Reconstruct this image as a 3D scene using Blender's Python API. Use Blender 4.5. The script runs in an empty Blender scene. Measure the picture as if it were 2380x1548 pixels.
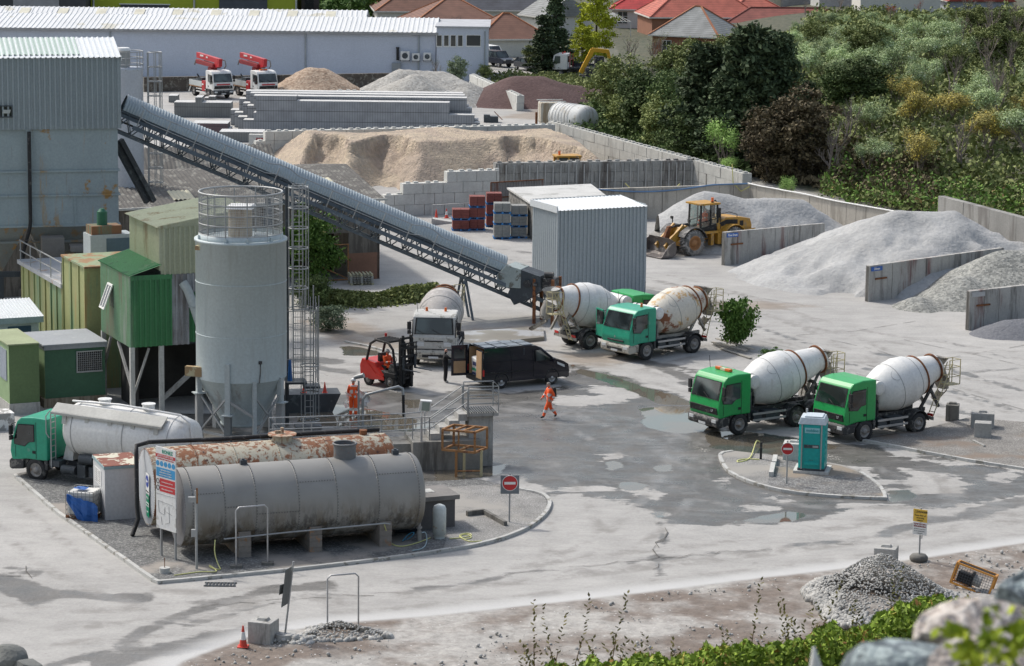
import bpy,bmesh,math,random
import numpy as np
from mathutils import Vector,Matrix,Euler
R=math.radians
rnd=random.Random(7)
sc=bpy.context.scene
col=sc.collection
# camera
F=6600.0;CH=28.0;PITCH=math.atan(1174/F);ROLL=0.012
_F=Vector((0,math.cos(PITCH),-math.sin(PITCH)))
_U0=Vector((0,math.sin(PITCH),math.cos(PITCH)));_R0=Vector((1,0,0))
_R=_R0*math.cos(ROLL)+_U0*math.sin(ROLL)
_U=_U0*math.cos(ROLL)-_R0*math.sin(ROLL)
cam_d=bpy.data.cameras.new('camera');cam=bpy.data.objects.new('camera',cam_d);col.objects.link(cam)
cam_d.sensor_width=36;cam_d.lens=36*F/2380;cam_d.clip_start=.5;cam_d.clip_end=6000
cam.matrix_world=Matrix(((_R.x,_U.x,-_F.x,0),(_R.y,_U.y,-_F.y,0),(_R.z,_U.z,-_F.z,CH),(0,0,0,1)))
cam_d.dof.use_dof=True;cam_d.dof.focus_distance=140;cam_d.dof.aperture_fstop=8
sc.camera=cam
# world, sun, exposure
SUN_EL,SUN_AZ=50,-52
w=bpy.data.worlds.new('World');sc.world=w;w.use_nodes=True
nt=w.node_tree;nt.nodes.clear()
sky=nt.nodes.new('ShaderNodeTexSky');sky.sky_type='NISHITA';sky.sun_disc=False
sky.sun_elevation=R(SUN_EL);sky.sun_rotation=R(SUN_AZ);sky.air_density=1.3;sky.dust_density=3.5;sky.ozone_density=1
bg=nt.nodes.new('ShaderNodeBackground');bg.inputs[1].default_value=.15
wo=nt.nodes.new('ShaderNodeOutputWorld');hs=nt.nodes.new('ShaderNodeHueSaturation');hs.inputs['Saturation'].default_value=.75;nt.links.new(sky.outputs[0],hs.inputs['Color']);nt.links.new(hs.outputs[0],bg.inputs[0]);nt.links.new(bg.outputs[0],wo.inputs[0])
sd=bpy.data.lights.new('sun','SUN');sd.energy=2.4;sd.angle=R(4);sd.color=(1,.955,.89)
sun=bpy.data.objects.new('sun',sd);col.objects.link(sun)
_sv=Vector((math.sin(R(SUN_AZ))*math.cos(R(SUN_EL)),math.cos(R(SUN_AZ))*math.cos(R(SUN_EL)),math.sin(R(SUN_EL))))
sun.rotation_euler=_sv.to_track_quat('Z','Y').to_euler();sun.location=(-60,90,90)
sc.view_settings.view_transform='Standard';sc.view_settings.look='None';sc.view_settings.exposure=0.2;sc.view_settings.gamma=1
# survey helpers: photo sight lines to points of the yard
def ray(x,y):return _F*F+_R*(x-1190)-_U*(y-774)
def W(x,y,z=0.0):
 d=ray(x,y);t=(z-CH)/d.z
 return Vector((0,0,CH))+d*t
def D(x,y,Y):
 d=ray(x,y);t=Y/d.y
 return Vector((0,0,CH))+d*t
def S(y):return(y+400)/28.0
def V(*a):return Vector(a)
# scene helpers
def tag(o,label=None,cat=None,group=None,kind=None):
 if label:o['label']=label
 if cat:o['category']=cat
 if group:o['group']=group
 if kind:o['kind']=kind
 return o
def thing(name,label,cat,loc=(0,0,0),rz=0,group=None):
 o=bpy.data.objects.new(name,None);col.objects.link(o)
 o.location=loc;o.rotation_euler=(0,0,rz);o.empty_display_size=.3
 return tag(o,label,cat,group)
def mesh_obj(name,me,parent=None):
 o=bpy.data.objects.new(name,me);col.objects.link(o)
 if parent:o.parent=parent
 return o
def rootof(o):
 while o.parent:o=o.parent
 return o
def copy_tree(o,parent=None):
 c=o.copy();col.objects.link(c);c.parent=parent
 for ch in list(o.children):copy_tree(ch,c)
 return c
class MB:
 def __init__(s,xf=None):s.v=[];s.f=[];s.m=[];s.s=[];s.xf=xf
 def add(s,vs,fs,mi=0,sm=False):
  b=len(s.v)
  if s.xf:vs=[s.xf@Vector(p)for p in vs]
  s.v+=[tuple(p)for p in vs]
  for f in fs:s.f.append(tuple(b+i for i in f));s.m.append(mi);s.s.append(sm)
  return s
 def box(s,x0,x1,y0,y1,z0,z1,mi=0):
  return s.hexa([(x0,y0,z0),(x1,y0,z0),(x1,y1,z0),(x0,y1,z0),(x0,y0,z1),(x1,y0,z1),(x1,y1,z1),(x0,y1,z1)],mi)
 def cbox(s,c,sx,sy,sz,mi=0,rz=0):
  cs,sn=math.cos(rz),math.sin(rz)
  p=[]
  for z in(-.5,.5):
   for a,b in((-.5,-.5),(.5,-.5),(.5,.5),(-.5,.5)):
    X,Y=a*sx,b*sy;p.append((c[0]+X*cs-Y*sn,c[1]+X*sn+Y*cs,c[2]+z*sz))
  return s.hexa(p,mi)
 def hexa(s,p,mi=0):
  return s.add(p,[(0,3,2,1),(4,5,6,7),(0,1,5,4),(1,2,6,5),(2,3,7,6),(3,0,4,7)],mi)
 def quad(s,a,b,c,d,mi=0):return s.add([a,b,c,d],[(0,1,2,3)],mi)
 def slab(s,pts,t,mi=0):
  n=len(pts);pts=[Vector(p)for p in pts];t=Vector(t)
  return s.add(pts+[p+t for p in pts],[tuple(range(n))[::-1],tuple(range(n,2*n))]+[(i,(i+1)%n,n+(i+1)%n,n+i)for i in range(n)],mi)
 def poly(s,pts,z0,z1,mi=0):return s.slab([(p[0],p[1],z0)for p in pts],(0,0,z1-z0),mi)
 def side(s,pts,y0,y1,mi=0):
  return s.slab([(p[0],y0,p[1])for p in pts],(0,y1-y0,0),mi)
 def beam(s,a,b,w,h=None,mi=0,up=(0,0,1)):
  a=Vector(a);b=Vector(b);h=h or w;d=(b-a).normalized();u=Vector(up)
  if abs(d.dot(u))>.98:u=Vector((1,0,0))
  x=d.cross(u).normalized();y=x.cross(d)
  o=[(-1,-1),(1,-1),(1,1),(-1,1)]
  return s.hexa([a+x*(i*w/2)+y*(j*h/2)for i,j in o]+[b+x*(i*w/2)+y*(j*h/2)for i,j in o],mi)
 def cyl(s,a,b,r0,r1=None,n=12,mi=0,caps=True,sm=True):
  a=Vector(a);b=Vector(b);r1=r0 if r1 is None else r1
  return s.lathe([(0,r0),((b-a).length,r1)],a,b-a,n,mi,caps,sm)
 def lathe(s,prof,a,d,n=24,mi=0,caps=True,sm=True):
  a=Vector(a);d=Vector(d).normalized();u=Vector((0,0,1))if abs(d.z)<.9 else Vector((1,0,0))
  x=d.cross(u).normalized();y=x.cross(d)
  vs=[];fs=[]
  for t,r in prof:
   for k in range(n):
    an=2*math.pi*k/n;vs.append(a+d*t+x*(r*math.cos(an))+y*(r*math.sin(an)))
  for i in range(len(prof)-1):
   for k in range(n):fs.append((i*n+k,i*n+(k+1)%n,(i+1)*n+(k+1)%n,(i+1)*n+k))
  s.add(vs,fs,mi,sm)
  if caps:
   if prof[0][1]>1e-4:s.add(vs[:n],[tuple(range(n))[::-1]],mi)
   if prof[-1][1]>1e-4:s.add(vs[-n:],[tuple(range(n))],mi)
  return s
 def tube(s,pts,r,n=6,mi=0,closed=False):
  pts=[Vector(p)for p in pts];m=len(pts);vs=[];fs=[]
  px=None
  for i,p in enumerate(pts):
   if closed:d=(pts[(i+1)%m]-pts[i-1])
   else:d=pts[min(i+1,m-1)]-pts[max(i-1,0)]
   d.normalize()
   if px is None:
    u=Vector((0,0,1))if abs(d.z)<.9 else Vector((1,0,0));x=d.cross(u).normalized()
   else:x=(px-d*px.dot(d)).normalized()
   px=x;y=x.cross(d);rr=r[i]if isinstance(r,(list,tuple))else r
   for k in range(n):
    an=2*math.pi*k/n;vs.append(p+x*(rr*math.cos(an))+y*(rr*math.sin(an)))
  for i in range(m if closed else m-1):
   j=(i+1)%m
   for k in range(n):fs.append((i*n+k,i*n+(k+1)%n,j*n+(k+1)%n,j*n+k))
  s.add(vs,fs,mi,True)
  if not closed:s.add(vs[:n],[tuple(range(n))[::-1]],mi);s.add(vs[-n:],[tuple(range(n))],mi)
  return s
 def ring(s,c,r,tr,n=24,nn=6,mi=0,a0=0,a1=360,ax='z',ry=None):
  full=abs(a1-a0)>=360;pts=[]
  k=n if full else n+1;ry=ry or r
  for i in range(k):
   a=R(a0+(a1-a0)*i/n);q=(r*math.cos(a),ry*math.sin(a))
   pts.append(Vector(c)+(Vector((q[0],q[1],0))if ax=='z' else Vector((q[0],0,q[1]))if ax=='y' else Vector((0,q[0],q[1]))))
  return s.tube(pts,tr,nn,mi,full)
 def corr(s,o,u,v,pitch=.25,depth=.04,n=None,mi=0,flat=.55,box=True):
  o=Vector(o);u=Vector(u);v=Vector(v);L=u.length;du=u.normalized()
  n=Vector(n).normalized()if n is not None else u.cross(v).normalized()
  k=max(1,round(L/pitch));p=L/k;prof=[]
  for i in range(k):
   if box:prof+=[(i*p,0),(i*p+p*flat,0),(i*p+p*(flat+.1),1),(i*p+p*.9,1)]
   else:prof+=[(i*p,0),(i*p+p*.25,.6),(i*p+p*.5,1),(i*p+p*.75,.6)]
  prof.append((L,0));vs=[]
  for t,h in prof:vs.append(o+du*t+n*(h*depth));vs.append(o+du*t+n*(h*depth)+v)
  return s.add(vs,[(2*i,2*i+2,2*i+3,2*i+1)for i in range(len(prof)-1)],mi,not box)
 def build(s,name,mats,parent=None,world=False,bevel=0,label=None,sub=0):
  me=bpy.data.meshes.new(name);v=s.v
  if world and parent is not None:
   q=rootof(parent).location;v=[(a-q.x,b-q.y,c-q.z)for a,b,c in v]
  me.from_pydata(v,[],s.f)
  if not isinstance(mats,(list,tuple)):mats=[mats]
  for m in mats:me.materials.append(m)
  me.polygons.foreach_set('material_index',s.m);me.polygons.foreach_set('use_smooth',s.s)
  if len(s.f)<40000:
   bm=bmesh.new();bm.from_mesh(me);
   if bevel:
    bmesh.ops.remove_doubles(bm,verts=bm.verts,dist=1e-4)
    bmesh.ops.recalc_face_normals(bm,faces=bm.faces)
    es=[e for e in bm.edges if len(e.link_faces)==2 and e.calc_face_angle(0)>.3]
    bmesh.ops.bevel(bm,geom=es,offset=bevel,segments=2,affect='EDGES',profile=.6,clamp_overlap=True)
   bmesh.ops.recalc_face_normals(bm,faces=bm.faces);bm.to_mesh(me);bm.free()
  me.update()
  o=mesh_obj(name,me,parent)
  if label:o['label']=label
  return o
_txt={}
def text(name,s,size,mat,parent,loc,rot,align='CENTER',depth=.004,bold=0):
 c=bpy.data.curves.new('txt','FONT');c.body=s;c.size=size;c.align_x=align;c.align_y='CENTER';c.extrude=depth;c.resolution_u=2;c.offset=bold
 t=bpy.data.objects.new('txt',c);col.objects.link(t)
 dg=bpy.context.evaluated_depsgraph_get();me=bpy.data.meshes.new_from_object(t.evaluated_get(dg));me.name=name
 bpy.data.objects.remove(t);bpy.data.curves.remove(c)
 me.materials.clear();me.materials.append(mat)
 o=mesh_obj(name,me,parent);o.location=loc;o.rotation_euler=rot
 return o
# value noise
_rs=np.random.RandomState(3)
_perm=_rs.rand(256,256)
def vnoise(x,y):
 x=np.asarray(x,float);y=np.asarray(y,float);xi=np.floor(x).astype(int);yi=np.floor(y).astype(int);fx=x-xi;fy=y-yi
 fx=fx*fx*(3-2*fx);fy=fy*fy*(3-2*fy);P=_perm
 a=P[xi&255,yi&255];b=P[(xi+1)&255,yi&255];c=P[xi&255,(yi+1)&255];d=P[(xi+1)&255,(yi+1)&255]
 return(a*(1-fx)+b*fx)*(1-fy)+(c*(1-fx)+d*fx)*fy
def fbm(x,y,o=4,s=1.0):
 r=0;a=.5;t=0
 for i in range(o):r=r+a*vnoise(x*s+17*i,y*s+31*i);t+=a;a*=.5;s*=2.03
 return r/t
# materials
class NT:
 def __init__(s,name):
  s.m=bpy.data.materials.new(name);s.m.use_nodes=True;s.t=s.m.node_tree;s.n=s.t.nodes;s.l=s.t.links
  s.b=s.n['Principled BSDF'];s.g=s.n.new('ShaderNodeNewGeometry').outputs['Position']
 def inp(s,sock,v):
  if hasattr(v,'links')or isinstance(v,bpy.types.NodeSocket):s.l.new(v,sock)
  else:
   if sock.type=='RGBA' and len(v)==3:v=(*v,1)
   sock.default_value=v
 def mapv(s,v,scale):
  n=s.n.new('ShaderNodeVectorMath');n.operation='MULTIPLY';s.inp(n.inputs[0],v);n.inputs[1].default_value=scale;return n.outputs[0]
 def noise(s,scale,detail=3,v=None,rough=.55,dist=0):
  n=s.n.new('ShaderNodeTexNoise');s.inp(n.inputs['Vector'],v if v is not None else s.g);n.inputs['Scale'].default_value=scale
  n.inputs['Detail'].default_value=detail;n.inputs['Roughness'].default_value=rough;n.inputs['Distortion'].default_value=dist;return n.outputs[0]
 def vor(s,scale,v=None,out=0,feat='F1'):
  n=s.n.new('ShaderNodeTexVoronoi');n.feature=feat;s.inp(n.inputs['Vector'],v if v is not None else s.g);n.inputs['Scale'].default_value=scale;return n.outputs[out]
 def math(s,op,a,b=0.0,c=0.0):
  n=s.n.new('ShaderNodeMath');n.operation=op;s.inp(n.inputs[0],a);s.inp(n.inputs[1],b);s.inp(n.inputs[2],c);return n.outputs[0]
 def step(s,v,lo,hi):
  n=s.n.new('ShaderNodeMapRange');n.interpolation_type='SMOOTHSTEP';s.inp(n.inputs[0],v);n.inputs[1].default_value=lo;n.inputs[2].default_value=hi;return n.outputs[0]
 def lin(s,v,lo,hi,a,b):
  n=s.n.new('ShaderNodeMapRange');s.inp(n.inputs[0],v);n.inputs[1].default_value=lo;n.inputs[2].default_value=hi;n.inputs[3].default_value=a;n.inputs[4].default_value=b;return n.outputs[0]
 def mix(s,f,a,b):
  n=s.n.new('ShaderNodeMix');n.data_type='RGBA';s.inp(n.inputs[0],f);s.inp(n.inputs[6],a);s.inp(n.inputs[7],b);return n.outputs[2]
 def mul(s,c,f):
  n=s.n.new('ShaderNodeVectorMath');n.operation='SCALE'
  s.inp(n.inputs[0],c if not isinstance(c,tuple)else c[:3]);s.inp(n.inputs[3],f);return n.outputs[0]
 def attr(s,name,fac=True):
  n=s.n.new('ShaderNodeAttribute');n.attribute_name=name;return n.outputs[2]if fac else n.outputs[0]
 def bump(s,h,strength,dist=.05):
  n=s.n.new('ShaderNodeBump');n.inputs['Strength'].default_value=strength;n.inputs['Distance'].default_value=dist;s.inp(n.inputs['Height'],h);s.l.new(n.outputs[0],s.b.inputs['Normal'])
 def out(s,c,rough=.7,metal=0.0,spec=None):
  s.inp(s.b.inputs['Base Color'],c);s.inp(s.b.inputs['Roughness'],rough);s.inp(s.b.inputs['Metallic'],metal)
  if spec is not None:s.b.inputs['Specular IOR Level'].default_value=spec
  return s.m
_mats={}
def pm(name,c,rough=.6,metal=0.0,var=.18,vs=.8,spots=None,streak=None,bump=0,bs=12,fine=.08,spec=None):
 if name in _mats:return _mats[name]
 t=NT(name);k=t.lin(t.noise(vs,5),.25,.75,1-var,1+var)
 if fine:k=t.math('MULTIPLY',k,t.lin(t.noise(9,3),.3,.7,1-fine,1+fine))
 cc=t.mul(c,k)
 if spots:
  for sp in(spots if isinstance(spots,list)else[spots]):cc=t.mix(t.step(t.noise(sp[2],5,rough=.65),sp[1]-.02,sp[1]+.04),cc,sp[0])
 if streak:
  for sp in(streak if isinstance(streak,list)else[streak]):
   v=t.mapv(t.g,(sp[2],sp[2],sp[2]*.12));f=t.step(t.noise(1,5,v,.7),sp[1]-.07,sp[1]+.08);cc=t.mix(t.math('MULTIPLY',f,.8),cc,sp[0])
 if bump:t.bump(t.noise(bs,4),bump)
 _mats[name]=t.out(cc,rough,metal,spec);return _mats[name]
RUST=(.20,.065,.025);LRUST=(.36,.17,.06);GRIME=(.10,.09,.08)
m_conc=pm('concrete',(.36,.355,.335),.9,var=.22,vs=.7,streak=((.13,.125,.115),.60,1.6),bump=.25,fine=.12)
m_lconc=pm('pale_concrete',(.50,.50,.475),.9,var=.14,vs=.8,streak=((.28,.275,.25),.60,1.3),bump=.2,fine=.1)
m_dconc=pm('dark_concrete',(.17,.165,.15),.9,var=.25,vs=.9,streak=((.06,.055,.05),.55,1.5),bump=.3)
m_steel=pm('galvanised_steel',(.36,.37,.37),.5,.35,var=.15)
m_dsteel=pm('dark_steel',(.055,.065,.075),.55,.2,var=.2,spots=((.10,.12,.13),.58,3))
m_black=pm('black_rubber',(.018,.018,.019),.75,var=.3,spots=((.09,.085,.08),.60,5))
m_tyre=pm('tyre_rubber',(.028,.028,.029),.85,var=.3,spots=((.10,.097,.09),.58,2))
m_chassis=pm('chassis_black',(.03,.031,.034),.6,var=.3,spots=((.15,.145,.135),.55,4))
m_white=pm('white_paint',(.72,.72,.70),.4,var=.06,spots=((.5,.49,.46),.62,2))
m_glassd=pm('dark_glass',(.02,.028,.03),.06,var=.1,fine=0,spec=.8)
m_orange_l=pm('amber_lens',(.75,.16,.03),.3,fine=0)
m_red_l=pm('red_lens',(.55,.02,.015),.3,fine=0)
m_rust=pm('rust',(.21,.085,.035),.9,var=.3,spots=((.10,.04,.02),.55,4))
m_orust=pm('rusty_orange_paint',(.31,.155,.06),.8,var=.25,spots=((.15,.06,.03),.56,4))
m_ltgrey=pm('pale_grey_paint',(.42,.46,.46),.5,var=.06)
# ground: one sheet out to the horizon
def poly_sd(X,Y,P):
 P=[(p.x,p.y)for p in P];n=len(P);d=np.full(X.shape,1e9);ins=np.zeros(X.shape,bool)
 for i in range(n):
  ax,ay=P[i];bx,by=P[(i+1)%n];ex,ey=bx-ax,by-ay;wx,wy=X-ax,Y-ay
  t=np.clip((wx*ex+wy*ey)/(ex*ex+ey*ey+1e-9),0,1);d=np.minimum(d,np.hypot(wx-ex*t,wy-ey*t))
  c=((ay<=Y)&(by>Y))|((by<=Y)&(ay>Y))
  with np.errstate(divide='ignore',invalid='ignore'):xx=ax+(Y-ay)*ex/(ey if abs(ey)>1e-9 else 1e-9)
  ins^=c&(X<xx)
 return np.where(ins,-d,d)
def line_sd(X,Y,P,w):
 P=[(p.x,p.y)for p in P];d=np.full(X.shape,1e9)
 for i in range(len(P)-1):
  ax,ay=P[i];bx,by=P[i+1];ex,ey=bx-ax,by-ay;wx,wy=X-ax,Y-ay
  t=np.clip((wx*ex+wy*ey)/(ex*ex+ey*ey+1e-9),0,1);d=np.minimum(d,np.hypot(wx-ex*t,(wy-ey*t)*.6))
 return d-w
def smooth(P,k=2):
 for _ in range(k):
  q=[]
  for i in range(len(P)-1):q+=[P[i]*.75+P[i+1]*.25,P[i]*.25+P[i+1]*.75]
  P=[P[0]]+q+[P[-1]]
 return P
def G(L):return[W(x,y)for x,y in L]
_bank=G([(1300,300),(1560,340),(1760,425),(2100,500),(2500,560),(3300,640),(3300,-60),(1900,-60),(1420,100)])
def hz(X,Y):
 d=poly_sd(X,Y,_bank);b=np.clip((-d-1.0)/22.0,0,1);h=3.6*b*b*(3-2*b)
 return h
xs=np.concatenate([-np.geomspace(2500,48,26)[:-1],np.arange(-48,62,.42),np.geomspace(62,2500,26)])
ys=np.concatenate([-np.geomspace(2500,10,14)[:-1],np.linspace(-10,84,60)[:-1],np.arange(84,200,.5),np.arange(200,330,1.2),np.geomspace(330,4000,26)])
gx,gy=np.meshgrid(xs,ys);nx,ny=len(xs),len(ys)
gz=hz(gx,gy)+.05*(fbm(gx,gy,3,.12)-.5)
hill=np.where(gy<38,26.1-.25*np.clip(gy,-200,38),np.clip(16.6-.72*(gy-38),0,30))-np.clip(-gx+2,0,12)*.12*np.clip(gy/30,0,1);hill=np.clip(hill,0,60)
gz=np.where(gy<64,np.maximum(gz,hill),gz)
MUD=G([(590,1478),(637,1471),(800,1448),(986,1434),(1186,1413),(1480,1380),(1771,1344),(2017,1315),(2149,1297),(2380,1263),(2700,1220),(2700,1700),(300,1700),(420,1540)])
WET=G([(380,960),(560,960),(690,935),(770,925),(860,903),(1000,920),(1085,905),(1180,911),(1300,903),(1318,885),(1315,840),(1350,852),(1420,868),(1500,895),(1590,922),(1650,950),(1700,1000),(1800,1012),(1900,1030),(2020,1032),(2150,1058),(2380,1098),(2700,1130),(2700,1170),(2380,1158),(2260,1172),(2150,1180),(2080,1170),(1990,1178),(1890,1212),(1780,1216),(1660,1222),(1560,1214),(1500,1185),(1450,1160),(1340,1150),(1275,1150),(1255,1128),(1180,1105),(1100,1118),(980,1140),(700,1150),(380,1080)])
DRYIN=[G(p)for p in([(1287,940),(1300,925),(1390,918),(1330,903),(1420,898),(1500,912),(1512,918),(1440,935),(1350,946)],[(1085,905),(1130,896),(1310,897),(1240,905),(1180,915)],[(1958,1078),(2010,1085),(2070,1120),(2100,1150),(2085,1168),(2066,1166),(2056,1138),(2004,1103)],[(2095,1088),(2180,1100),(2262,1128),(2230,1143),(2140,1152),(2120,1120)],[(2040,1030),(2120,1050),(2240,1078),(2200,1082),(2080,1060)],[(2290,1098),(2375,1100),(2370,1120),(2300,1115)],[(1660,1118),(1700,1105),(1712,1118),(1690,1128)],[(1775,1150),(1850,1165),(1840,1175),(1780,1160)],[(1700,1168),(1790,1172),(1830,1190),(1740,1184)],[(1920,1170),(2060,1174),(2080,1180),(1970,1186)],[(1490,1150),(1420,1138),(1340,1142),(1290,1138),(1400,1131),(1500,1134),(1560,1150),(1520,1160)],[(1130,1165),(1180,1150),(1240,1158),(1262,1180),(1180,1190)],[(1395,1060),(1440,1056),(1450,1066),(1400,1072)],[(700,860),(800,850),(880,905),(790,918),(700,905)])]
PUD=[G(p)for p in([(1484,950),(1540,944),(1610,947),(1650,985),(1644,1002),(1590,1008),(1530,1002),(1488,989),(1496,970)],[(1315,839),(1351,857),(1416,872),(1493,898),(1584,924),(1625,944),(1537,940),(1480,916),(1403,887),(1340,866)],[(1438,1122),(1480,1118),(1508,1130),(1490,1142),(1450,1140)],[(1520,1085),(1560,1080),(1568,1095),(1530,1098)],[(792,803),(830,806),(885,818),(880,827),(800,826)],[(2060,1140),(2120,1135),(2130,1160),(2068,1168)],[(1640,1005),(1720,1000),(1900,1028),(1960,1040),(1840,1060),(1700,1048),(1650,1040)],[(690,945),(800,940),(900,958),(1010,985),(960,1005),(760,990),(690,985)],[(1000,1070),(1120,1090),(1180,1078),(1160,1105),(1020,1122)],[(1690,1215),(1840,1188),(1880,1195),(1840,1214)],[(1500,1192),(1550,1186),(1560,1200),(1520,1204)],[(930,930),(985,928),(1010,942),(950,950)],[(1405,1075),(1430,1070),(1452,1085),(1420,1092)])]
DARK=[(G(p),wd)for p,wd in(([(0,1335),(60,1365),(130,1378),(220,1387),(340,1390)],.35),([(0,1350),(90,1385)],.7),([(20,1320),(90,1330)],.25),([(965,1372),(1060,1362),(1130,1350),(1178,1336)],.16),([(280,1500),(330,1470),(420,1430),(520,1400),(640,1372),(760,1362)],.35),([(250,1540),(330,1520),(480,1490),(590,1470),(640,1468)],.6),([(120,1548),(260,1512),(330,1500)],.25),([(430,1455),(560,1420),(720,1385)],.12),([(1530,1215),(1545,1260),(1525,1300),(1540,1330),(1520,1345)],.1),([(1190,1330),(1400,1315),(1700,1280),(1990,1260)],.03),([(420,1400),(900,1378),(1000,1370)],.04),([(1760,860),(1900,850),(2060,905),(2380,1000)],.25),([(1770,845),(1880,825),(1990,850),(2200,905),(2380,960)],.18),([(2020,818),(2180,850),(2380,910)],.22),([(1500,680),(1640,705),(1720,720)],.9),([(1640,745),(1760,760),(1880,800)],.2),([(930,520),(1010,535)],.25),([(960,600),(1100,620),(1240,655)],.3),([(1050,590),(1240,610)],.12),([(1090,570),(1240,588)],.12),([(760,770),(860,790),(960,800)],.5),([(1600,880),(1500,840),(1420,812)],.45),([(1650,870),(1560,850),(1470,838)],.3),([(740,855),(820,868)],.4),([(1700,1330),(1760,1310)],.05),([(2060,1240),(2160,1210),(2290,1200)],.35),([(2270,1190),(2380,1160)],.5),([(1830,1270),(1990,1255),(2090,1240)],.06),([(2180,790),(2300,820),(2380,845)],.06),([(2190,870),(2380,855)],.05),([(1950,875),(2130,880),(2250,895)],.08),([(1690,925),(1640,900),(1590,890)],.3),([(560,860),(700,835),(780,840)],.5))]
wet=poly_sd(gx,gy,WET)
for p in DRYIN:wet=np.maximum(wet,-poly_sd(gx,gy,p))
dark=np.full(gx.shape,1e3);trk=np.full(gx.shape,1e3)
for p,wd in DARK:dark=np.minimum(dark,line_sd(gx,gy,p,wd))
TR=[[(-40,1420),(200,1440),(500,1420),(900,1375),(1300,1320),(1800,1262),(2450,1180)],[(0,1180),(120,1290),(260,1370),(420,1400),(800,1370)],[(20,1480),(300,1470),(640,1420),(1000,1392),(1400,1350),(1900,1290),(2400,1225)],[(1300,1330),(1340,1260),(1330,1200),(1300,1140),(1240,1080)],[(1280,1320),(1420,1270),(1500,1220),(1560,1150),(1600,1080),(1600,980)],[(1100,900),(1300,960),(1500,1060),(1640,1150),(1900,1200),(2400,1180)],[(2400,900),(2200,860),(2000,830),(1800,780),(1600,720),(1500,690)],[(2400,960),(2150,890),(1900,830),(1700,800),(1500,840),(1400,880)],[(2400,830),(2150,800),(1900,760),(1600,650),(1250,600),(1000,560)],[(1250,640),(1100,600),(980,560),(930,530)],[(1000,920),(1100,860),(1250,840),(1500,870),(1800,950)],[(2400,1010),(2200,960),(1980,880),(1780,850)],[(750,1000),(900,950),(1100,930),(1400,960),(1700,1080)],[(2130,1100),(2180,1130),(2180,1165)],[(2090,1085),(2145,1125),(2140,1170)],[(700,860),(850,850),(1000,880),(1150,960)],[(1500,660),(1700,690),(1900,760),(2100,850)]]
for q in TR:
 q=smooth(G(q),2)
 for sgn in(-.95,.95):
  o=[]
  for i in range(len(q)):e_=(q[min(i+1,len(q)-1)]-q[max(i-1,0)]).normalized();o.append(q[i]+V(-e_.y,e_.x,0)*sgn)
  trk=np.minimum(trk,line_sd(gx,gy,o,0))
pud=np.full(gx.shape,1e3)
for p in PUD:pud=np.minimum(pud,poly_sd(gx,gy,p))
mud=poly_sd(gx,gy,MUD)
BROWN=[G(p)for p in([(700,745),(800,735),(960,800),(980,818),(860,812),(760,790)],[(1620,700),(1760,700),(1880,712),(1760,722),(1640,716)],[(410,238),(640,238),(540,255),(420,250)],[(1260,250),(1300,245),(1300,280),(1150,275)],[(1300,820),(1480,815),(1420,850),(1310,845)],[(1010,770),(1250,755),(1250,800),(1010,815)],[(980,560),(1060,545),(1090,560),(1000,575)])]
brn=np.full(gx.shape,1e3)
for p in BROWN:brn=np.minimum(brn,poly_sd(gx,gy,p))
mfac=np.clip(-mud/1.5,0,1)*(gy>60)
gz=gz+mfac*(.28*(fbm(gx,gy,5,.55)-.42)+.10*(np.abs(np.sin((gx*.35+gy*1.1)*1.7+3*fbm(gx,gy,3,.3)))-.5))
gz=np.where(pud<1.5,np.where(pud<.3,0.0,gz*np.clip((pud-.3)/1.2,0,1)),gz)
def grid_mesh(name,X,Y,Z,mat,attrs=None,parent=None):
 r,c=X.shape;me=bpy.data.meshes.new(name)
 co=np.stack([X,Y,Z],-1).reshape(-1,3).astype('f4');idx=np.arange(r*c).reshape(r,c)
 q=np.stack([idx[:-1,:-1],idx[:-1,1:],idx[1:,1:],idx[1:,:-1]],-1).reshape(-1,4)
 me.vertices.add(r*c);me.vertices.foreach_set('co',co.ravel());me.loops.add(q.size);me.loops.foreach_set('vertex_index',q.ravel().astype('i4'))
 me.polygons.add(len(q));me.polygons.foreach_set('loop_start',np.arange(0,q.size,4,dtype='i4'));me.polygons.foreach_set('loop_total',np.full(len(q),4,'i4'))
 me.polygons.foreach_set('use_smooth',np.ones(len(q),bool));me.update();me.validate()
 for k,a in(attrs or{}).items():at=me.attributes.new(k,'FLOAT','POINT');at.data.foreach_set('value',a.ravel().astype('f4'))
 me.materials.append(mat);return mesh_obj(name,me,parent)
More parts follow.
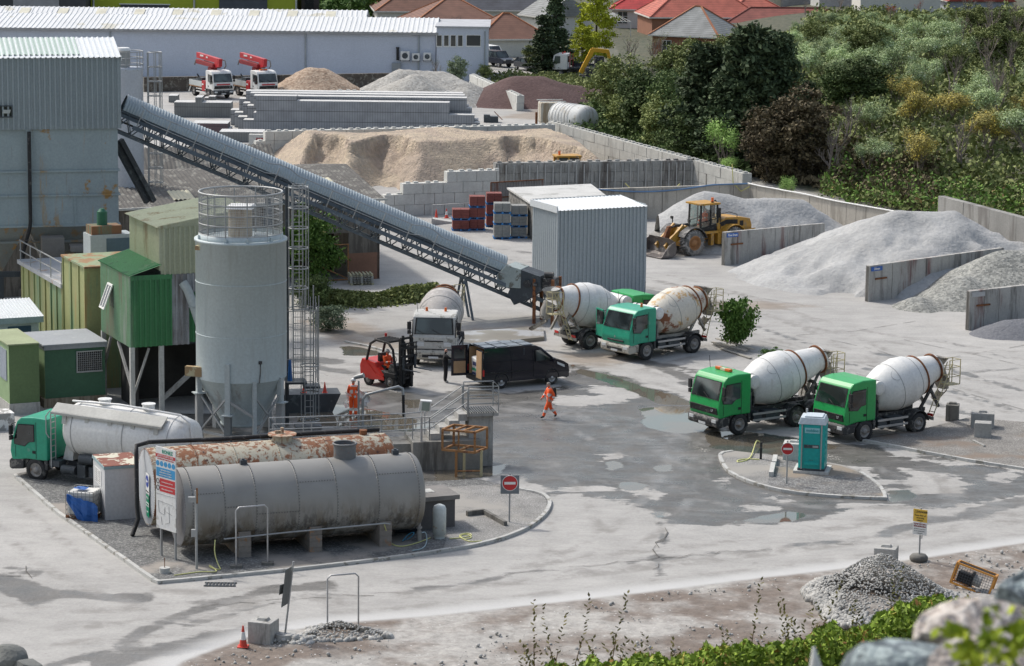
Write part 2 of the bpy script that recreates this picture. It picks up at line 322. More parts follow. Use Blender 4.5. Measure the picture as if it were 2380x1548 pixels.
def ground_mat():
 t=NT('yard_ground');big=t.noise(.09,4);mid=t.noise(.6,5,rough=.6);fine=t.noise(7,4,rough=.7)
 st=t.noise(1,5,t.mapv(t.g,(.30,.9,1)),.65,1.2)
 k=t.math('ADD',t.lin(mid,.3,.7,-.10,.10),t.lin(fine,.3,.7,-.10,.10));k=t.math('ADD',k,t.lin(big,.3,.7,-.10,.10));k=t.math('ADD',k,t.lin(st,.3,.7,-.10,.10));k=t.math('ADD',k,1.0)
 base=t.mul((.35,.342,.325),k)
 base=t.mix(t.math('MULTIPLY',t.step(st,.60,.66),.35),base,(.25,.24,.225))
 base=t.mix(t.step(t.noise(1.3,5,rough=.75),.66,.70),base,(.24,.23,.21))
 nd=t.math('ADD',t.lin(t.noise(.55,6,rough=.7),.2,.8,-.8,.8),t.lin(st,.3,.7,-.35,.35))if False else t.math('ADD',t.lin(t.noise(.55,6,rough=.7),.2,.8,-.9,.9),t.lin(st,.3,.7,-.4,.4))
 w_=t.step(t.math('ADD',t.attr('wet'),nd),.14,-.14)
 wc=t.mul((.100,.096,.088),t.math('ADD',t.lin(t.noise(.35,4),.3,.7,.72,1.3),t.lin(fine,.3,.7,-.22,.22)))
 wc=t.mix(t.math('MULTIPLY',t.step(st,.50,.68),.7),wc,(.18,.176,.166))
 w_=t.math('MAXIMUM',w_,t.math('MULTIPLY',t.step(t.math('ADD',t.attr('dark'),t.math('MULTIPLY',nd,.35)),.12,-.12),.85))
 tk_=t.math('MULTIPLY',t.step(t.attr('track'),.38,.08),t.step(t.noise(.45,5,rough=.7),.42,.62));base=t.mix(t.math('MULTIPLY',tk_,.7),base,(.20,.19,.175));wc=t.mix(t.math('MULTIPLY',tk_,.7),wc,(.24,.235,.225))
 c=t.mix(w_,base,wc)
 m_=t.step(t.math('ADD',t.attr('mud'),t.math('MULTIPLY',nd,.3)),.3,-.3)
 mc=t.mix(t.step(t.noise(.22,5,rough=.6),.42,.6),(.165,.132,.108),(.36,.345,.32))
 mc=t.mul(mc,t.lin(t.noise(2.5,6,rough=.8),.3,.7,.6,1.35));mc=t.mix(t.step(t.vor(3.2),.14,.08),mc,(.5,.49,.47))
 c=t.mix(m_,c,mc)
 edge=t.math('MULTIPLY',t.step(t.attr('mud'),1.6,.2),t.step(t.attr('mud'),-.1,.2));c=t.mix(t.math('MULTIPLY',edge,.75),c,(.52,.52,.51))
 b_=t.step(t.math('ADD',t.attr('brown'),nd),.9,-.9);c=t.mix(t.math('MULTIPLY',b_,.8),c,t.mul((.26,.215,.17),k))
 p_=t.step(t.math('ADD',t.attr('puddle'),t.math('MULTIPLY',nd,.28)),.07,-.07)
 c=t.mix(p_,c,t.mix(t.step(t.noise(.25,3),.5,.6),(.13,.115,.09),(.10,.115,.10)))
 g_=t.attr('green');gc=t.mix(t.step(t.noise(1.5,5),.4,.6),(.035,.045,.02),(.09,.085,.05));c=t.mix(g_,c,gc)
 rough=t.math('SUBTRACT',.85,t.math('MULTIPLY',t.math('MULTIPLY',w_,t.lin(t.noise(.8,5),.35,.65,.4,1.0)),.62));rough=t.math('MULTIPLY',rough,t.math('SUBTRACT',1,t.math('MULTIPLY',p_,.93)))
 n=t.n.new('ShaderNodeBump');t.inp(n.inputs['Height'],t.math('ADD',fine,t.noise(2.2,4)));n.inputs['Distance'].default_value=.04
 t.inp(n.inputs['Strength'],t.math('MULTIPLY',t.math('SUBTRACT',1,p_),.5));t.l.new(n.outputs[0],t.b.inputs['Normal'])
 return t.out(c,rough)
bsd=poly_sd(gx,gy,_bank)
far=np.clip((gy-330)/40,0,1)
green=np.clip(np.maximum(np.clip(-bsd/1.5,0,1),far)+(gy<66),0,1)
m_ground=ground_mat()
tag(grid_mesh('ground',gx,gy,gz,m_ground,{'wet':wet,'dark':dark,'track':trk,'puddle':pud,'mud':np.where(gy>60,mud,50),'brown':brn,'green':green}),kind='structure')
m_kerb=pm('kerb_stone',(.44,.44,.42),.85,var=.15,spots=((.24,.23,.2),.56,2),bump=.2)
def gravel_mat(name,c1,c2,s=14,mixc=None,thr=.52):
 t=NT(name);v=t.vor(s,out=1);n=t.n.new('ShaderNodeSeparateColor');t.l.new(v,n.inputs[0])
 c=t.mix(n.outputs[0],c1,c2);c=t.mul(c,t.lin(t.noise(.9,5),.3,.7,.8,1.2));c=t.mul(c,t.lin(t.vor(s),.1,.5,1.15,.55))
 if mixc:c=t.mix(t.step(t.noise(.25,5),thr,thr+.12),c,mixc)
 t.bump(t.vor(s),-.9,.05);return t.out(c,.9)
m_gravel=gravel_mat('grey_gravel',(.13,.135,.135),(.30,.30,.29),11,(.29,.265,.235))
m_isl2=gravel_mat('mixed_gravel',(.15,.15,.15),(.34,.34,.33),10,(.25,.21,.165),.50)
m_dusty=gravel_mat('dusty_concrete',(.33,.325,.31),(.38,.372,.355),15,(.30,.285,.26),.5)
m_gritty=gravel_mat('gritty_earth',(.28,.265,.24),(.36,.345,.32),13,(.20,.155,.12),.50)
def kerbline(name,P,w=.16,h=.13,side=1,gap=.012,mat=None,top=None):
 mb=MB()
 for i in range(len(P)-1):
  a,b=P[i].copy(),P[i+1].copy();a.z=b.z=0;d=(b-a);L=d.length
  if L<.02:continue
  d.normalize();n=Vector((-d.y,d.x,0))*side;k=max(1,round(L/.9))
  for j in range(k):
   p=a+d*(L*j/k+gap/2*(k>1));q=a+d*(L*(j+1)/k-gap/2*(k>1));jz=rnd.uniform(-.006,.006)
   mb.hexa([p+V(0,0,-.05),q+V(0,0,-.05),q+n*w+V(0,0,-.05),p+n*w+V(0,0,-.05),p+V(0,0,h+jz),q+V(0,0,h+jz),q+n*w+V(0,0,h+jz),p+n*w+V(0,0,h+jz)])
 return tag(mb.build(name,mat or m_kerb),kind='structure')
def topsheet(name,P,z,mat):
 me=bpy.data.meshes.new(name);bm=bmesh.new();vs=[bm.verts.new((p.x,p.y,z))for p in P];bm.faces.new(vs);bmesh.ops.triangulate(bm,faces=bm.faces);bm.to_mesh(me);bm.free();me.materials.append(mat)
 return tag(mesh_obj(name,me),kind='structure')
_k1=G([(30,1108),(130,1195),(245,1276),(352,1352),(366,1358),(480,1348),(720,1325),(1000,1290),(1130,1268),(1220,1238),(1266,1206),(1284,1178),(1278,1160),(1262,1150),(1200,1138)])
kerbline('tank_kerb',smooth(_k1[:4],0)+smooth(_k1[4:],2),side=1)
topsheet('gravel_bed',_k1[:4]+smooth(_k1[4:],2)+G([(1110,1118),(980,1125),(700,1080),(440,1050),(300,1040),(200,1060),(110,1090)]),.10,m_gravel)
topsheet('concrete_apron',smooth(G([(1030,1283),(1130,1266),(1215,1237),(1258,1206),(1274,1178),(1262,1156),(1200,1144)]),2)+G([(1120,1132),(1010,1140),(985,1190),(1040,1250)]),.106,m_dusty)
_k2=G([(1700,1052),(1668,1057),(1672,1075),(1687,1098),(1720,1117),(1771,1134),(1830,1147),(1901,1155),(1980,1160),(2062,1163)]);_k2b=G([(2062,1163),(2058,1146),(2040,1125),(2004,1102),(1960,1086),(1925,1079)])
kerbline('island_kerb',smooth(_k2,1),side=1);kerbline('island_kerb',smooth(_k2b[:4],1),side=1)
topsheet('island_bed',smooth(_k2,1)+_k2b[1:]+G([(1850,1072),(1790,1062)]),.10,m_dusty)
topsheet('island_gravel',G([(1800,1078),(1788,1112),(1782,1136),(1840,1147),(1910,1153),(2054,1160),(2052,1144),(2036,1124),(2002,1104),(1955,1088),(1920,1082),(1860,1076)]),.104,m_isl2)
_k3=G([(1990,1026),(2014,1029),(2060,1038),(2149,1055),(2250,1074),(2380,1094),(2600,1125)])
kerbline('verge_kerb',_k3,side=1)
topsheet('verge',_k3+G([(2600,990),(2380,985),(2250,975),(2150,1000)]),.10,m_gritty)
_k4=G([(800,796),(850,806),(900,820),(960,833),(985,836)]);kerbline('service_kerb',_k4,side=1,h=.1)
m_slab=pm('wet_slab',(.27,.25,.215),.35,var=.2,vs=.5,spots=((.42,.43,.44),.52,.5))
mb=MB();mb.slab([W(x,y,.0)for x,y in((1012,818),(1265,792),(1262,768),(1010,782))],(0,0,.22));tag(mb.build('wash_slab',m_slab),kind='structure')
m_crack=pm('crack_dirt',(.12,.115,.105),.95)
def cracks(L,w_=.05,jag=.12):
 mb=MB()
 for P in L:
  q=G(P);pts=[]
  for i in range(len(q)-1):
   n_=max(2,int((q[i+1]-q[i]).length/.5));pts+=[q[i]+(q[i+1]-q[i])*(k/n_)+V(rnd.uniform(-jag,jag),rnd.uniform(-jag,jag),0)for k in range(n_)]
  for i in range(len(pts)-1):
   if rnd.random()<.25:continue
   a,b=pts[i],pts[i+1];d=(b-a).normalized();n_=V(-d.y,d.x,0)*w_*rnd.uniform(.25,.8);a,b=a+V(0,0,.03),b+V(0,0,.03);mb.quad(a-n_,b-n_,b+n_,a+n_)
 tag(mb.build('road_cracks',m_crack),kind='structure')
cracks([[(1530,1215),(1548,1245),(1528,1275),(1540,1310),(1515,1345)],[(1545,1240),(1530,1262),(1545,1290)],[(1180,1336),(1400,1312),(1600,1292),(2000,1262)],[(950,1378),(700,1392),(420,1412)],[(1010,1350),(1100,1342)],[(0,1335),(80,1345),(70,1310)],[(300,1330),(420,1345)]],.035,.22)
cracks([[(2100,790),(2290,830),(2500,880)],[(1760,792),(2000,845),(2200,900),(2450,975)],[(2130,845),(2400,800)],[(2180,875),(2450,850)],[(1765,812),(1960,860),(2120,905)],[(1930,790),(2040,815),(2100,835)],[(760,735),(1000,720)],[(905,560),(1230,548)],[(870,905),(660,880)],[(700,950),(880,1010),(960,1040)],[(1500,650),(1900,715)],[(1150,608),(1240,640)],[(1850,780),(1990,770),(2140,745)]],.035,.02)
# batching plant on the left
def ZT(P,x,y):return D(x,y,P.y).z
def frame_at(P,deg):
 a=R(deg);return Matrix.Translation(Vector((P[0],P[1],0)))@Matrix.Rotation(a,4,'Z')
m_clad=pm('grey_cladding',(.30,.345,.36),.55,.1,var=.06,vs=.5,streak=((.24,.25,.24),.64,1.2))
m_cladw=pm('white_roof_sheet',(.66,.69,.70),.5,var=.05,vs=.4)
m_sky=pm('green_rooflight',(.42,.52,.45),.4,var=.1,vs=.6)
m_bin=pm('bin_steel',(.285,.34,.35),.55,var=.10,vs=.5,streak=[((.36,.23,.09),.63,1.1),((.20,.17,.12),.66,2.5)],spots=((.33,.19,.06),.655,.55))
m_bind=pm('shaded_hopper_steel',(.21,.23,.22),.6,var=.15,spots=((.36,.20,.06),.60,.6),streak=((.3,.17,.06),.6,1.5))  # darker than the bins: shade of down facing sides painted in, plus rust
P0=D(277,132,155);zt=P0.z;zb=ZT(P0,277,298);T=thing('batching_tower','tall grey clad tower at the left edge with rust streaked steel bins below','building',(P0.x,P0.y,0),R(14))
Wd,Dp=10.5,7.0;zr=D(240,87,158.3).z
mb=MB()
for(o,u,n)in(((-Wd,0,zb),(Wd,0,0),(0,-1,0)),((0,0,zb),(0,Dp,0),(1,0,0)),((0,Dp,zb),(-Wd,0,0),(0,1,0))):mb.corr(o,u,(0,0,zt-zb),.285,.09,n,flat=.5)
mb.add([(0,0,zt),(0,Dp,zt),(0,Dp/2,zr)],[(0,1,2)]);mb.box(-Wd,0,.05,Dp-.05,zb,zb+.1);mb.box(-.09,.05,-.06,.05,zb,zt);mb.build('cladding',m_clad,T)
mb=MB();mb.corr((-Wd,-.15,zt-.03),(Wd+.1,0,0),(0,Dp/2+.15,zr-zt+.03),.285,.05,(0,-.3,1));mb.corr((-Wd,Dp/2,zr),(Wd+.1,0,0),(0,Dp/2+.15,zt-zr),.285,.05,(0,.3,1));mb.box(.08,.12,-.15,.1,zt-.2,zt+.05)
rf=mb.build('roof',m_cladw,T);mb=MB();q=(zr-zt)/(Dp/2)
mb.corr((-6.4,.3,zt+.3*q+.03),(4.3,0,0),(0,3.1,3.1*q),.285,.05,(0,-.3,1));mb.build('rooflight',m_sky,rf)
xw,yw,zw=-6.15,-.03,zb+1.0
mb=MB()
for a,b,c,d in((-.36,.36,-.33,-.27),(-.36,.36,.27,.33),(-.36,-.3,-.27,.27),(.3,.36,-.27,.27)):mb.box(xw+a,xw+b,-.12,.02,zw+c,zw+d)
wi=mb.build('window',m_dsteel,T);mb=MB();mb.box(xw-.3,xw+.3,-.05,.01,zw-.27,zw+.27);mb.build('pane',m_glassd,wi);mb=MB();mb.hexa([(xw-.2,-.12,zw-.1),(xw+.2,-.12,zw-.1),(xw+.2,-.06,zw-.1),(xw-.2,-.06,zw-.1),(xw-.16,-.2,zw+.1),(xw+.24,-.2,zw+.1),(xw+.24,-.14,zw+.1),(xw-.16,-.14,zw+.1)]);mb.build('vent_flap',m_ltgrey,wi)
zs=[ZT(P0,277,y)for y in(298,396,452,522,560,640)]
mb=MB();mb.box(-Wd,-.12,.12,Dp-.1,zs[3],zs[0]-.01)
for z in zs[1:4]:mb.box(-Wd,-.02,.02,Dp,z-.05,z+.05)
for x in(-4.95,):mb.box(x-.14,x+.14,.0,.12,zs[3]+.05,zs[0]-.01)
for x in(-7.6,-2.5):mb.box(x-.04,x+.04,.06,.12,zs[3]+.05,zs[2]-.05)
mb.build('aggregate_bins',m_bin,T)
mb=MB()
for x0,x1 in((-Wd,-5.1),(-5.0,-.12)):
 xm=(x0+x1)/2
 mb.hexa([(xm-1.4,2.2,zs[5]),(xm+1.4,2.2,zs[5]),(xm+1.4,4.6,zs[5]),(xm-1.4,4.6,zs[5]),(x0,.15,zs[3]-.06),(x1,.15,zs[3]-.06),(x1,Dp-.15,zs[3]-.06),(x0,Dp-.15,zs[3]-.06)])
mb.box(-Wd,-.1,.5,.62,zs[4]-.08,zs[4]+.04);mb.build('hopper',m_bind,T)
mb=MB();mb.tube([(-4.95,-.2,zs[0]-.1),(-4.95,-.18,zs[3]+.3),(-5.0,-.15,zs[3]-.1),(-5.35,.1,zs[4]-.5),(-5.5,.1,zs[5]-.6)],.1,8);mb.build('drop_pipe',m_black,T)
mb=MB()
for x in(-.4,-3.4,-6.6,-9.8):
 for y in(.5,Dp-.6):mb.beam((x,y,0),(x,y,zs[5]),.35)
mb.box(-Wd,0,.4,.6,3.4,3.7);mb.build('tower_leg',m_dsteel,T)
mb=MB();mb.box(-2.6,-.9,-1.3,-.2,0,5.0);mb.box(-2.9,-.8,-1.5,-.1,5.0,5.25);mb.box(-4.4,-3.2,-.9,.2,0,5.7);mb.build('conveyor_drive_box',pm('dusty_brown_steel',(.19,.175,.155),.8,var=.2),T)
T=thing('gantry_strut','pair of dark diagonal steel struts between the clad tower and the asbestos shed roof','strut',tuple(W(300,760)))
for k,(a,b)in enumerate((((268,333),(342,470)),((280,325),(357,468)))):
 mb=MB();mb.beam(D(*a,159),D(*b,160.5),.28);mb.build('strut',m_dsteel,T,world=True)
P=W(303,640);sc_=S(640);r=.5*66/sc_+.05;zt=ZT(P,303,162)
T=thing('cement_silo','white silo peeping out behind the clad tower, with a small filter drum on top','silo',(P.x,P.y,0))
mb=MB();mb.lathe([(2.5,.5),(5,r),(zt,r),(zt+.15,r+.06),(zt+.15,.1)],(0,0,0),(0,0,1),28);mb.build('shell',pm('white_silo_paint',(.50,.53,.58),.5,var=.06),T)
zf=ZT(P,303,117);mb=MB();mb.cyl((-.3,0,zt),(-.3,0,zf),.42,n=18);mb.build('filter_drum',m_steel,T);mb=MB();mb.cyl((-.3,0,zf),(-.3,0,zf+.16),.5,.42,18);mb.build('filter_lid',m_white,T)
mb=MB()
for z in(zt+.35,zt+.75,zt+1.15):mb.ring((0,0,z),r,.03)
for k in range(8):a=k*math.pi/4;mb.cyl((r*math.cos(a),r*math.sin(a),zt),(r*math.cos(a),r*math.sin(a),zt+1.15),.03,n=6)
mb.build('guard_rail',m_steel,T)
mb=MB()
for z in[zt+1.1-.9*i for i in range(12)]:mb.ring((r+.75,0,z),.42,.03,16)
for k in range(5):a=-1.6+k*.8;mb.cyl((r+.75+.42*math.cos(a),.42*math.sin(a),zt-9),(r+.75+.42*math.cos(a),.42*math.sin(a),zt+1.1),.028,n=6)
for y in(-.2,.2):mb.cyl((r+.3,y,0),(r+.3,y,zt+1.1),.04,n=6)
mb.build('ladder_cage',m_steel,T)
mb=MB()
for k in range(4):a=.8+k*math.pi/2;mb.beam((r*.9*math.cos(a),r*.9*math.sin(a),0),(r*.9*math.cos(a),r*.9*math.sin(a),5.2),.25)
mb.build('leg',m_ltgrey,T)
# conveyor
A=D(262,300,157.5);B=D(1262,762,163.0);B.z=max(B.z,.35)
dx=(B-A);L=dx.length;ex=dx.normalized();ey=V(-ex.y,ex.x,0).normalized();ez=ex.cross(ey)
M=Matrix(((ex.x,ey.x,ez.x,A.x),(ex.y,ey.y,ez.y,A.y),(ex.z,ey.z,ez.z,A.z),(0,0,0,1)))
m_conv=pm('conveyor_blue_grey',(.105,.135,.165),.5,.1,var=.2,spots=((.19,.22,.24),.60,2))
m_cover=pm('galvanised_cover',(.36,.41,.43),.42,.3,var=.08)
T=thing('inclined_conveyor','long inclined belt conveyor under a ribbed half round cover, climbing to the clad tower','conveyor',(B.x,B.y,0))
hw=.62
mb=MB(M);n=int(L/1.0)
for y in(-hw,hw):
 mb.beam((0,y,0),(L,y,0),.13,.16);mb.beam((0,y,.95),(L,y,.95),.12,.2)
 for i in range(n):
  x=i*L/n;mb.beam((x,y,.08),(x+L/n*.5,y,.9),.06);mb.beam((x+L/n*.5,y,.9),(x+L/n,y,.08),.06)
  if i%2==0:mb.beam((x,y,.0),(x,y,.95),.07)
for i in range(n):x=i*L/n;mb.beam((x,-hw,0),(x,hw,0),.07);mb.beam((x,-hw,.95),(x,hw,.95),.07);mb.beam((x,-hw,0),(x+L/n,hw,0),.05)
mb.build('truss',m_conv,T,world=True)
mb=MB(M);mb.box(.0,L,-hw+.05,hw-.05,1.12,1.2);mb.box(0,L,-hw+.1,hw-.1,.55,.6);mb.build('belt',m_black,T,world=True)
mb=MB(M)
for y in(-hw-.02,hw+.02):mb.beam((0,y,1.25),(L,y,1.25),.07,.3)
for i in range(int(L/1.3)):x=i*1.3+.5;mb.beam((x,-hw-.06,.95),(x,-hw-.06,1.4),.07)
mb.build('side_rail',m_conv,T,world=True)
mb=MB(M);Lc=L-3.3;k=int(Lc/.17);vs=[];fs=[];ns=10
for i in range(k*4+1):
 x=Lc*i/(k*4);rr=.72+(.0,.035,.05,.035)[i%4]
 for j in range(ns+1):a=math.pi*j/ns;vs.append((x,-rr*math.cos(a)*1.02,1.24+rr*1.15*math.sin(a)))
for i in range(k*4):
 for j in range(ns):q=i*(ns+1)+j;fs.append((q,q+1,q+ns+2,q+ns+1))
mb.add(vs,fs,0,True);mb.build('ribbed_cover',m_cover,T,world=True)
wy=-hw-.75;mb=MB(M);mb.box(1.0,L-.3,wy,-hw-.07,.62,.68);mb.beam((.8,wy,.6),(L-.2,wy,.6),.09,.22)
mb.build('walkway',m_conv,T,world=True)
mb=MB(M)
for h,rr in((1.15,.028),(1.72,.03)):mb.tube([(x_,wy,.6+h-.6+(.18 if(x_%9)<1.2 else 0))for x_ in np.arange(.8,L-.2,.6)],rr,6)
x_=1.0
while x_<L-.3:mb.beam((x_,wy,.55),(x_,wy,1.72),.05);x_+=1.65
mb.build('handrail',m_steel,T,world=True)
for tx in(9.5,L-5.2):
 p=M@V(tx,0,0);mb=MB()
 for y in(-.6,.6):
  q=V(p.x,p.y,0)+ey*y;mb.beam(q+ex.xy.to_3d()*.5,V(p.x,p.y,p.z)+ey*y,.14);mb.beam(q-ex.xy.to_3d()*.5,V(p.x,p.y,p.z)+ey*y,.14)
 mb.build('trestle',m_conv,T,world=True)
P=W(1215,745);T=thing('feed_hopper','grey steel feed hopper above the low end of the conveyor, beside the pale shed','hopper',(P.x,P.y,0),R(-18))
m_hop=pm('hopper_grey_green',(.33,.38,.37),.55,var=.12,spots=((.16,.16,.14),.58,2))
mb=MB();mb.side([(-1.3,2.0),(-1.35,2.7),(-.75,3.3),(.1,3.1),(.1,2.0)],-.8,.8);mb.build('hood',m_hop,T,bevel=.03)
mb=MB();mb.side([(-.1,3.12),(1.25,2.75),(1.3,2.0),(.6,1.4),(-.3,1.0),(-.7,1.6)],-.75,.75);mb.build('throat',m_dsteel,T)
mb=MB();mb.cyl((.5,-.8,2.3),(.5,-.9,2.3),.22);mb.cyl((1.0,-.78,2.3),(1.0,-.9,2.3),.12);mb.box(1.3,2.0,-.5,.5,1.9,2.6);mb.cyl((1.4,-.3,2.8),(1.9,-.3,2.8),.18);mb.build('drive',m_chassis,T)
mb=MB()
for x in(.9,2.0):
 for y in(-.7,.7):mb.beam((x,y,0),(x,y,2.6),.16)
mb.build('leg',m_rust,T)
# green and cream plant house on legs
P=W(307,965);T=thing('plant_house','green and cream corrugated plant house raised on steel legs beside the grey silo','building',(P.x,P.y,0),R(24))
m_lg=pm('green_cladding',(.055,.215,.085),.55,var=.08,vs=.6,streak=[((.035,.12,.06),.60,1.5),((.20,.25,.17),.64,.8)])
m_lgl=pm('sunlit_faded_cladding',(.22,.37,.23),.55,var=.08,streak=[((.30,.25,.19),.56,.9),((.45,.47,.42),.60,.7),((.24,.13,.06),.66,1.6)])  # sunlit left face painted paler, with fading, rust and pale streaks
m_cream=pm('cream_cladding',(.44,.46,.33),.6,var=.06,streak=((.23,.16,.08),.62,1.1))
m_patch=pm('patched_grey_cladding',(.33,.34,.36),.7,var=.2,streak=((.16,.13,.11),.5,1.0))
zb,zg,zc=3.3,6.75,9.05;Dp=5.1;x1,x2=1.5,5.8;rs=.7/4.3
mb=MB();mb.corr((0,Dp,zb),(0,-Dp,0),(0,0,zg-zb),.19,.07,(-1,0,0));mb.build('left_cladding',m_lgl,T)
mb=MB();mb.corr((0,0,zb),(2.05,0,0),(0,0,zg-zb),.26,.08,(0,-1,0));mb.corr((2.9,0,zb+.1),(2.9,0,0),(0,0,zg-zb-1),.26,.08,(0,-1,0));mb.box(-.03,2.05,-.07,-.045,zg-.22,zg+.02);mb.build('front_cladding',m_lg,T)
mb=MB();mb.corr((2.05,0,zb),(.85,0,0),(0,0,zg-zb),.26,.08,(0,-1,0));mb.corr((2.9,0,zg-.95),(2.9,0,0),(0,0,.95),.26,.08,(0,-1,0));mb.build('patched_cladding',m_patch,T)
mb=MB();mb.corr((-.12,-.1,zg),(0,Dp+.2,0),(x1+.15,0,.5),.19,.06,(-.3,0,1));mb.build('lower_roof',m_lg,T)
mb=MB();mb.corr((x1,Dp,zg+.2),(0,-Dp,0),(0,0,zc-zg-.2),.19,.07,(-1,0,0));mb.corr((x1,0,zg),(x2-x1,0,0),(0,0,zc-zg),.26,.08,(0,-1,0));mb.corr((x2,0,zg),(0,Dp,0),(0,0,zc-zg+.6),.26,.04,(1,0,0))
mb.add([(x1,-.05,zc-.02),(x2,-.05,zc-.02),(x2,-.05,zc+.66)],[(0,1,2)]);mb.add([(x1,-.08,zc-.12),(x2+.2,-.08,zc+.58),(x2+.2,-.08,zc+.8),(x1-.15,-.08,zc+.05)],[(0,1,2,3)])
mb.build('upper_cladding',m_cream,T)
mb=MB();mb.corr((x1-.25,-.12,zc),(0,Dp+.24,0),(x2-x1+.5,0,.76),.17,.03,(-.3,0,1));mb.build('upper_roof',m_cream,T)
mb=MB();mb.box(.03,x2,.03,Dp,zb,zb+.12);mb.box(0,x2,Dp-.03,Dp,zb,zg);mb.build('floor_deck',m_dsteel,T)
mb=MB();c0=V(-.08,3.1,5.95)
def wq(a,b,z0,z1,lean):return[(-.1-lean*(z1-z),3.1-y,z)for z in(z0,z1)for y in(a,b)]
for(a,b,z0,z1)in((-.42,.42,4.75,4.83),(-.42,.42,5.87,5.95),(-.42,-.34,4.83,5.87),(.34,.42,4.83,5.87),(-.04,.04,4.83,5.87)):
 q=[]
 for dx_ in(0,-.06):
  for z,y in((z0,a),(z0,b),(z1,b),(z1,a)):q.append((-.08-(5.95-z)*.38+dx_,3.1+y,z))
 mb.hexa(q)
wi=mb.build('open_window',m_white,T);mb=MB();mb.quad(*[(-.09-(5.95-z)*.38,3.1+y,z)for z,y in((4.8,-.38),(4.8,.38),(5.9,.38),(5.9,-.38))]);mb.build('pane',pm('grey_pane',(.30,.31,.32),.15,fine=0),wi)
mb=MB();mb.box(-.06,-.035,2.7,3.5,4.8,5.9);mb.build('window_opening',m_black,T)
for(x,y)in((.05,0.05),(.05,Dp-.1),(1.5,.05),(5.6,.05)):
 mb=MB();mb.beam((x,y,0),(x,y,zb),.2,.22);mb.build('leg',m_lconc if x<2 else m_steel,T)
for a_,b_,w_ in(((.05,.3,1.4),(.05,2.4,3.2),.12),((.05,Dp-.2,1.5),(.05,Dp-1.4,3.2),.12),((1.6,.1,.7),(4.6,.1,3.2),.2),((.1,.1,.9),(.9,.1,3.2),.1)):mb=MB();mb.beam(a_,b_,w_);mb.build('brace',m_conc,T)
mb=MB();mb.box(.6,5.7,3.6,3.9,0,zb-.02);mb.box(5.4,5.7,.6,3.6,0,zb-.02);mb.box(.6,.9,1.9,3.6,0,zb-.02);mb.build('undercroft_wall',pm('undercroft_shade_concrete',(.05,.048,.045),.9,var=.3),T)  # near black colour paints the shade under the raised house
mb=MB();mb.tube([(2.55,-.1,6.35),(2.75,-.25,6.0),(3.0,-.45,5.2),(3.4,-.9,3.6),(3.8,-1.3,2.6)],.22,14);mb.ring((3.0,-.45,5.2),.25,.03,16);mb.build('chute_pipe',m_ltgrey,T)
e1=V(math.cos(R(24)),math.sin(R(24)),0);e2=V(-e1.y,e1.x,0)
m_ygc=pm('weathered_yellow_green',(.31,.33,.14),.6,var=.14,vs=.5,streak=[((.13,.26,.15),.53,.55),((.36,.24,.09),.6,1.3)])
P=W(202,905);T=thing('steel_deck_building','weathered yellow green steel wall with a railed deck, left of the green plant house','building',(P.x,P.y,0),R(24))
mb=MB();mb.box(.0,4,-.1,4.2,0,6.15,0)
for y in(-.05,1.1,2.6,4.1):mb.box(-.06,.0,y,y+.1,0,6.15)
mb.build('tall_section',m_ygc,T);mb=MB();mb.box(-.1,4.1,-.2,4.3,6.15,6.25);mb.build('section_roof',pm('rusty_green_roof',(.26,.32,.19),.7,var=.2,spots=((.3,.17,.08),.5,.8)),T)
mb=MB();mb.box(.0,3.5,4.2,13,0,4.5)
for k in range(8):mb.box(-.06,.0,4.3+k*1.15,4.38+k*1.15,0,4.5)
mb.build('long_section',m_ygc,T);mb=MB();mb.box(-.15,4.8,4.2,13.2,4.5,4.72);mb.build('deck',pm('deck_grey',(.40,.41,.42),.7,spots=((.36,.22,.12),.6,1)),T)
mb=MB()
for z in(5.25,5.8):mb.beam((-.05,4.3,z),(-.05,13,z),.05)
for k in range(5):mb.beam((-.05,4.4+k*2.1,4.7),(-.05,4.4+k*2.1,5.8),.05)
mb.build('guard_rail',m_steel,T)
P=W(262,850);T=thing('filter_unit','white and dark blue filter box with a green motor on top, behind the cream cladding','machine',(P.x,P.y,0),R(24))
zq=ZT(P,240,545);mb=MB();mb.box(-1.1,1.2,0,1.4,zq-1.6,zq);mb.build('housing',m_ltgrey,T);mb=MB();mb.box(-.25,1.1,-.03,.0,zq-1.3,zq-.2);mb.build('louvre',pm('slate_blue',(.09,.14,.17),.5),T);mb=MB();mb.box(-1.0,.6,.1,1.2,zq,zq+.45);mb.build('tray',pm('rusty_green',(.14,.17,.11),.7,streak=((.25,.1,.04),.5,2)),T)
mb=MB();mb.cyl((-.3,.6,zq+.45),(-.3,.6,zq+1.15),.27,n=14);mb.cyl((-.3,.6,zq+1.15),(-.3,.6,zq+1.3),.24,.12,14);mb.build('motor',pm('motor_green',(.02,.13,.07),.5),T)
mb=MB();mb.box(-1.05,-.85,.1,.3,0,zq-1.6);mb.box(.9,1.1,.1,.3,0,zq-1.6);mb.build('leg',m_dsteel,T)
m_gh=pm('hut_shaded_green',(.045,.125,.07),.6,var=.12);m_ghl=pm('hut_sunlit_green',(.23,.33,.17),.65,var=.12);m_flat=pm('flat_roof_felt',(.30,.32,.34),.7,var=.08,spots=((.40,.41,.41),.6,.6))  # light green paints the sunlit hut sides, dark green the shaded front
P=W(106,948);T=thing('green_hut','flat roofed dark green hut with a mesh covered window, under the plant house','hut',(P.x,P.y,0),R(24))
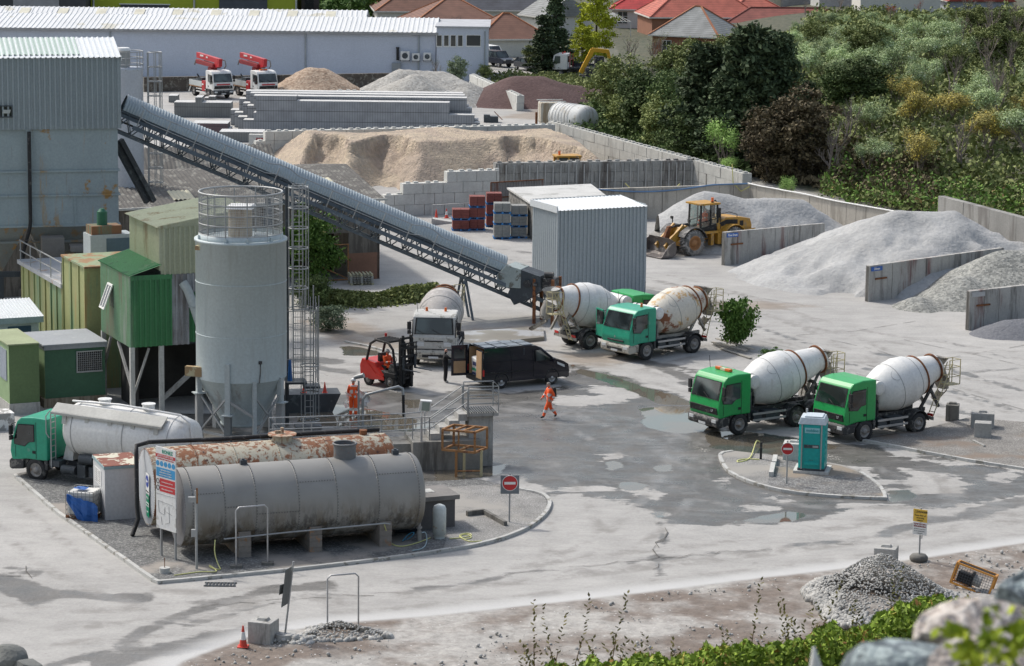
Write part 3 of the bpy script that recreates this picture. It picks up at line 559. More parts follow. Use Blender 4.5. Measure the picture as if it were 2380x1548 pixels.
mb=MB();mb.box(0,3.0,0,3.6,.45,3.05);mb.build('wall',m_gh,T);mb=MB();mb.box(-.02,-.005,0,3.6,.45,3.05);mb.build('side_wall',m_ghl,T);mb=MB();mb.box(-.12,3.1,-.15,3.7,3.05,3.12);mb.box(-.05,3.1,-.1,3.6,2.85,3.05);mb.build('roof',[m_flat],T);mb=MB();mb.box(-.1,3.05,-.1,3.7,0,.45);mb.build('plinth',pm('stained_plinth',(.30,.26,.2),.9,var=.25,streak=((.14,.09,.05),.5,2)),T)
mb=MB();mb.box(1.6,2.8,-.06,-.01,1.7,2.65);wi=mb.build('window',m_black,T)
mb=MB();
for k in range(13):mb.box(1.6+k*.1,1.615+k*.1,-.09,-.07,1.7,2.65)
for k in range(10):mb.box(1.6,2.82,-.09,-.075,1.7+k*.105,1.712+k*.105)
for a in((1.55,2.85,1.64,1.7),(1.55,2.85,2.65,2.7),(1.55,1.6,1.7,2.65)):mb.box(a[0],a[1],-.1,-.02,a[2],a[3])
mb.build('mesh_guard',m_steel,wi)
P=W(24,965);T=thing('olive_hut','small olive green hut with a tall grey window at the left edge','hut',(P.x,P.y,0),R(24))
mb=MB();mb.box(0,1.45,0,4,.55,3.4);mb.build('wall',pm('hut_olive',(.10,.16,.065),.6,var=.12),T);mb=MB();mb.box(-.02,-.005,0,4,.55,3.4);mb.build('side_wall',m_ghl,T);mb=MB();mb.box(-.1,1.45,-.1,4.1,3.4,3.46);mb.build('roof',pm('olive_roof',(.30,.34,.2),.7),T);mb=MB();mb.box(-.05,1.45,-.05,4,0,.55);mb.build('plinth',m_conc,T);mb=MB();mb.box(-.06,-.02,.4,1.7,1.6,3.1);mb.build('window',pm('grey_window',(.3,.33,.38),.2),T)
P=W(92,880);T=thing('white_roofed_hut','pale blue grey hut with a white corrugated roof at the left edge','hut',(P.x,P.y,0),R(24))
za=ZT(P,92,735);mb=MB();mb.box(-6,0,0,4,0,za-.02);mb.build('wall',pm('pale_blue_wall',(.38,.45,.48),.6),T);mb=MB();mb.corr((-6,-.2,za),(6.25,0,0),(0,3,.5),.16,.035,(0,-.2,1));mb.build('roof',m_cladw,T);mb=MB();mb.box(-6,.2,-.24,-.2,za-.28,za+.03);mb.build('fascia',pm('fascia_blue_grey',(.28,.36,.38),.6),T);mb=MB();mb.box(-1.6,-.4,-.03,0,za-1.3,za-.45);mb.build('window',pm('navy_blind',(.03,.07,.12),.4),T)
P=W(18,1000);T=thing('marked_block','pale concrete block with daubed white paint behind the green tanker cab','block',(P.x,P.y,0),R(24));mb=MB();mb.box(-1.6,.35,0,1.2,0,.8);mb.build('block',pm('daubed_concrete',(.34,.33,.31),.9,spots=((.7,.7,.68),.52,2.5)),T,bevel=.03)
P=W(59,958);
# main silo
P=W(562,1010);T=thing('grey_silo','big pale grey silo on legs with a mesh caged roof, before the plant house','silo',(P.x,P.y,0))
m_silo=pm('silo_paint',(.455,.52,.53),.45,var=.035,vs=.4,streak=[((.42,.38,.30),.68,1.0),((.40,.45,.45),.60,2.2)])
r=106/S(1010)*.995;zc=ZT(P,562,872);zt=ZT(P,562,552)
z1,z2=ZT(P,562,770),ZT(P,562,650)
mb=MB();mb.lathe([(zc,r),(zt-.1,r),(zt-.1,r+.05),(zt,r+.05),(zt,r-.15),(zt+.05,.05)],(0,0,0),(0,0,1),64,caps=False);mb.box(-r*.72,-r*.72+.01,-r*.7,-r*.69,z1,z2);sh=mb.build('shell',m_silo,T);mb=MB()
for z in(z1,z2):mb.ring((0,0,z),r,.02,64,4)
mb.build('weld_seam',m_silo,sh)
zk=ZT(P,562,985);mb=MB();mb.lathe([(zk,.95),(zk+.03,1.0),(zk+.12,1.0),(zk+.15,.95),(zc,r)],(0,0,0),(0,0,1),64,caps=False);mb.lathe([(.35,.2),(zk,.95)],(0,0,0),(0,0,1),32);mb.build('cone',pm('silo_cone_paint',(.36,.41,.41),.5,var=.06,streak=((.25,.24,.22),.6,1.5)),T)
rb=r-.18;mb=MB();mb.lathe([(zt+.02,rb),(zt+.24,rb),(zt+.24,rb+.03),(zt+.02,rb+.03)],(0,0,0),(0,0,1),48,caps=False)
for a in(200,255,284,320):mb.cbox((rb*math.cos(R(a)),rb*math.sin(R(a)),zt+.08),.22,.12,.22,0,R(a))
mb.build('curb',m_silo,T)
zr=ZT(P,562,445);mb=MB();hh=zr-zt
for k in range(5):mb.ring((0,0,zt+.25+(hh-.25)*k/4),rb,.03 if k<4 else .045,48)
for k in range(12):a=2*math.pi*k/12+.25;mb.cyl((rb*math.cos(a),rb*math.sin(a),zt),(rb*math.cos(a),rb*math.sin(a),zr),.035,n=6)
cage=mb.build('guard_cage',m_steel,T)
mb=MB()
for k in range(1,26):mb.ring((0,0,zt+.25+(hh-.25)*k/26),rb,.0075,48,3)
for k in range(110):a=2*math.pi*k/110;mb.cyl((rb*math.cos(a),rb*math.sin(a),zt+.25),(rb*math.cos(a),rb*math.sin(a),zr),.0075,n=3,caps=False)
mb.build('wire_mesh',m_steel,cage)
mb=MB();mb.cyl((-.05,.2,zt),(-.05,.2,zt+1.35),.55,n=24);mb.build('filter_drum',pm('buff_drum',(.36,.31,.24),.6,streak=((.2,.13,.08),.55,2)),T);mb=MB();mb.hexa([(-.7,-.4,zt+1.35),(.55,-.5,zt+1.35),(.7,.7,zt+1.35),(-.6,.8,zt+1.35),(-.6,-.3,zt+1.5),(.45,-.4,zt+1.5),(.6,.6,zt+1.5),(-.5,.7,zt+1.5)]);mb.build('filter_lid',m_white,T)
mb=MB();mb.cyl((.95,-.3,zt),(.95,-.3,zt+.15),.34,n=20);mb.cyl((.95,-.3,zt+.15),(.95,-.3,zt+.2),.3,n=20);mb.build('hatch',m_ltgrey,T)
for k,a in enumerate((205,258,292,335,60,130)):
 ca,sa=math.cos(R(a)),math.sin(R(a));rl=r*.99;mb=MB();tk=.24 if k!=2 else .17
 zj=ZT(P,562,905 if k in(0,)else 945 if k==1 else 1000 if k==2 else 925)
 mb.beam((rl*ca,rl*sa,zj),(rl*ca,rl*sa,zc+(.9 if k==1 else .1)),tk,up=(ca,sa,0));mb.cbox((rl*ca,rl*sa,zj),.55,.5,.05,0,R(a));lg=mb.build('leg',m_ltgrey,T)
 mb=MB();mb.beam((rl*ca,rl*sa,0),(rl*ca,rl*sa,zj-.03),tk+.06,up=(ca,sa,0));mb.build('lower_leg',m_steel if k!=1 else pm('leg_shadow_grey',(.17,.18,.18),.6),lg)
def onr(a,z):return(r*math.cos(R(a)),r*math.sin(R(a)),z)
mb=MB();zl=2.2
for a,b in((205,258),(292,335),(258,292)):
 if a!=258:mb.beam(onr(a,zl),onr(b,.3),.08);mb.beam(onr(b,zl),onr(a,.3),.08)
 mb.beam(onr(a,.35),onr(b,.35),.1)
mb.beam(onr(258,2.0),onr(292,1.2),.12);mb.build('bracing',m_steel,T)
mb=MB();mb.cbox((r*math.cos(R(200))-.05,r*math.sin(R(200))-.25,zc+.35),.95,.3,.45,0,R(-15));mb.build('junction_box',pm('yellowed_steel',(.45,.40,.25),.6,spots=((.3,.2,.1),.5,2)),T);mb=MB();mb.cbox((r*math.cos(R(200))+.3,r*math.sin(R(200))-.3,zt-.35),.6,.3,.2,0,R(-15));mb.build('junction_box',pm('yellowed_steel',(.45,.40,.25),.6,spots=((.3,.2,.1),.5,2)),T)
mb=MB();mb.tube([onr(300,zc+.9)[:2]+(zc+.9,),(r*math.cos(R(300))*1.01,r*math.sin(R(300))*1.02,zc+.6),(r*math.cos(R(298))*1.02,r*math.sin(R(298))*1.02,zc)],.025);mb.cbox((r*math.cos(R(300)),r*math.sin(R(300))-.05,zc+.95),.16,.06,.14);mb.build('sensor_cable',m_chassis,T)
P=W(700,992);T=thing('caged_ladder','tall rusty grey caged ladder with a landing, right of the grey silo','ladder',(P.x,P.y,0),R(8))
zl1=ZT(P,700,885);zl2=ZT(P,700,715);ztop=ZT(P,700,428)
mb=MB();
for x in(-.25,.15):mb.beam((x+.45,.3,0),(x+.45,.3,zl2+1),.06)
z=.3
while z<zl2:mb.cyl((.2,.3,z),(.6,.3,z),.018,n=5);z+=.3
mb.build('ladder',m_steel,T)
mb=MB();z=.35
while z<zl1+1.5:mb.ring((.4,-.1,z),.44,.03,20);z+=1.32
for a in(200,235,270,305,340):mb.cyl((.4+.44*math.cos(R(a)),-.1+.44*math.sin(R(a)),.35),(.4+.44*math.cos(R(a)),-.1+.44*math.sin(R(a)),zl2+.6),.022,n=5)
mb.build('safety_hoops',m_steel,T)
mb=MB();z=zl2
while z<ztop:mb.ring((-.12,-.1,z),.46,.03,20);z+=.95
for a in(190,225,270,315,350):mb.cyl((-.12+.46*math.cos(R(a)),-.1+.46*math.sin(R(a)),zl2),(-.12+.46*math.cos(R(a)),-.1+.46*math.sin(R(a)),ztop),.024,n=5)
for x in(-.35,.1):mb.beam((x,.3,zl1),(x,.3,ztop),.06)
z=zl1
while z<ztop:mb.cyl((-.35,.3,z),(.1,.3,z),.018,n=5);z+=.3
mb.build('upper_ladder',m_steel,T)
mb=MB();mb.box(-.75,.25,-.4,.7,zl1-.1,zl1);mb.box(.1,.9,-.2,.7,zl1-.35,zl1-.25);mb.build('landing',m_dsteel,T)
mb=MB()
for x in(-.7,.75):
 for y in(-.35,.7):mb.beam((x,y,zl1 if x>0 or y<0 else 0),(x,y,zl2+.1),.05)
for z in(zl1+.5,zl1+1.1,zl2-.1):mb.beam((-.7,-.38,z),(.75,-.38,z),.035);mb.beam((.75,-.35,z),(.75,.7,z),.035)
for k in range(14):mb.cyl((-.7+k*.105,-.4,zl1),(-.7+k*.105,-.4,zl2-.1),.008,n=4)
mb.build('landing_guard',m_steel,T)
mb=MB();mb.beam((-.62,.6,0),(-.62,.6,ztop-.2),.16);mb.box(-.3,.95,-.5,.6,0,.1);mb.build('column',m_dsteel,T)
mb=MB();mb.cyl((-.55,-.5,zl1+.1),(-.55,-.5,zl1+1.1),.12,.06,10);mb.build('blue_bag',pm('blue_plastic',(.02,.12,.35),.5),T)
# sheds, walls and stacks in the middle of the yard
def box_thing(name,label,cat,FL,FR,depth,rz=None):pass
FR,FL=W(1497,692),W(1294,706);a=math.atan2(FR.y-FL.y,FR.x-FL.x);wd=(FR-FL).length
T=thing('pale_metal_shed','pale grey ribbed metal shed with a white roof, standing behind the mixers','shed',(FL.x,FL.y,0),a)
m_pshed=pm('pale_shed_cladding',(.37,.41,.43),.5,.1,var=.05)
h=ZT(FL,1294,490);dp=3.4
mb=MB();mb.corr((0,0,.25),(wd,0,0),(0,0,h-.25),.26,.07,(0,-1,0));mb.corr((wd,0,.25),(0,dp,0),(0,0,h-.1),.26,.035,(1,0,0));mb.corr((0,dp,.9),(0,-dp,0),(0,0,h-.9+.15),.26,.035,(-1,0,0));mb.corr((0,dp,.25),(wd,0,0),(0,0,h+.05),.26,.035,(0,1,0))
mb.box(-.06,.06,-.06,.05,.1,h);mb.box(wd-.03,wd+.06,-.06,.05,.1,h);mb.build('cladding',m_pshed,T)
mb=MB();mb.corr((-.1,-.12,h),(wd+.2,0,0),(0,dp+.24,.25),.26,.035,(0,-.1,1));mb.box(-.14,-.08,-.12,dp+.1,h-.12,h+.28);mb.build('roof',m_cladw,T)
mb=MB()
for x,y in((.05,.05),(.05,dp-.1),(wd-.1,.05)):mb.box(x-.08,x+.08,y,y+.16,0,1.2)
mb.build('post',m_rust,T)
P=W(1240,560);e1=W(1182,520)-P;
T=thing('flat_roofed_bunker','rough concrete bunker with a flat pale roof behind the pale metal shed','bunker',(P.x,P.y,0))
c=[P,W(1420,548),W(1372,508),W(1182,518)];hb=[ZT(c[0],1240,474),ZT(c[3],1182,444)];hb=sum(hb)/2
mb=MB();mb.poly(c,0,hb);mb.build('wall',pm('rough_dark_concrete',(.22,.215,.20),.95,var=.3,spots=((.12,.12,.11),.5,3),bump=.5),T,world=True)
mb=MB();mb.poly([c[0]+V(-.1,-.1,0),c[1],c[2],c[3]+V(-.15,0,0)],hb,hb+.12);mb.build('roof_slab',pm('roof_slab',(.50,.50,.48),.85,var=.12,spots=((.36,.36,.34),.58,.7)),T,world=True)
P=W(1140,512);T=thing('steel_gate','rust edged corrugated steel panel gate behind the red block pallets','gate',(P.x,P.y,0))
zg=ZT(P,1140,424);mb=MB();a_,b_=P,W(1262,504);mb.corr(V(a_.x,a_.y,.1),(b_-a_),(0,0,zg-.1),.22,.05,(0,-1,0));mb.build('panel',pm('gate_sheet',(.28,.27,.26),.7,streak=((.2,.09,.06),.56,1.5)),T,world=True)
mb=MB();
for z in(zg,zg*.6,.1):mb.beam(V(a_.x,a_.y-.08,z),V(b_.x,b_.y-.08,z),.07)
mb.beam(V(a_.x,a_.y-.08,0),V(a_.x,a_.y-.08,zg),.09);mb.build('frame',m_rust,T,world=True)
m_blk=pm('block_concrete',(.40,.40,.375),.9,var=.16,vs=1.2,streak=((.24,.235,.22),.62,1.2),bump=.2)
m_blkp=pm('pale_block_concrete',(.52,.52,.49),.9,var=.12,vs=1.2,streak=((.36,.35,.32),.64,1.1),bump=.2)
m_blkd=pm('stained_block_concrete',(.31,.31,.295),.9,var=.22,vs=1.2,streak=((.11,.095,.085),.55,1.3),bump=.2)
def blockwall(name,label,P,Q,courses,mat,bl=1.55,bh=.78,bw=.75,studs=True,z0=0,group=None,studlen=None):
 P=V(P.x,P.y,0);Q=V(Q.x,Q.y,0);T=thing(name,label,'wall',(P.x,P.y,z0));d=Q-P;Lw=d.length;d.normalize();n=V(-d.y,d.x,0)
 mb=MB()
 for ci,(s0,s1)in enumerate(courses):
  off=(ci%2)*bl/2;x=s0*Lw;first=True
  while x<s1*Lw-.05:
   x2=min(x+bl-(off if first and off else 0),s1*Lw);first=False
   if x2-x>.15:
    j=rnd.uniform(-.02,.02);g=.018;zz=z0+ci*bh
    p=[P+d*(x+g)+n*j,P+d*(x2-g)+n*j,P+d*(x2-g)+n*(bw+j),P+d*(x+g)+n*(bw+j)]
    mb.hexa([q+V(0,0,zz+.012)for q in p]+[q+V(0,0,zz+bh-.006)for q in p])
    top=ci==len(courses)-1 or not(courses[ci+1][0]*Lw-.1<=x<=courses[ci+1][1]*Lw-.1)
    if studs and top:
     m_=[(x+(x2-x)*f)for f in((.3,.7)if x2-x>1.2 else(.5,))]
     for u in m_:mb.cbox((P+d*u+n*(bw/2+j))+V(0,0,zz+bh+.05),.34,.3,.11,0,math.atan2(d.y,d.x))
   x=x2
 mb.build('blocks',mat,T,world=True,bevel=0)
 c_=MB();c_.hexa([P+d*.1+n*.1,P+d*(Lw*courses[0][1]-.1)+n*.1,P+d*(Lw*courses[0][1]-.1)+n*(bw-.1),P+d*.1+n*(bw-.1)]+[q+V(0,0,z0+bh*.95)for q in(P+d*.1+n*.1,P+d*(Lw*courses[0][1]-.1)+n*.1,P+d*(Lw*courses[0][1]-.1)+n*(bw-.1),P+d*.1+n*(bw-.1))])
 return T
blockwall('block_wall','pale concrete block wall stepping up in four courses in front of the sand heap',W(893,503),W(1160,493),[(0,1),(.0,1),(.16,1),(.54,1)],m_blkp)
Pa,Qa=W(1150,475),W(1617,466)
blockwall('block_wall','stained grey block wall with upright steel posts, below the long angled wall',Pa,Qa,[(0,1)]*4,m_blkd)
dd=(Qa-Pa);T=thing('steel_props','row of thin steel posts bolted along the stained grey block wall','post',(Pa.x,Pa.y,0))
for k in range(26):p=Pa+dd*(k+.4)/26-V(0,.12,0);mb=MB();mb.beam((p.x,p.y,0),(p.x,p.y,2.95),.09);mb.build('post',m_steel,T,world=True)
Pb,Qb=W(1292,364),W(1745,500)
blockwall('block_wall','long concrete block wall running diagonally in front of the trees',Qb,Pb,[(0,1)]*4,m_blk)
blockwall('block_wall','two low dark blocks ending the long diagonal wall',W(1640,476),W(1735,474),[(0,1)]*3,m_dconc)
blockwall('block_wall','pale block wall along the back of the sand heap',W(595,394),W(1290,374),[(0,1)]*3+[(.03,1)],m_blkp)
blockwall('block_wall','row of pale blocks right of the grey gravel heap',W(1218,258),W(1106,206),[(0,1)]*2,m_blkp,bl=1.5)
blockwall('block_wall','short pale block wall left of the tan heap',W(780,246),W(850,248),[(0,1)]*2,m_blkp)
blockwall('block_wall','short pale block wall between the tan and grey heaps',W(1000,249),W(1050,250),[(0,1)]*2,m_blkp)
m_rw=pm('retaining_wall',(.42,.39,.34),.9,var=.14,vs=.5,streak=[((.25,.23,.2),.58,1.0),((.28,.15,.11),.68,.8)],bump=.2)
m_bay=pm('bay_wall',(.40,.39,.365),.9,var=.16,vs=.6,streak=[((.16,.045,.04),.60,.75),((.14,.135,.125),.56,1.4)],bump=.2)
def castwall(name,label,P,Q,h0,h1,mat,th=.3,pl=1.05,z0=0,cap=None):
 P=V(P.x,P.y,0);Q=V(Q.x,Q.y,0);T=thing(name,label,'wall',(P.x,P.y,z0));d=Q-P;L=d.length;d.normalize();n=V(-d.y,d.x,0);mb=MB();k=max(1,round(L/pl))
 for i in range(k):
  a_,b_=L*i/k+.012,L*(i+1)/k-.012;ha,hb_=h0+(h1-h0)*a_/L,h0+(h1-h0)*b_/L;j=rnd.uniform(-.015,.015)
  q=[P+d*a_+n*j,P+d*b_+n*j,P+d*b_+n*(th+j),P+d*a_+n*(th+j)];mb.hexa([p+V(0,0,z0-.2)for p in q]+[q[0]+V(0,0,z0+ha),q[1]+V(0,0,z0+hb_),q[2]+V(0,0,z0+hb_),q[3]+V(0,0,z0+ha)])
 mb.build('wall_panels',mat,T,world=True);
 c_=MB();c_.hexa([P+n*.05,P+d*L+n*.05,P+d*L+n*(th-.05),P+n*(th-.05),P+n*.05+V(0,0,z0+h0-.05),P+d*L+n*.05+V(0,0,z0+h1-.05),P+d*L+n*(th-.05)+V(0,0,z0+h1-.05),P+n*(th-.05)+V(0,0,z0+h0-.05)]);c_.build('core',m_dconc,T,world=True)
 return T
Pc,Qc=W(1372,512),W(1736,506);hC=ZT(Qc,1736,428)
castwall('retaining_wall','cast concrete wall with a blue pipe along its top, behind the wheel loader',Pc,Qc,ZT(Pc,1372,440),hC,m_rw)
Qd=W(2100,580);castwall('retaining_wall','buff cast concrete wall running down to the right behind the pale dust heaps',Qc,Qd,hC,ZT(Qd,2100,498),m_rw)
T=thing('blue_pipe','blue water pipe sagging along the top of the cast concrete wall','pipe',(Pc.x,Pc.y,0));pts=[]
for k in range(31):t=k/30;p=Pc+(Qc-Pc)*t;z=ZT(Pc,1372,440)+(hC-ZT(Pc,1372,440))*t;pts.append((p.x,p.y-.1,z+.05-.35*math.sin(math.pi*min(1,t*1.3))*(t<.77)))
mb=MB();mb.tube(pts,.06);mb.build('pipe',pm('blue_pvc',(.12,.22,.38),.4),T,world=True)
T=thing('white_pipe','white pipe along the top of the buff wall below the bank of trees','pipe',(Qc.x,Qc.y,0));mb=MB();mb.tube([V(Qc.x,Qc.y-.1,hC+.05)+(V(Qd.x,Qd.y-.1,ZT(Qd,2100,498)+.05)-V(Qc.x,Qc.y-.1,hC+.05))*(k/12)+V(0,0,rnd.uniform(-.04,.04))for k in range(13)],.055);mb.build('pipe',m_white,T,world=True)
T=thing('yellow_hose','pale yellow hose looped over the cast concrete wall','hose',(Qc.x-3,Qc.y,0));mb=MB();zq=hC-.1
mb.tube([V(Qc.x-9+k*.5,Qc.y-.25-.35*k*.02,zq+.1-1.3*math.sin(math.pi*k/8))for k in range(9)],.04);mb.tube([V(Qc.x-1.2,Qc.y-.2,zq+1.6),V(Qc.x-1.1,Qc.y-.25,zq+.2),V(Qc.x-.5,Qc.y-.25,zq-.4),V(Qc.x+.2,Qc.y-.2,zq)],.04);mb.build('hose',pm('yellow_hose',(.62,.58,.20),.5),T,world=True)
Pe,Qe=W(2176,590),W(2420,660)
castwall('bank_wall','rough grey concrete wall topped with ivy at the right edge of the yard',Pe,Qe,ZT(Pe,2176,462)+.2,ZT(Qe,2420,520),pm('rough_wall',(.27,.265,.25),.95,var=.22,vs=.5,streak=((.15,.14,.13),.56,.7),bump=.4),th=.5,pl=3.5)
def bay(label,P,Q,hp,hq,txt=None,tc=None):
 T=castwall('bay_wall',label,P,Q,hp,hq,m_bay)
 d=(Q-P);d.z=0;a_=math.atan2(d.y,d.x);n=V(math.sin(a_),-math.cos(a_),0);dn=d.normalized()
 if txt is not None:
  c_=V(P.x,P.y,hp-.22)+dn*.62+n*.03-T.location;mb=MB();mb.cbox(c_,.95,.03,.26,0,a_);s_=mb.build('name_plate',tc,T)
  if txt:text('plate_text',txt,.2,m_white,s_,c_+n*.02,(R(90),0,a_),bold=.006)
 mb=MB();mb.cbox(V(P.x,P.y,hp*.62)+dn*1.0+n*.05-T.location,1.0,.06,.1,0,a_);mb.build('steel_channel',m_rust,T)
 return T
m_bluep=pm('blue_plate',(.03,.12,.42),.5,fine=0)
P,Q=W(1683,617),W(1915,594);bay('bay wall lettered Fine Dust, with rust stains, in front of the loader',P,Q,ZT(P,1683,540),ZT(P,1683,540),'Fine Dust',m_bluep)
P,Q=W(2018,702),W(2330,660);bay('bay wall lettered 20mm with dark red streaks, between the pale and the grey heap',P,Q,ZT(P,2018,618),ZT(P,2018,618)+.1,'20mm',m_bluep)
P,Q=W(2251,768),W(2520,740);bay('nearest bay wall at the right edge, with a blank white plate',P,Q,ZT(P,2251,677),ZT(P,2251,677)+.1,'',pm('dusty_plate',(.45,.45,.45),.6))
# heaps
def heap(name,label,peaks,mat,x0,x1,y0,y1,step=.35,slope=.68,rough=.12,gull=.0,cut=None,z0=-.05,seed=0,kind_cat='heap',maxh=None,sk=.55):
 xs_=np.arange(x0,x1,step);ys_=np.arange(y0,y1,step);X,Y=np.meshgrid(xs_,ys_)
 wx=X+.9*(fbm(X+seed,Y,3,.28)-.5);wy=Y+.9*(fbm(X,Y+seed+40,3,.28)-.5);Z=np.full(X.shape,-9.0)
 for pk in peaks:
  (ax,ay,ah,bx,by,bh)=pk if len(pk)==6 else(pk[0],pk[1],pk[2],pk[0]+.01,pk[1],pk[2])
  ex,ey_=bx-ax,by-ay;t=np.clip(((wx-ax)*ex+(wy-ay)*ey_)/(ex*ex+ey_*ey_+1e-9),0,1);d=np.hypot(wx-ax-ex*t,wy-ay-ey_*t);hh=ah+(bh-ah)*t
  d2=np.sqrt(d*d+sk*sk)-sk;z=hh-d2*slope;m=np.clip((z-Z)/.7+.5,0,1);Z=np.where(Z<-8,z,Z*(1-m)+z*m+.7*m*(1-m)*.5)
  if gull:an=np.arctan2(wy-ay-ey_*t,wx-ax-ex*t);Z=Z-gull*np.clip(d/3,0,1)*np.abs(np.sin(an*9+4*fbm(X,Y,3,.3)))*np.clip(fbm(X+9,Y,3,.2)*2.4-1,0,1)
 Z=Z+rough*(fbm(X+seed,Y,5,.8)-.5)*2+rough*.5*(vnoise(X*3,Y*3)-.5)
 if maxh:Z=np.minimum(Z,maxh+.25*(fbm(X,Y,3,.3)-.5))
 if cut:Z=cut(X,Y,Z)
 Z=np.maximum(Z,-.12)
 ok=Z>-.11;cx,cy=float(X[ok].mean()),float(Y[ok].mean())
 r_,c_=X.shape;idx=np.arange(r_*c_).reshape(r_,c_);q=np.stack([idx[:-1,:-1],idx[:-1,1:],idx[1:,1:],idx[1:,:-1]],-1).reshape(-1,4)
 q=q[ok.ravel()[q].any(1)];used=np.unique(q);mp=np.zeros(r_*c_,int);mp[used]=np.arange(len(used))
 me=bpy.data.meshes.new(name);co=np.stack([X.ravel()[used]-cx,Y.ravel()[used]-cy,Z.ravel()[used]],-1)
 me.from_pydata(co.tolist(),[],mp[q].tolist());me.polygons.foreach_set('use_smooth',np.ones(len(q),bool));me.materials.append(mat)
 o=mesh_obj(name,me);o.location=(cx,cy,0);return tag(o,label,kind_cat)
def peak(x,y,ybase):
 P=W(x,ybase);return(P.x,P.y,ZT(P,x,y))
def ridge(*a):p,q=peak(*a[:3]),peak(*a[3:]);return p+q
def granmat(name,c1,c2,s=8,bumpd=.05,c3=None):
 t=NT(name);v=t.vor(s,out=1);n=t.n.new('ShaderNodeSeparateColor');t.l.new(v,n.inputs[0]);c=t.mix(n.outputs[0],c1,c2);c=t.mul(c,t.lin(t.noise(.35,5),.3,.7,.86,1.12))
 if c3:c=t.mix(t.step(t.noise(.3,4),.5,.6),c,c3)
 t.bump(t.math('ADD',t.noise(s*.8,4),t.noise(1.2,5)),.7,bumpd*2);return t.out(c,.95)
m_dust=granmat('pale_stone_dust',(.33,.333,.33),(.40,.402,.395),5)
m_20=granmat('grey_gravel_20',(.15,.155,.145),(.36,.36,.33),7,.06)
m_g2=granmat('light_gravel',(.25,.24,.22),(.42,.41,.38),5,.07)
m_tan=granmat('tan_gravel',(.26,.18,.125),(.46,.36,.27),5,.07)
m_red=granmat('red_brown_aggregate',(.085,.048,.045),(.115,.07,.065),6)
m_fine=granmat('dark_fines',(.13,.135,.15),(.17,.175,.19),9)
heap('stone_dust_heap','huge pale grey heap of fine stone dust on the right of the yard',[ridge(2075,490,640,2210,492,640),ridge(2210,492,640,2330,540,650),ridge(1960,550,645,2075,490,640),ridge(1800,603,636,1960,550,645)],m_dust,10,46,158,200,.3,.43,.10,.55)
heap('stone_dust_heap','pale grey dust heap against the buff wall behind the wheel loader',[ridge(1640,443,560,1740,462,560),ridge(1740,462,560,1850,460,555),peak(1870,480,555),peak(1590,470,560)],m_dust,10,32,184,205,.35,.62,.1,.25,seed=5)
heap('gravel_heap','dark grey gravel heap between the last two bay walls',[ridge(2320,582,690,2500,585,690),peak(2240,640,705),peak(2130,690,716)],m_20,18,48,153,174,.3,.60,.06,0,seed=9)
heap('fines_heap','low dark heap at the foot of the nearest bay wall on the right edge',[ridge(2340,745,778,2520,735,778)],m_fine,22,42,147,162,.3,.5,.05,seed=12)
heap('gravel_heap','broad light grey gravel heap behind the block stacks',[ridge(930,162,235,1030,166,235),ridge(1030,166,235,1085,190,240),peak(960,172,245)],m_g2,-16,6,255,300,.5,.55,.2,0,seed=20)
heap('tan_gravel_heap','tan gravel heap between the pump truck and the light grey heap',[ridge(725,156,225,750,158,225)],m_tan,-30,-10,260,300,.5,.62,.2,0,seed=24)
heap('red_aggregate_heap','dark red brown heap in front of the parked cars',[ridge(1195,176,240,1260,178,240),ridge(1260,180,240,1400,212,240)],m_red,-6,20,265,305,.5,.5,.08,0,seed=28)
t=NT('building_sand');c=t.mix(t.step(t.noise(.35,4),.44,.6),(.56,.46,.345),(.47,.38,.30));c=t.mul(c,t.lin(t.noise(2.5,5),.3,.7,.85,1.12));c=t.mix(t.math('MULTIPLY',t.step(t.noise(1,5,t.mapv(t.g,(.8,.8,2.5)),.7),.52,.66),.5),c,(.36,.30,.235));t.bump(t.math('ADD',t.noise(1.6,6,rough=.75),t.noise(5,4)),1.0,.3);m_sand=t.out(c,.95)
_cl=[W(x,y,3.0)for x,y in((560,400),(640,380),(660,363),(700,340),(740,323),(782,321),(813,337),(850,332),(893,321),(930,325),(973,337),(1012,352),(1060,343),(1110,333),(1186,324),(1247,327),(1325,345),(1420,380))]
_fp=G([(596,392),(640,425),(720,470),(800,480),(900,468),(1000,440),(1140,425),(1300,452),(1430,462),(1480,450),(1420,405),(1340,380),(1292,371),(596,388)])
def sandcut(X,Y,Z):
 Xw=X+.8*(fbm(X,Y,3,.5)-.5);ly=np.interp(Xw,[p.x for p in _cl],[p.y for p in _cl])+.35*np.sin(X*1.1)+.3*np.sin(X*2.7+1)+1.6*(fbm(X,Y*0,3,.45)-.5);d=Y-ly+.8*(fbm(X,Y,4,.9)-.5);dun=.14*np.sin(X*.55+Y*.25)*np.sin(Y*.5-X*.12)+.35*(fbm(X,Y,3,.35)-.5)
 top=3.25+dun*np.clip(d/3,0,1);lo=2.3+.30*np.clip(d,-9,0)+.55*(fbm(X,Y,3,.28)-.5)+.8*(fbm(X*1.6,Y*.7,5,1.3)-.5)
 k=np.clip(d/.45+.5,0,1);H=lo*(1-k)+top*k;e=np.clip(-poly_sd(X,Y,_fp),-1,50);H=np.minimum(H,.9*e+.3*(fbm(X,Y,3,.6)-.3));return np.where(e>-.2,H+(.30*(1-k)+.06)*(fbm(X,Y,4,1.9)-.5),-.2)
heap('sand_heap','broad buff sand heap with a dug out, crumbling front',[(0,215,3)],m_sand,-30,16,190,236,.28,.6,.0,0,cut=sandcut,seed=30)
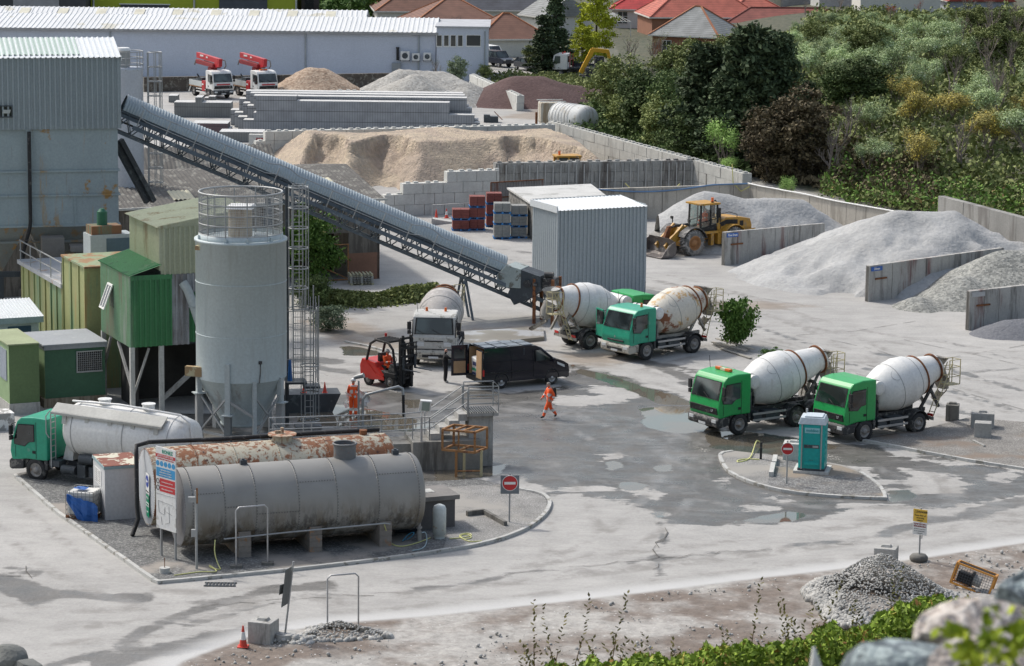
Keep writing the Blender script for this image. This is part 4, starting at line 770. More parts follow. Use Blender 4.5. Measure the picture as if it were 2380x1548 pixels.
# asbestos roofed shed
m_asb=pm('asbestos_sheet',(.105,.10,.092),.95,var=.3,vs=1.0,spots=((.20,.195,.175),.55,1.6),bump=.3)
m_asbp=pm('yellowed_rooflight',(.52,.49,.36),.8,var=.06)
m_wood=pm('weathered_boards',(.16,.145,.125),.9,var=.25,streak=((.08,.07,.06),.5,3))
E2=W(882,648);e=ZT(E2,886,462);E1=W(560,664);a_=(E1-E2).normalized();a_.z=0;bdir=V(-.30,.954,0)
T=thing('asbestos_roofed_shed','old low shed with mossy corrugated asbestos roofs behind the conveyor','shed',(E2.x,E2.y,0))
Lw=26;r1=ZT(E2+bdir*9.5,766,383);A_,B_=V(E2.x,E2.y,e),V(E2.x,E2.y,e)+a_*Lw;C_=A_+bdir*9.5;C_.z=r1;Dd=C_+a_*Lw
mb=MB();mb.corr(A_-bdir*.3-a_*.3,(B_-A_),(C_-A_)+bdir*.3,.28,.07,(0,-.1,1),box=False);rf=mb.build('front_roof',m_asb,T,world=True)
def onroof(O,u,v,n_,x0,x1,y0,y1,name,par):
 mb=MB();mb.corr(O+u*x0+v*y0+V(0,0,.1),u*(x1-x0),v*(y1-y0),.28,.07,(0,-.1,1),box=False);return mb.build(name,m_asbp,par,world=True)
vv=(C_-A_).normalized()
onroof(A_,a_,vv,0,1.9,3.4,2.8,5.6,'rooflight',rf);onroof(A_,a_,vv,0,11.6,13.0,1.2,3.6,'rooflight',rf)
G_=C_+bdir*9;G_.z=e;mb=MB();mb.corr(C_-a_*.3,(B_-A_),(G_-C_),.28,.07,(0,.1,1),box=False);mb.build('front_roof',m_asb,T,world=True)
C2=C_+a_*3.2+bdir*5;C2.z=r1+.1;R2=W(631,560);R2=V(R2.x,R2.y,ZT(R2,631,335));
mb=MB();v2=V(-C2.x+R2.x,-C2.y+R2.y,R2.z-C2.z);mb.corr(V(C2.x,C2.y,C2.z-1.0),a_*22,v2+V(0,0,1.0),.28,.07,(0,-.1,1),box=False);mb.build('rear_roof',m_asb,T,world=True)
mb=MB();g2=R2-v2*1.0;mb.corr(R2,a_*22,V(-v2.x,-v2.y,0)*-1+V(0,0,-3.0),.28,.07,(0,.1,1),box=False);mb.build('rear_roof',m_asb,T,world=True)
mb=MB();bb=E2+bdir*9.5*2
mb.slab([V(E2.x,E2.y,0),V(bb.x,bb.y,0),V(bb.x,bb.y,e-.05),V(C_.x,C_.y,r1-.08),V(E2.x,E2.y,e-.05)],a_*.15)
p1=E2+a_*2.05;p2=E2+a_*6.2;p3=E2+a_*Lw
for s0,s1,z0,z1 in((0,2.05,1.7,e-.05),(2.05,6.4,3.0,e-.05),(6.4,26,0,e-.05)):mb.slab([V(*(E2+a_*s0).xy,z0),V(*(E2+a_*s1).xy,z0),V(*(E2+a_*s1).xy,z1),V(*(E2+a_*s0).xy,z1)],bdir*.15)
mb.build('board_wall',m_wood,T,world=True)
mb=MB();mb.slab([V(*E2.xy,0),V(*p1.xy,0),V(*p1.xy,1.7),V(*E2.xy,1.7)],bdir*.2);mb.build('brick_wall',pm('old_brick',(.23,.125,.085),.9,var=.2),T,world=True)
mb=MB();mb.beam(V(E2.x-.9,E2.y-.12,0),V(E2.x-.9,E2.y-.12,e-.1),.14);mb.build('downpipe',pm('pale_pipe',(.55,.56,.55),.5),T,world=True)
mb=MB();mb.beam(A_-a_*.4-bdir*.35,B_-bdir*.35,.12,.14);mb.build('gutter',m_lconc,T,world=True)
mb=MB();
for z in(.08,2.3):mb.beam(V(*(p1-bdir*.1).xy,z),V(*(E2+a_*5.2-bdir*.1).xy,z),.07)
for s_ in(2.1,3.6,5.2):mb.beam(V(*(E2+a_*s_-bdir*.1).xy,1.5 if s_==3.6 else .05),V(*(E2+a_*s_-bdir*.1).xy,2.3),.07)
mb.beam(V(*(p1-bdir*.1).xy,1.5),V(*(E2+a_*5.2-bdir*.1).xy,1.5),.07);mb.beam(V(*(p1-bdir*.1).xy,.1),V(*(E2+a_*5-bdir*.1).xy,1.5),.06);mb.build('gate_frame',m_orust,T,world=True)
mb=MB();mb.slab([V(*(E2+a_*2+bdir*4).xy,0),V(*(E2+a_*7+bdir*4).xy,0),V(*(E2+a_*7+bdir*4).xy,3.2),V(*(E2+a_*2+bdir*4).xy,3.2)],bdir*.1);mb.build('doorway_shade_sheet',m_black,T,world=True)  # black sheet stands for the unlit inside behind the door opening
P=V(*(E2+a_*4.3-bdir*.3).xy,3.2)
T2=thing('hose_coil','coiled yellow hose hanging on the shed wall behind the conveyor','hose',tuple(P));mb=MB()
for k in range(6):mb.ring((k*.03,0,.3+k*.02),.35+k*.055,.022,20,ax='y')
mb.build('coil',pm('yellow_hose',(.62,.58,.20),.5),T2)
def pallet(T,name='pallet',w_=1.2,d_=1.0,z=0,mat=None,parent=None):
 mb=MB()
 for y in(-d_/2+.05,0,d_/2-.05):
  mb.box(-w_/2,w_/2,y-.05,y+.05,z,z+.02)
  for x in(-w_/2+.07,0,w_/2-.07):mb.box(x-.07,x+.07,y-.05,y+.05,z+.02,z+.11)
 for k in range(7):x=-w_/2+.05+k*(w_-.1)/6;mb.box(x-.05,x+.05,-d_/2,d_/2,z+.11,z+.135)
 return mb.build(name,mat,T)
P=W(838,660)
m_pal=pm('pallet_wood',(.45,.42,.28),.85,var=.12);m_palg=pm('grey_pallet_wood',(.34,.34,.32),.85,var=.12)
for k,lb in enumerate(('lowest timber pallet of the stack beside the shed door','second timber pallet up in the stack beside the shed door','third timber pallet up in the stack beside the shed door','fourth timber pallet up, under the topmost, beside the shed door','topmost pale timber pallet of the stack beside the shed door')):
 T=thing('timber_pallet',lb,'pallet',(P.x+rnd.uniform(-.03,.03),P.y,k*.14),R(12),'timber pallets beside the shed door');pallet(T,'deck',1.45,1.1,0,m_pal if k in(0,4)else m_palg)
m_bpal=pm('blue_pallet',(.04,.20,.48),.7,var=.12);m_rblk=pm('red_blocks',(.21,.065,.055),.85,var=.15);m_gblk=pm('grey_blocks',(.24,.245,.235),.9,var=.15)
def pack(x,y,n,m,colr,hh,w_,rz,grp,where,loc=None):
 P=W(x,y)
 names={1:['%s'],2:['lower %s','upper %s'],3:['bottom %s','middle %s','top %s']}[n]
 z=0
 for k in range(n):
  T=thing('pallet_of_blocks',names[k]%(colr+' block pack on a blue pallet, '+where),'block pack',(P.x,P.y+.5,z),rz,grp);h_=hh[k]
  pallet(T,'pallet',w_,1.05,0,m_bpal);mb=MB();g=.008;nx_=2;nz_=max(2,round(h_/.24));
  for i in range(nx_):
   for kz in range(nz_):mb.box(-w_/2+.03+i*(w_-.06)/nx_+g,-w_/2+.03+(i+1)*(w_-.06)/nx_-g,-.5,.5,.14+kz*h_/nz_+.004,.14+(kz+1)*h_/nz_-.004)
  mb.build('blocks',m,T);z+=h_+.15
pack(1070,537,2,m_rblk,'red',(.62,.62),1.25,R(4),'packs of red blocks','left red stack')
pack(1108,536,3,m_rblk,'red',(.66,.66,.66),1.15,R(4),'packs of red blocks','tall red stack in the middle')
pack(1147,528,3,m_rblk,'red',(.66,.66,.66),1.15,R(4),'packs of red blocks','red stack half hidden by the grey stack')
pack(1166,556,3,m_gblk,'grey',(.85,.62,.58),1.2,R(4),'packs of grey blocks','left grey stack')
pack(1205,554,3,m_gblk,'grey',(.62,.62,.6),1.15,R(4),'packs of grey blocks','right grey stack beside the bunker')
P=W(1222,552);T=thing('cable_coil','loose coil of pale cable on the ground beside the grey block packs','cable',(P.x,P.y,0));mb=MB()
for k in range(5):mb.ring((0,0,.04+k*.03),.3+k*.04,.02,16)
mb.build('coil',m_lconc,T)
P=W(1003,523);Q=W(1052,519);T=thing('loading_ramp','small concrete ramp with a tubular handrail left of the red block packs','ramp',(P.x,P.y,0));d=(Q-P)
mb=MB();mb.slab([(0,0,0),(d.x,d.y,0),(d.x,d.y,.35),(0,0,.42)][:2]+[(d.x,d.y,.08),(0,0,.45)],(0,.9,0));mb.build('ramp',m_lconc,T)
mb=MB();mb.tube([(.05,-.05,.2),(.05,-.05,1.45),(3.2,.0,1.65)],.03);mb.tube([(1.7,-.3,0),(1.7,-.3,1.05),(2.0,-.28,1.2),(3.0,-.2,1.25)],.03);mb.build('handrail',m_steel,T)
def cone(x,y,label,s=1.0,cols=('r',),z=0,rz=0,P=None,group=None):
 P=P or W(x,y);T=thing('traffic_cone',label,'cone',(P.x,P.y,z),rz,group);mb=MB();mb.box(-.19*s,.19*s,-.19*s,.19*s,0,.03*s);mb.build('base',m_red_ if 'w' not in cols[0:1]else m_white,T,bevel=.01)
 mb=MB();mb.cyl((0,0,.03*s),(0,0,.26*s),.14*s,.105*s,14);mb.cyl((0,0,.54*s),(0,0,.75*s),.06*s,.025*s,14);mb.build('body',m_red_,T);mb=MB();mb.cyl((0,0,.26*s),(0,0,.54*s),.105*s,.06*s,14);mb.build('reflective_sleeve',m_white if len(cols)>1 or 'w' in cols else m_red_,T)
 return T
m_red_=pm('cone_red',(.62,.065,.04),.5,var=.1)
cone(1014,509,'red cone standing left on the loading ramp',.95);cone(1038,507,'red and white cone standing right on the loading ramp',.95,('r','w'))
# long stacks of building blocks behind
def blkmat(name,c):
 t=NT(name);g=t.n.new('ShaderNodeSeparateXYZ');t.l.new(t.g,g.inputs[0])
 fx=t.math('FRACT',t.math('MULTIPLY',g.outputs[0],1/.235));fz=t.math('FRACT',t.math('MULTIPLY',g.outputs[2],1/.97));l1=t.math('LESS_THAN',fx,.16);l2=t.math('LESS_THAN',fz,.05)
 c=t.mul(c,t.lin(t.noise(1.0,4),.3,.7,.85,1.15));c=t.mix(t.math('MULTIPLY',l1,.55),c,(.10,.10,.10));c=t.mix(t.math('MULTIPLY',l2,.8),c,(.05,.05,.05));return t.out(c,.9)
m_stack=blkmat('stacked_grey_blocks',(.30,.31,.325));m_stop=pm('block_top',(.52,.52,.51),.9,var=.1);m_stkd=blkmat('stacked_dark_blocks',(.20,.205,.2));m_stkr=blkmat('stacked_red_blocks',(.16,.11,.12))
def stack(label,steps,x0,y0,depth,mat,group='long stacks of building blocks',yaw=0.0):
 P=W(x0,y0);T=thing('block_stack',label,'block stack',(P.x,P.y,0),0,group);mb=MB();tp=MB();zp=0
 for k_,(xa,xb,yt)in enumerate(steps):
  A_=W(xa,y0).x-P.x;B_=W(xb,y0).x-P.x;h=ZT(P,xa,yt);last=k_==len(steps)-1;mb.box(A_,B_,0,depth,zp,h-(.03 if last else 0));zp=h
  if last:tp.box(A_-.01,B_+.01,-.01,depth+.01,h-.03,h)
  else:
   A2,B2=W(steps[k_+1][0],y0).x-P.x,W(steps[k_+1][1],y0).x-P.x
   if A2-A_>.05:tp.box(A_-.01,A2-.01,-.01,depth,h+.002,h+.03)
   if B_-B2>.05:tp.box(B2+.01,B_+.01,-.01,depth,h+.002,h+.03)
 mb.build('blocks',mat,T);tp.build('top_course',m_stop,T)
for i,(lb,dx_,dy_)in enumerate((('front row of the long stepped grey block stack',0,0),('second row of the long stepped grey block stack',-10,-9),('third row of the long stepped grey block stack',-19,-17),('rear row of the long stepped grey block stack, the tallest',-28,-25))):
 o=0 if i==0 else-(6*i)
 st=[(578,1116,254+o*.2),(596,1103,240+o*.3),(612,1092,236 if i==0 else 226+o*.3)]if i==0 else[(572,1104,250+o*.5),(590,1090,236+o*.5),(604,1078,222-4*i)]
 if i==0:st=[(566,1116,279),(590,1103,262),(596,1045,234),(596,690,222)]
 if i==1:st=[(553,1112,272),(575,1097,246),(590,1085,222)]
 if i==2:st=[(545,1100,262),(565,1090,240),(582,1080,216)]
 if i==3:st=[(536,1095,256),(556,1085,230),(572,1076,211)]
 stack(lb,[(a_+0,b_,c_)for a_,b_,c_ in st],566,306-5*i,1.5,m_stack)
stack('low grey block stack below the first red pump truck',[(405,538,238),(455,470,226)],405,272,2.2,m_stkd);stack('small grey block stack against the dark stone wall',[(392,412,222)],392,238,2,m_stkd)
stack('small grey block stack in front of the left pump truck cab',[(475,500,228),(485,500,224)],475,238,1.5,m_stkd)
stack('low reddish block stack left of the long grey stack',[(490,535,300),(448,530,286)],450,318,2.5,m_stkr);stack('grey block stack in front of the reddish stack',[(510,612,306)],510,330,2.5,m_stkd)
P=W(597,352);T=thing('sand_bay_sign','small red sign with white lettering fixed on a pale block left of the sand heap','sign',(P.x,P.y,0));zq=ZT(P,608,325);xx=W(608,352).x-P.x
mb=MB();mb.box(xx-.45,xx+.45,-.06,0,zq-.17,zq+.17);mb.build('plate',pm('dark_red_plate',(.30,.03,.03),.5),T);text('lettering','R Sand',.26,m_white,T,(xx,-.07,zq),(R(90),0,0));mb=MB();mb.box(-.7,1.7,.02,.7,0,zq+.45);mb.build('block',m_blkp,T)
P=W(1100,285);T=thing('dark_crate','small dark steel crate at the right end of the block stacks','crate',(P.x,P.y,0));mb=MB();mb.box(1.0,2.4,0,1.0,0,.6);mb.box(1.0,1.6,0,.8,.6,.75);mb.build('body',m_dsteel,T);mb=MB();mb.beam((2.0,0,1.1),(2.8,0,.3),.07);mb.build('bar',m_rust,T)
P=W(1330,318);T=thing('old_white_tank','old white ribbed cylindrical tank lying behind the long diagonal block wall','tank',(P.x,P.y,0),R(-52));mb=MB();mb.lathe([(-2.6,.02),(-2.5,.7),(-2.2,1.15),(-2.0,1.3),(1.9,1.3),(2.3,1.2),(2.6,.75),(2.7,.02)],(0,0,1.75),(1,0,0),36,caps=False)
for k in range(7):mb.ring((-1.9+k*.45,0,1.75),1.3,.04,30,4,ax='x')
mb.build('shell',pm('weathered_white',(.50,.51,.50),.7,streak=((.3,.27,.22),.58,1.5)),T);mb=MB();mb.box(-1.8,-1.4,-1,1,0,.7);mb.box(1.2,1.6,-1,1,0,.7);mb.build('saddle',m_dconc,T)
P=W(1278,300);T=thing('old_tanker_body','stained cream tank body standing on end beside the old white tank','tank',(P.x,P.y,0),R(8));mb=MB();mb.box(-.9,1.4,0,2.0,.5,2.5);mb.build('body',pm('stained_cream',(.46,.44,.38),.7,streak=((.25,.17,.09),.5,1.2)),T,bevel=.18);mb=MB();mb.beam((-1,0,2.6),(1.5,0,2.6),.08);mb.beam((-1,1.9,2.6),(1.5,1.9,2.6),.08);mb.build('top_rail',m_white,T);mb=MB();mb.box(-.7,1.2,.1,1.8,0,.5);mb.build('base',m_dsteel,T);mb=MB();mb.cyl((-1.3,0,0),(-1.3,0,1.6),.12,n=8);mb.build('red_post',m_rust,T)
# warehouses and houses behind
m_wwall=pm('white_render',(.52,.56,.64),.7,var=.05,vs=.2);m_wroof=pm('white_profiled_roof',(.62,.63,.63),.5,var=.07,vs=.15,spots=((.5,.48,.40),.62,.25))
P=W(1012,186);YW=P.y;zE=ZT(P,1012,76);xl=W(-40,186).x
T=thing('white_warehouse','long white warehouse with a white profiled roof across the back of the yard','warehouse',(P.x,P.y,0))
ox=-P.x;lx=xl-P.x-8
mb=MB();mb.box(lx,0,0,16,0,zE);
for k in range(12):x=-k*6.3-3;mb.box(x-.1,x+.1,-.03,0,0,zE)
for xg in(lx,0):mb.slab([(xg,0,zE),(xg,16,zE),(xg,8,zE+1.0)],(-.1 if xg==0 else .1,0,0))
mb.build('wall',m_wwall,T)
gx_=W(90,150).x-P.x
mb=MB();mb.corr((lx-.3,-.35,zE),(-lx+.5,0,0),(0,8.35,1.1),.55,.07,(0,-.2,1));mb.corr((lx-.3,8,zE+1.1),(-lx+.5,0,0),(0,8.35,-1.1),.55,.07,(0,.2,1));mb.build('roof',m_wroof,T)
mb=MB();mb.box(lx,.3,-.45,-.3,zE-.25,zE+.02);mb.build('gutter',pm('gutter_grey',(.32,.32,.32),.6),T)
for x in(-1.9,-14.6,-36.5):mb=MB();mb.cyl((x,-.12,0),(x,-.12,zE-.2),.09,n=8);mb.build('downpipe',pm('downpipe_grey',(.33,.36,.38),.5),T)
P2=W(1131,186);z2=ZT(P2,1131,60);T=thing('office_block','white flat roofed office with dark windows at the right end of the warehouse','building',(P.x+.1,P.y-.4,0));w2=P2.x-P.x
mb=MB();mb.box(0,w2,0,12,0,z2-.15);mb.build('wall',m_wwall,T);mb=MB();mb.box(-.15,w2+.25,-.2,12,z2-.15,z2);mb.build('parapet',pm('parapet',(.40,.41,.43),.7),T)
for(a_,b_,c_,d_)in((1661,1703,315,410),(1726,1765,315,408),(1786,1829,313,410),(1851,1890,313,408),(1928,2050,311,404)):
 xa,xb=[W((700+q/3.225)*.8354,186).x-P.x-.1 for q in(a_,b_)];za,zb_=[ZT(P,1012,q/3.225*.8354)for q in(c_,d_)]
 mb=MB();mb.box(xa-.08,xb+.08,-.05,.02,zb_-.12,zb_);mb.box(xa-.08,xa,-.04,.02,zb_,za);mb.box(xb,xb+.08,-.04,.02,zb_,za);mb.box(xa-.08,xb+.08,-.04,.02,za,za+.07);wi=mb.build('window',m_white,T)
 mb=MB();mb.box(xa,xb,-.025,.02,zb_,za);mb.build('pane',m_glassd,wi)
mb=MB();mb.cyl((w2-.35,-.1,0),(w2-.35,-.1,z2-.5),.08,n=8);mb.build('downpipe',pm('downpipe_grey',(.33,.36,.38),.5),T)
for(cx,cy,s_,lb)in((1375,500,1.0,'largest air conditioning unit on the white warehouse wall'),(1473,510,.82,'middle air conditioning unit on the white warehouse wall'),(1575,505,.85,'right hand air conditioning unit beside the downpipe')):
 x=W((700+cx/3.225)*.8354,186).x;z=ZT(P,1012,cy/3.225*.8354);T=thing('air_conditioner',lb,'air conditioner',(x,YW-.1,z),0,'air conditioners on the warehouse wall')
 mb=MB();mb.box(-.5*s_,.5*s_,-.5,-.08,-.5*s_,.5*s_);mb.build('casing',m_white,T,bevel=.02);mb=MB();mb.cyl((0,-.51,0),(0,-.53,0),.33*s_,n=16);mb.build('fan_grille',m_dsteel,T);mb=MB();mb.box(-.55*s_,-.45*s_,-.5,.0,-.6*s_,-.5*s_);mb.box(.45*s_,.55*s_,-.5,.0,-.6*s_,-.5*s_);mb.build('bracket',m_dsteel,T)
x=W((700+1308/3.225)*.8354,186).x;T=thing('flue','black flue pipe on the white wall left of the air conditioners','flue',(x,YW-.2,2.2));mb=MB();mb.cyl((0,0,0),(0,0,1.3),.15,n=10);mb.cyl((0,0,1.3),(0,0,1.45),.2,n=10);mb.build('pipe',m_black,T)
x=W((700+1297/3.225)*.8354,186).x;T=thing('meter_cabinet','grey metal cabinet against the white wall below the flue','cabinet',(x,YW-.5,0));mb=MB();mb.box(-.5,.5,0,.4,0,1.9);mb.build('body',pm('cabinet_grey',(.28,.30,.31),.5),T,bevel=.02);mb=MB();mb.box(-.12,.12,-.02,0,.6,.9);mb.build('label_plate',m_white,T)
T=thing('rear_warehouse','second white roofed warehouse just behind the long white one','warehouse',(P.x,YW+17,0));zr=D(400,19,YW+26).z;ze=zr-2.0;xe=D(850,20,YW+26).x-P.x;lx2=lx-6
mb=MB();mb.box(lx2,xe,0,18,0,ze);mb.slab([(xe,0,ze),(xe,18,ze),(xe,9,zr-.1)],(-.1,0,0));mb.build('wall',m_wwall,T)
mb=MB();mb.corr((lx2,-.3,ze),(xe-lx2+.3,0,0),(0,9.3,2.0),.6,.07,(0,-.2,1));mb.corr((lx2,9,zr),(xe-lx2+.3,0,0),(0,9.3,-2.0),.6,.07,(0,.2,1));rf=mb.build('roof',m_wroof,T)
for k in range(14):x=xe-3.5-k*4.6;mb=MB();mb.quad((x-1.2,4.5,ze+1.12),(x,4.5,ze+1.12),(x-.0,8.2,ze+1.92),(x-1.2,8.2,ze+1.92));mb.build('rooflight',pm('cream_rooflight',(.52,.50,.40),.6),rf)
Pw,Qw=W(335,214),W(1020,200);T=castwall('stone_wall','dark rubble stone wall along the foot of the white warehouse',Pw,Qw,1.55,1.5,pm('rubble_stone',(.10,.085,.07),.95,var=.35,vs=1.5,spots=((.2,.19,.16),.55,3),bump=.5),th=.5,pl=60)
def farbox(name,label,cat,x0,x1,yb,yt,depth,mat,Yoff=0,extra=None):
 P=W((x0+x1)/2,yb);xa,xb=W(x0,yb).x-P.x,W(x1,yb).x-P.x;h=ZT(P,(x0+x1)/2,yt);T=thing(name,label,cat,(P.x,P.y,0));mb=MB();mb.box(xa,xb,0,depth,0,h);mb.build('wall',mat,T);return T,xa,xb,h
m_lime=pm('lime_cladding',(.36,.41,.025),.6,var=.06)
T,xa,xb,h=farbox('lime_unit','lime green industrial unit along the top edge of the photo','building',205,690,42,-30,20,m_lime)
zz=lambda y:ZT(T.location,450,y)
for x0,x1,y0,y1 in((277,392,12,40),(511,624,-5,40)):mb=MB();mb.box(W(x0,42).x-T.location.x,W(x1,42).x-T.location.x,-.15,-.02,.1,zz(y0));mb.build('roller_door',pm('dark_roller_door',(.07,.08,.10),.5),T);mb=MB();mb.box(W(x0,42).x-T.location.x-.2,W(x1,42).x-T.location.x+.2,-.4,-.02,zz(y0),zz(y0-2));mb.build('canopy',m_white,T)
for x in(212,452,692):mb=MB();mb.cyl((W(x,42).x-T.location.x,-.15,0),(W(x,42).x-T.location.x,-.15,h),.14,n=8);mb.build('downpipe',m_lconc,T)
T,xa,xb,h=farbox('grey_unit','dark grey unit with a pale shutter at the top left corner','building',-60,203,42,-30,20,pm('charcoal_wall',(.07,.07,.075),.7));mb=MB();mb.box(W(30,42).x-T.location.x,W(140,42).x-T.location.x,-.1,-.01,0,9);mb.build('shutter',pm('pale_shutter',(.36,.35,.36),.6),T)
T,xa,xb,h=farbox('brick_unit','dark brown brick unit right of the lime green one','building',700,745,42,-30,20,pm('dark_brick',(.075,.06,.058),.9));mb=MB();mb.box(xa+.5,xb-1,-.05,0,0,5);mb.build('doorway',m_black,T)
m_tile={}
def tilemat(name,c,e=None):
 t=NT(name);g=t.n.new('ShaderNodeSeparateXYZ');t.l.new(t.g,g.inputs[0]);f=t.math('FRACT',t.math('MULTIPLY',g.outputs[2],1/.22));l=t.math('LESS_THAN',f,.22)
 c=t.mul(c,t.lin(t.noise(.8,5),.3,.7,.78,1.22));c=t.mix(t.math('MULTIPLY',l,.45),c,tuple(q*.35 for q in(c if isinstance(c,tuple)else(.1,.06,.05))));return t.out(c,.85)
tb=tilemat('brown_tiles',(.17,.085,.06));tr=tilemat('red_tiles',(.34,.07,.05));tg=tilemat('grey_tiles',(.25,.26,.255));ts=tilemat('slate_tiles',(.075,.08,.095));to=tilemat('coral_red_tiles',(.42,.12,.085))
wh=pm('house_white',(.58,.57,.53),.8,var=.05);wc=pm('house_cream',(.60,.57,.42),.8,var=.05);wb_=pm('house_brick',(.28,.13,.08),.9,var=.15);wg=pm('house_stone',(.30,.30,.29),.9,var=.25);wbl=pm('house_grey_blue',(.34,.37,.42),.8,var=.05)
ridge_m=pm('ridge_tiles',(.34,.14,.07),.85)
def house(label,x,yb,w_,d_,hw_,hr,yaw,wall,roof,hip=True,wins=(),chim=None,name='house',z0=None):
 P=W(x,yb);T=thing(name,label,'house',(P.x,P.y,0),R(yaw));mb=MB();mb.box(-w_/2,w_/2,0,d_,0,hw_)
 if not hip:
  for s_ in(-1,1):mb.slab([(s_*w_/2,0,hw_),(s_*w_/2,d_,hw_),(s_*w_/2,d_/2,hw_+hr)],(-s_*.2,0,0))
 mb.build('wall',wall,T);o=.4;q=[(-w_/2-o,-o,hw_),(w_/2+o,-o,hw_),(w_/2+o,d_+o,hw_),(-w_/2-o,d_+o,hw_)];ins=min(d_/2,w_/2-.4)if hip else-o+.4
 a_,b_=(-w_/2+ins-(o if not hip else 0),d_/2,hw_+hr),(w_/2-ins+(o if not hip else 0),d_/2,hw_+hr)
 mb=MB();mb.add(q+[a_,b_],[(0,1,5,4),(2,3,4,5),(1,2,5),(3,0,4),(3,2,1,0)]);rf=mb.build('roof',roof,T)
 mb=MB();mb.beam(a_,b_,.25)
 if hip:
  for i,e_ in((0,a_),(1,b_),(2,b_),(3,a_)):mb.beam(q[i],e_,.2)
 mb.build('ridge',ridge_m if roof in(tb,tg)else roof,rf);mb=MB();mb.box(-w_/2-o,w_/2+o,-o-.08,-o,hw_-.15,hw_+.02);mb.box(-w_/2-o-.06,-w_/2-o,-o,d_+o,hw_-.15,hw_+.02);mb.build('fascia',wh,rf)
 for(fx,z,ww,hh,side)in wins:
  mb=MB();mp=MB();
  if side=='f':
   x=fx*w_/2;mb.box(x-ww/2-.08,x+ww/2+.08,-.06,-.01,z-.1,z+hh+.08);mp.box(x-ww/2,x+ww/2,-.09,-.061,z,z+hh)
   fr=mb.build('window',wh,T);mp.build('pane',m_glassd,fr);mb=MB();mb.box(x-.04,x+.04,-.11,-.091,z,z+hh);mb.box(x-ww/2,x+ww/2,-.11,-.092,z+hh*.6,z+hh*.6+.07);mb.build('glazing_bar',wh,fr)
  else:
   y=d_*fx;mb.box(-w_/2-.06,-w_/2-.01,y-ww/2-.08,y+ww/2+.08,z-.1,z+hh+.08);mp.box(-w_/2-.09,-w_/2-.061,y-ww/2,y+ww/2,z,z+hh);fr=mb.build('window',wh,T);mp.build('pane',m_glassd,fr)
 if chim:mb=MB();mb.box(chim-.4,chim+.4,d_/2-.5,d_/2+.4,hw_+hr-.8,hw_+hr+1.0);ch=mb.build('chimney',wb_,rf);mb=MB();mb.cyl((chim,d_/2,hw_+hr+1),(chim,d_/2,hw_+hr+1.5),.18,n=8);mb.build('chimney_pot',ridge_m,ch)
 return T
house('brown tiled bungalow with a broad hipped roof right behind the office block',1068,112,13,14,2.6,3.6,10,wh,tb)
house('brown tiled roof rising behind the bungalow at the top edge',1010,70,16,12,2.6,4.0,6,wh,tb)
house('brown tiled low house behind the dark parked cars',1195,132,9,9,2.2,2.9,14,wh,tb)
house('white gabled house with dark slate roof, near the top of the photo',1185,78,11,8,3.2,3.0,4,wh,ts,False,((-.6,.9,1.6,1.4,'f'),(.1,.9,1.4,1.4,'f')))
house('white gable end with a grey slate roof in front of the darker slate house',1235,84,6,8,2.8,2.6,-62,wh,tg,False)
house('white bungalow with a bright red hipped roof right of the tall golden cypress',1487,66,8,8,2.7,2.4,-4,wh,tilemat('bright_red_tiles',(.40,.04,.04)),True,((-.62,.7,1.3,1.6,'f'),))
house('large coral red roofed house with four rooflights',1640,88,15,11,2.8,4.2,8,wb_,to,True,(),1.5)
H=house('coral red side roof in front of the larger coral roof',1765,76,9,8,2.5,2.6,12,wb_,to)
house('brick house with a plain grey tiled roof among the trees',1590,140,8.5,9,3.0,3.4,-24,wb_,tg,True,((-.55,.8,1.1,1.5,'f'),(.1,.8,1.1,1.5,'f')))
house('long low brown red roof behind the pine tops',1835,92,17,7,2.2,1.9,3,wb_,tilemat('dull_red_tiles',(.22,.07,.055)))
house('cream bay windowed house at the top, left of the stone house',1805,56,9,8,6.5,3,4,wc,tg,True,((-.75,.4,1.5,2.4,'f'),(-.25,.4,1.5,2.4,'f'),(.35,.4,1.5,1.6,'f'),(-.6,3.4,1.5,1.5,'f'),(.3,3.4,1.5,1.5,'f')))
house('beige rendered house at the top left of the cream bay windowed one',1745,48,6,8,6.5,2,0,pm('house_beige',(.50,.46,.38),.8),tg,True,((-.5,1.0,1.3,1.7,'f'),))
house('grey stone house with white window frames at the top',1880,58,8,8,6,3,5,wg,ts,True,((-.5,.3,1.1,1.6,'f'),(.45,.8,1.2,1.4,'f')))
house('pale grey rendered house behind bare branches',1975,74,9,8,6,3,3,pm('house_pale_grey',(.45,.45,.44),.8),ts,True,((.3,3.4,.9,1.3,'f'),))
house('white walled house behind the red twigged tree',2090,92,11,8,7,3,2,wh,tb)
house('blue grey gabled house at the upper right',2190,82,8,9,5.0,3.2,-86,wbl,tr,False,((.5,2.6,.9,1.2,'s'),))
house('slate roofed house at the top edge right of the brown bungalow',1145,40,14,9,4,3,2,wh,ts)
T=thing('conservatory','small glazed conservatory with a white ribbed roof behind the low brown house','conservatory',tuple(W(1228,128)));mb=MB();mb.box(-2,2,0,3,0,1.6);mb.build('wall',wh,T);mb=MB();mb.add([(-2.1,-.1,1.6),(2.1,-.1,1.6),(2.1,3,1.6),(-2.1,3,1.6),(0,1.4,2.8)],[(0,1,4),(1,2,4),(2,3,4),(3,0,4)]);rf=mb.build('glass_roof',pm('pale_glass',(.35,.48,.52),.12,fine=0),T);mb=MB()
for q in((-2.1,-.1),(-1,-.1),(0,-.1),(1,-.1),(2.1,-.1),(2.1,1.4),(-2.1,1.4)):mb.beam((q[0],q[1],1.63),(0,1.4,2.83),.09)
mb.build('roof_bar',wh,rf)
T=thing('roof_garden_frame','white framed glass canopy behind the bare tree, left of the grey tiled roof','conservatory',tuple(W(1425,84)));mb=MB();q0=W(1425,84)
for k in range(9):mb.beam((-2.4+k*.6,0,2.0),(0,1.5,3.1),.08)
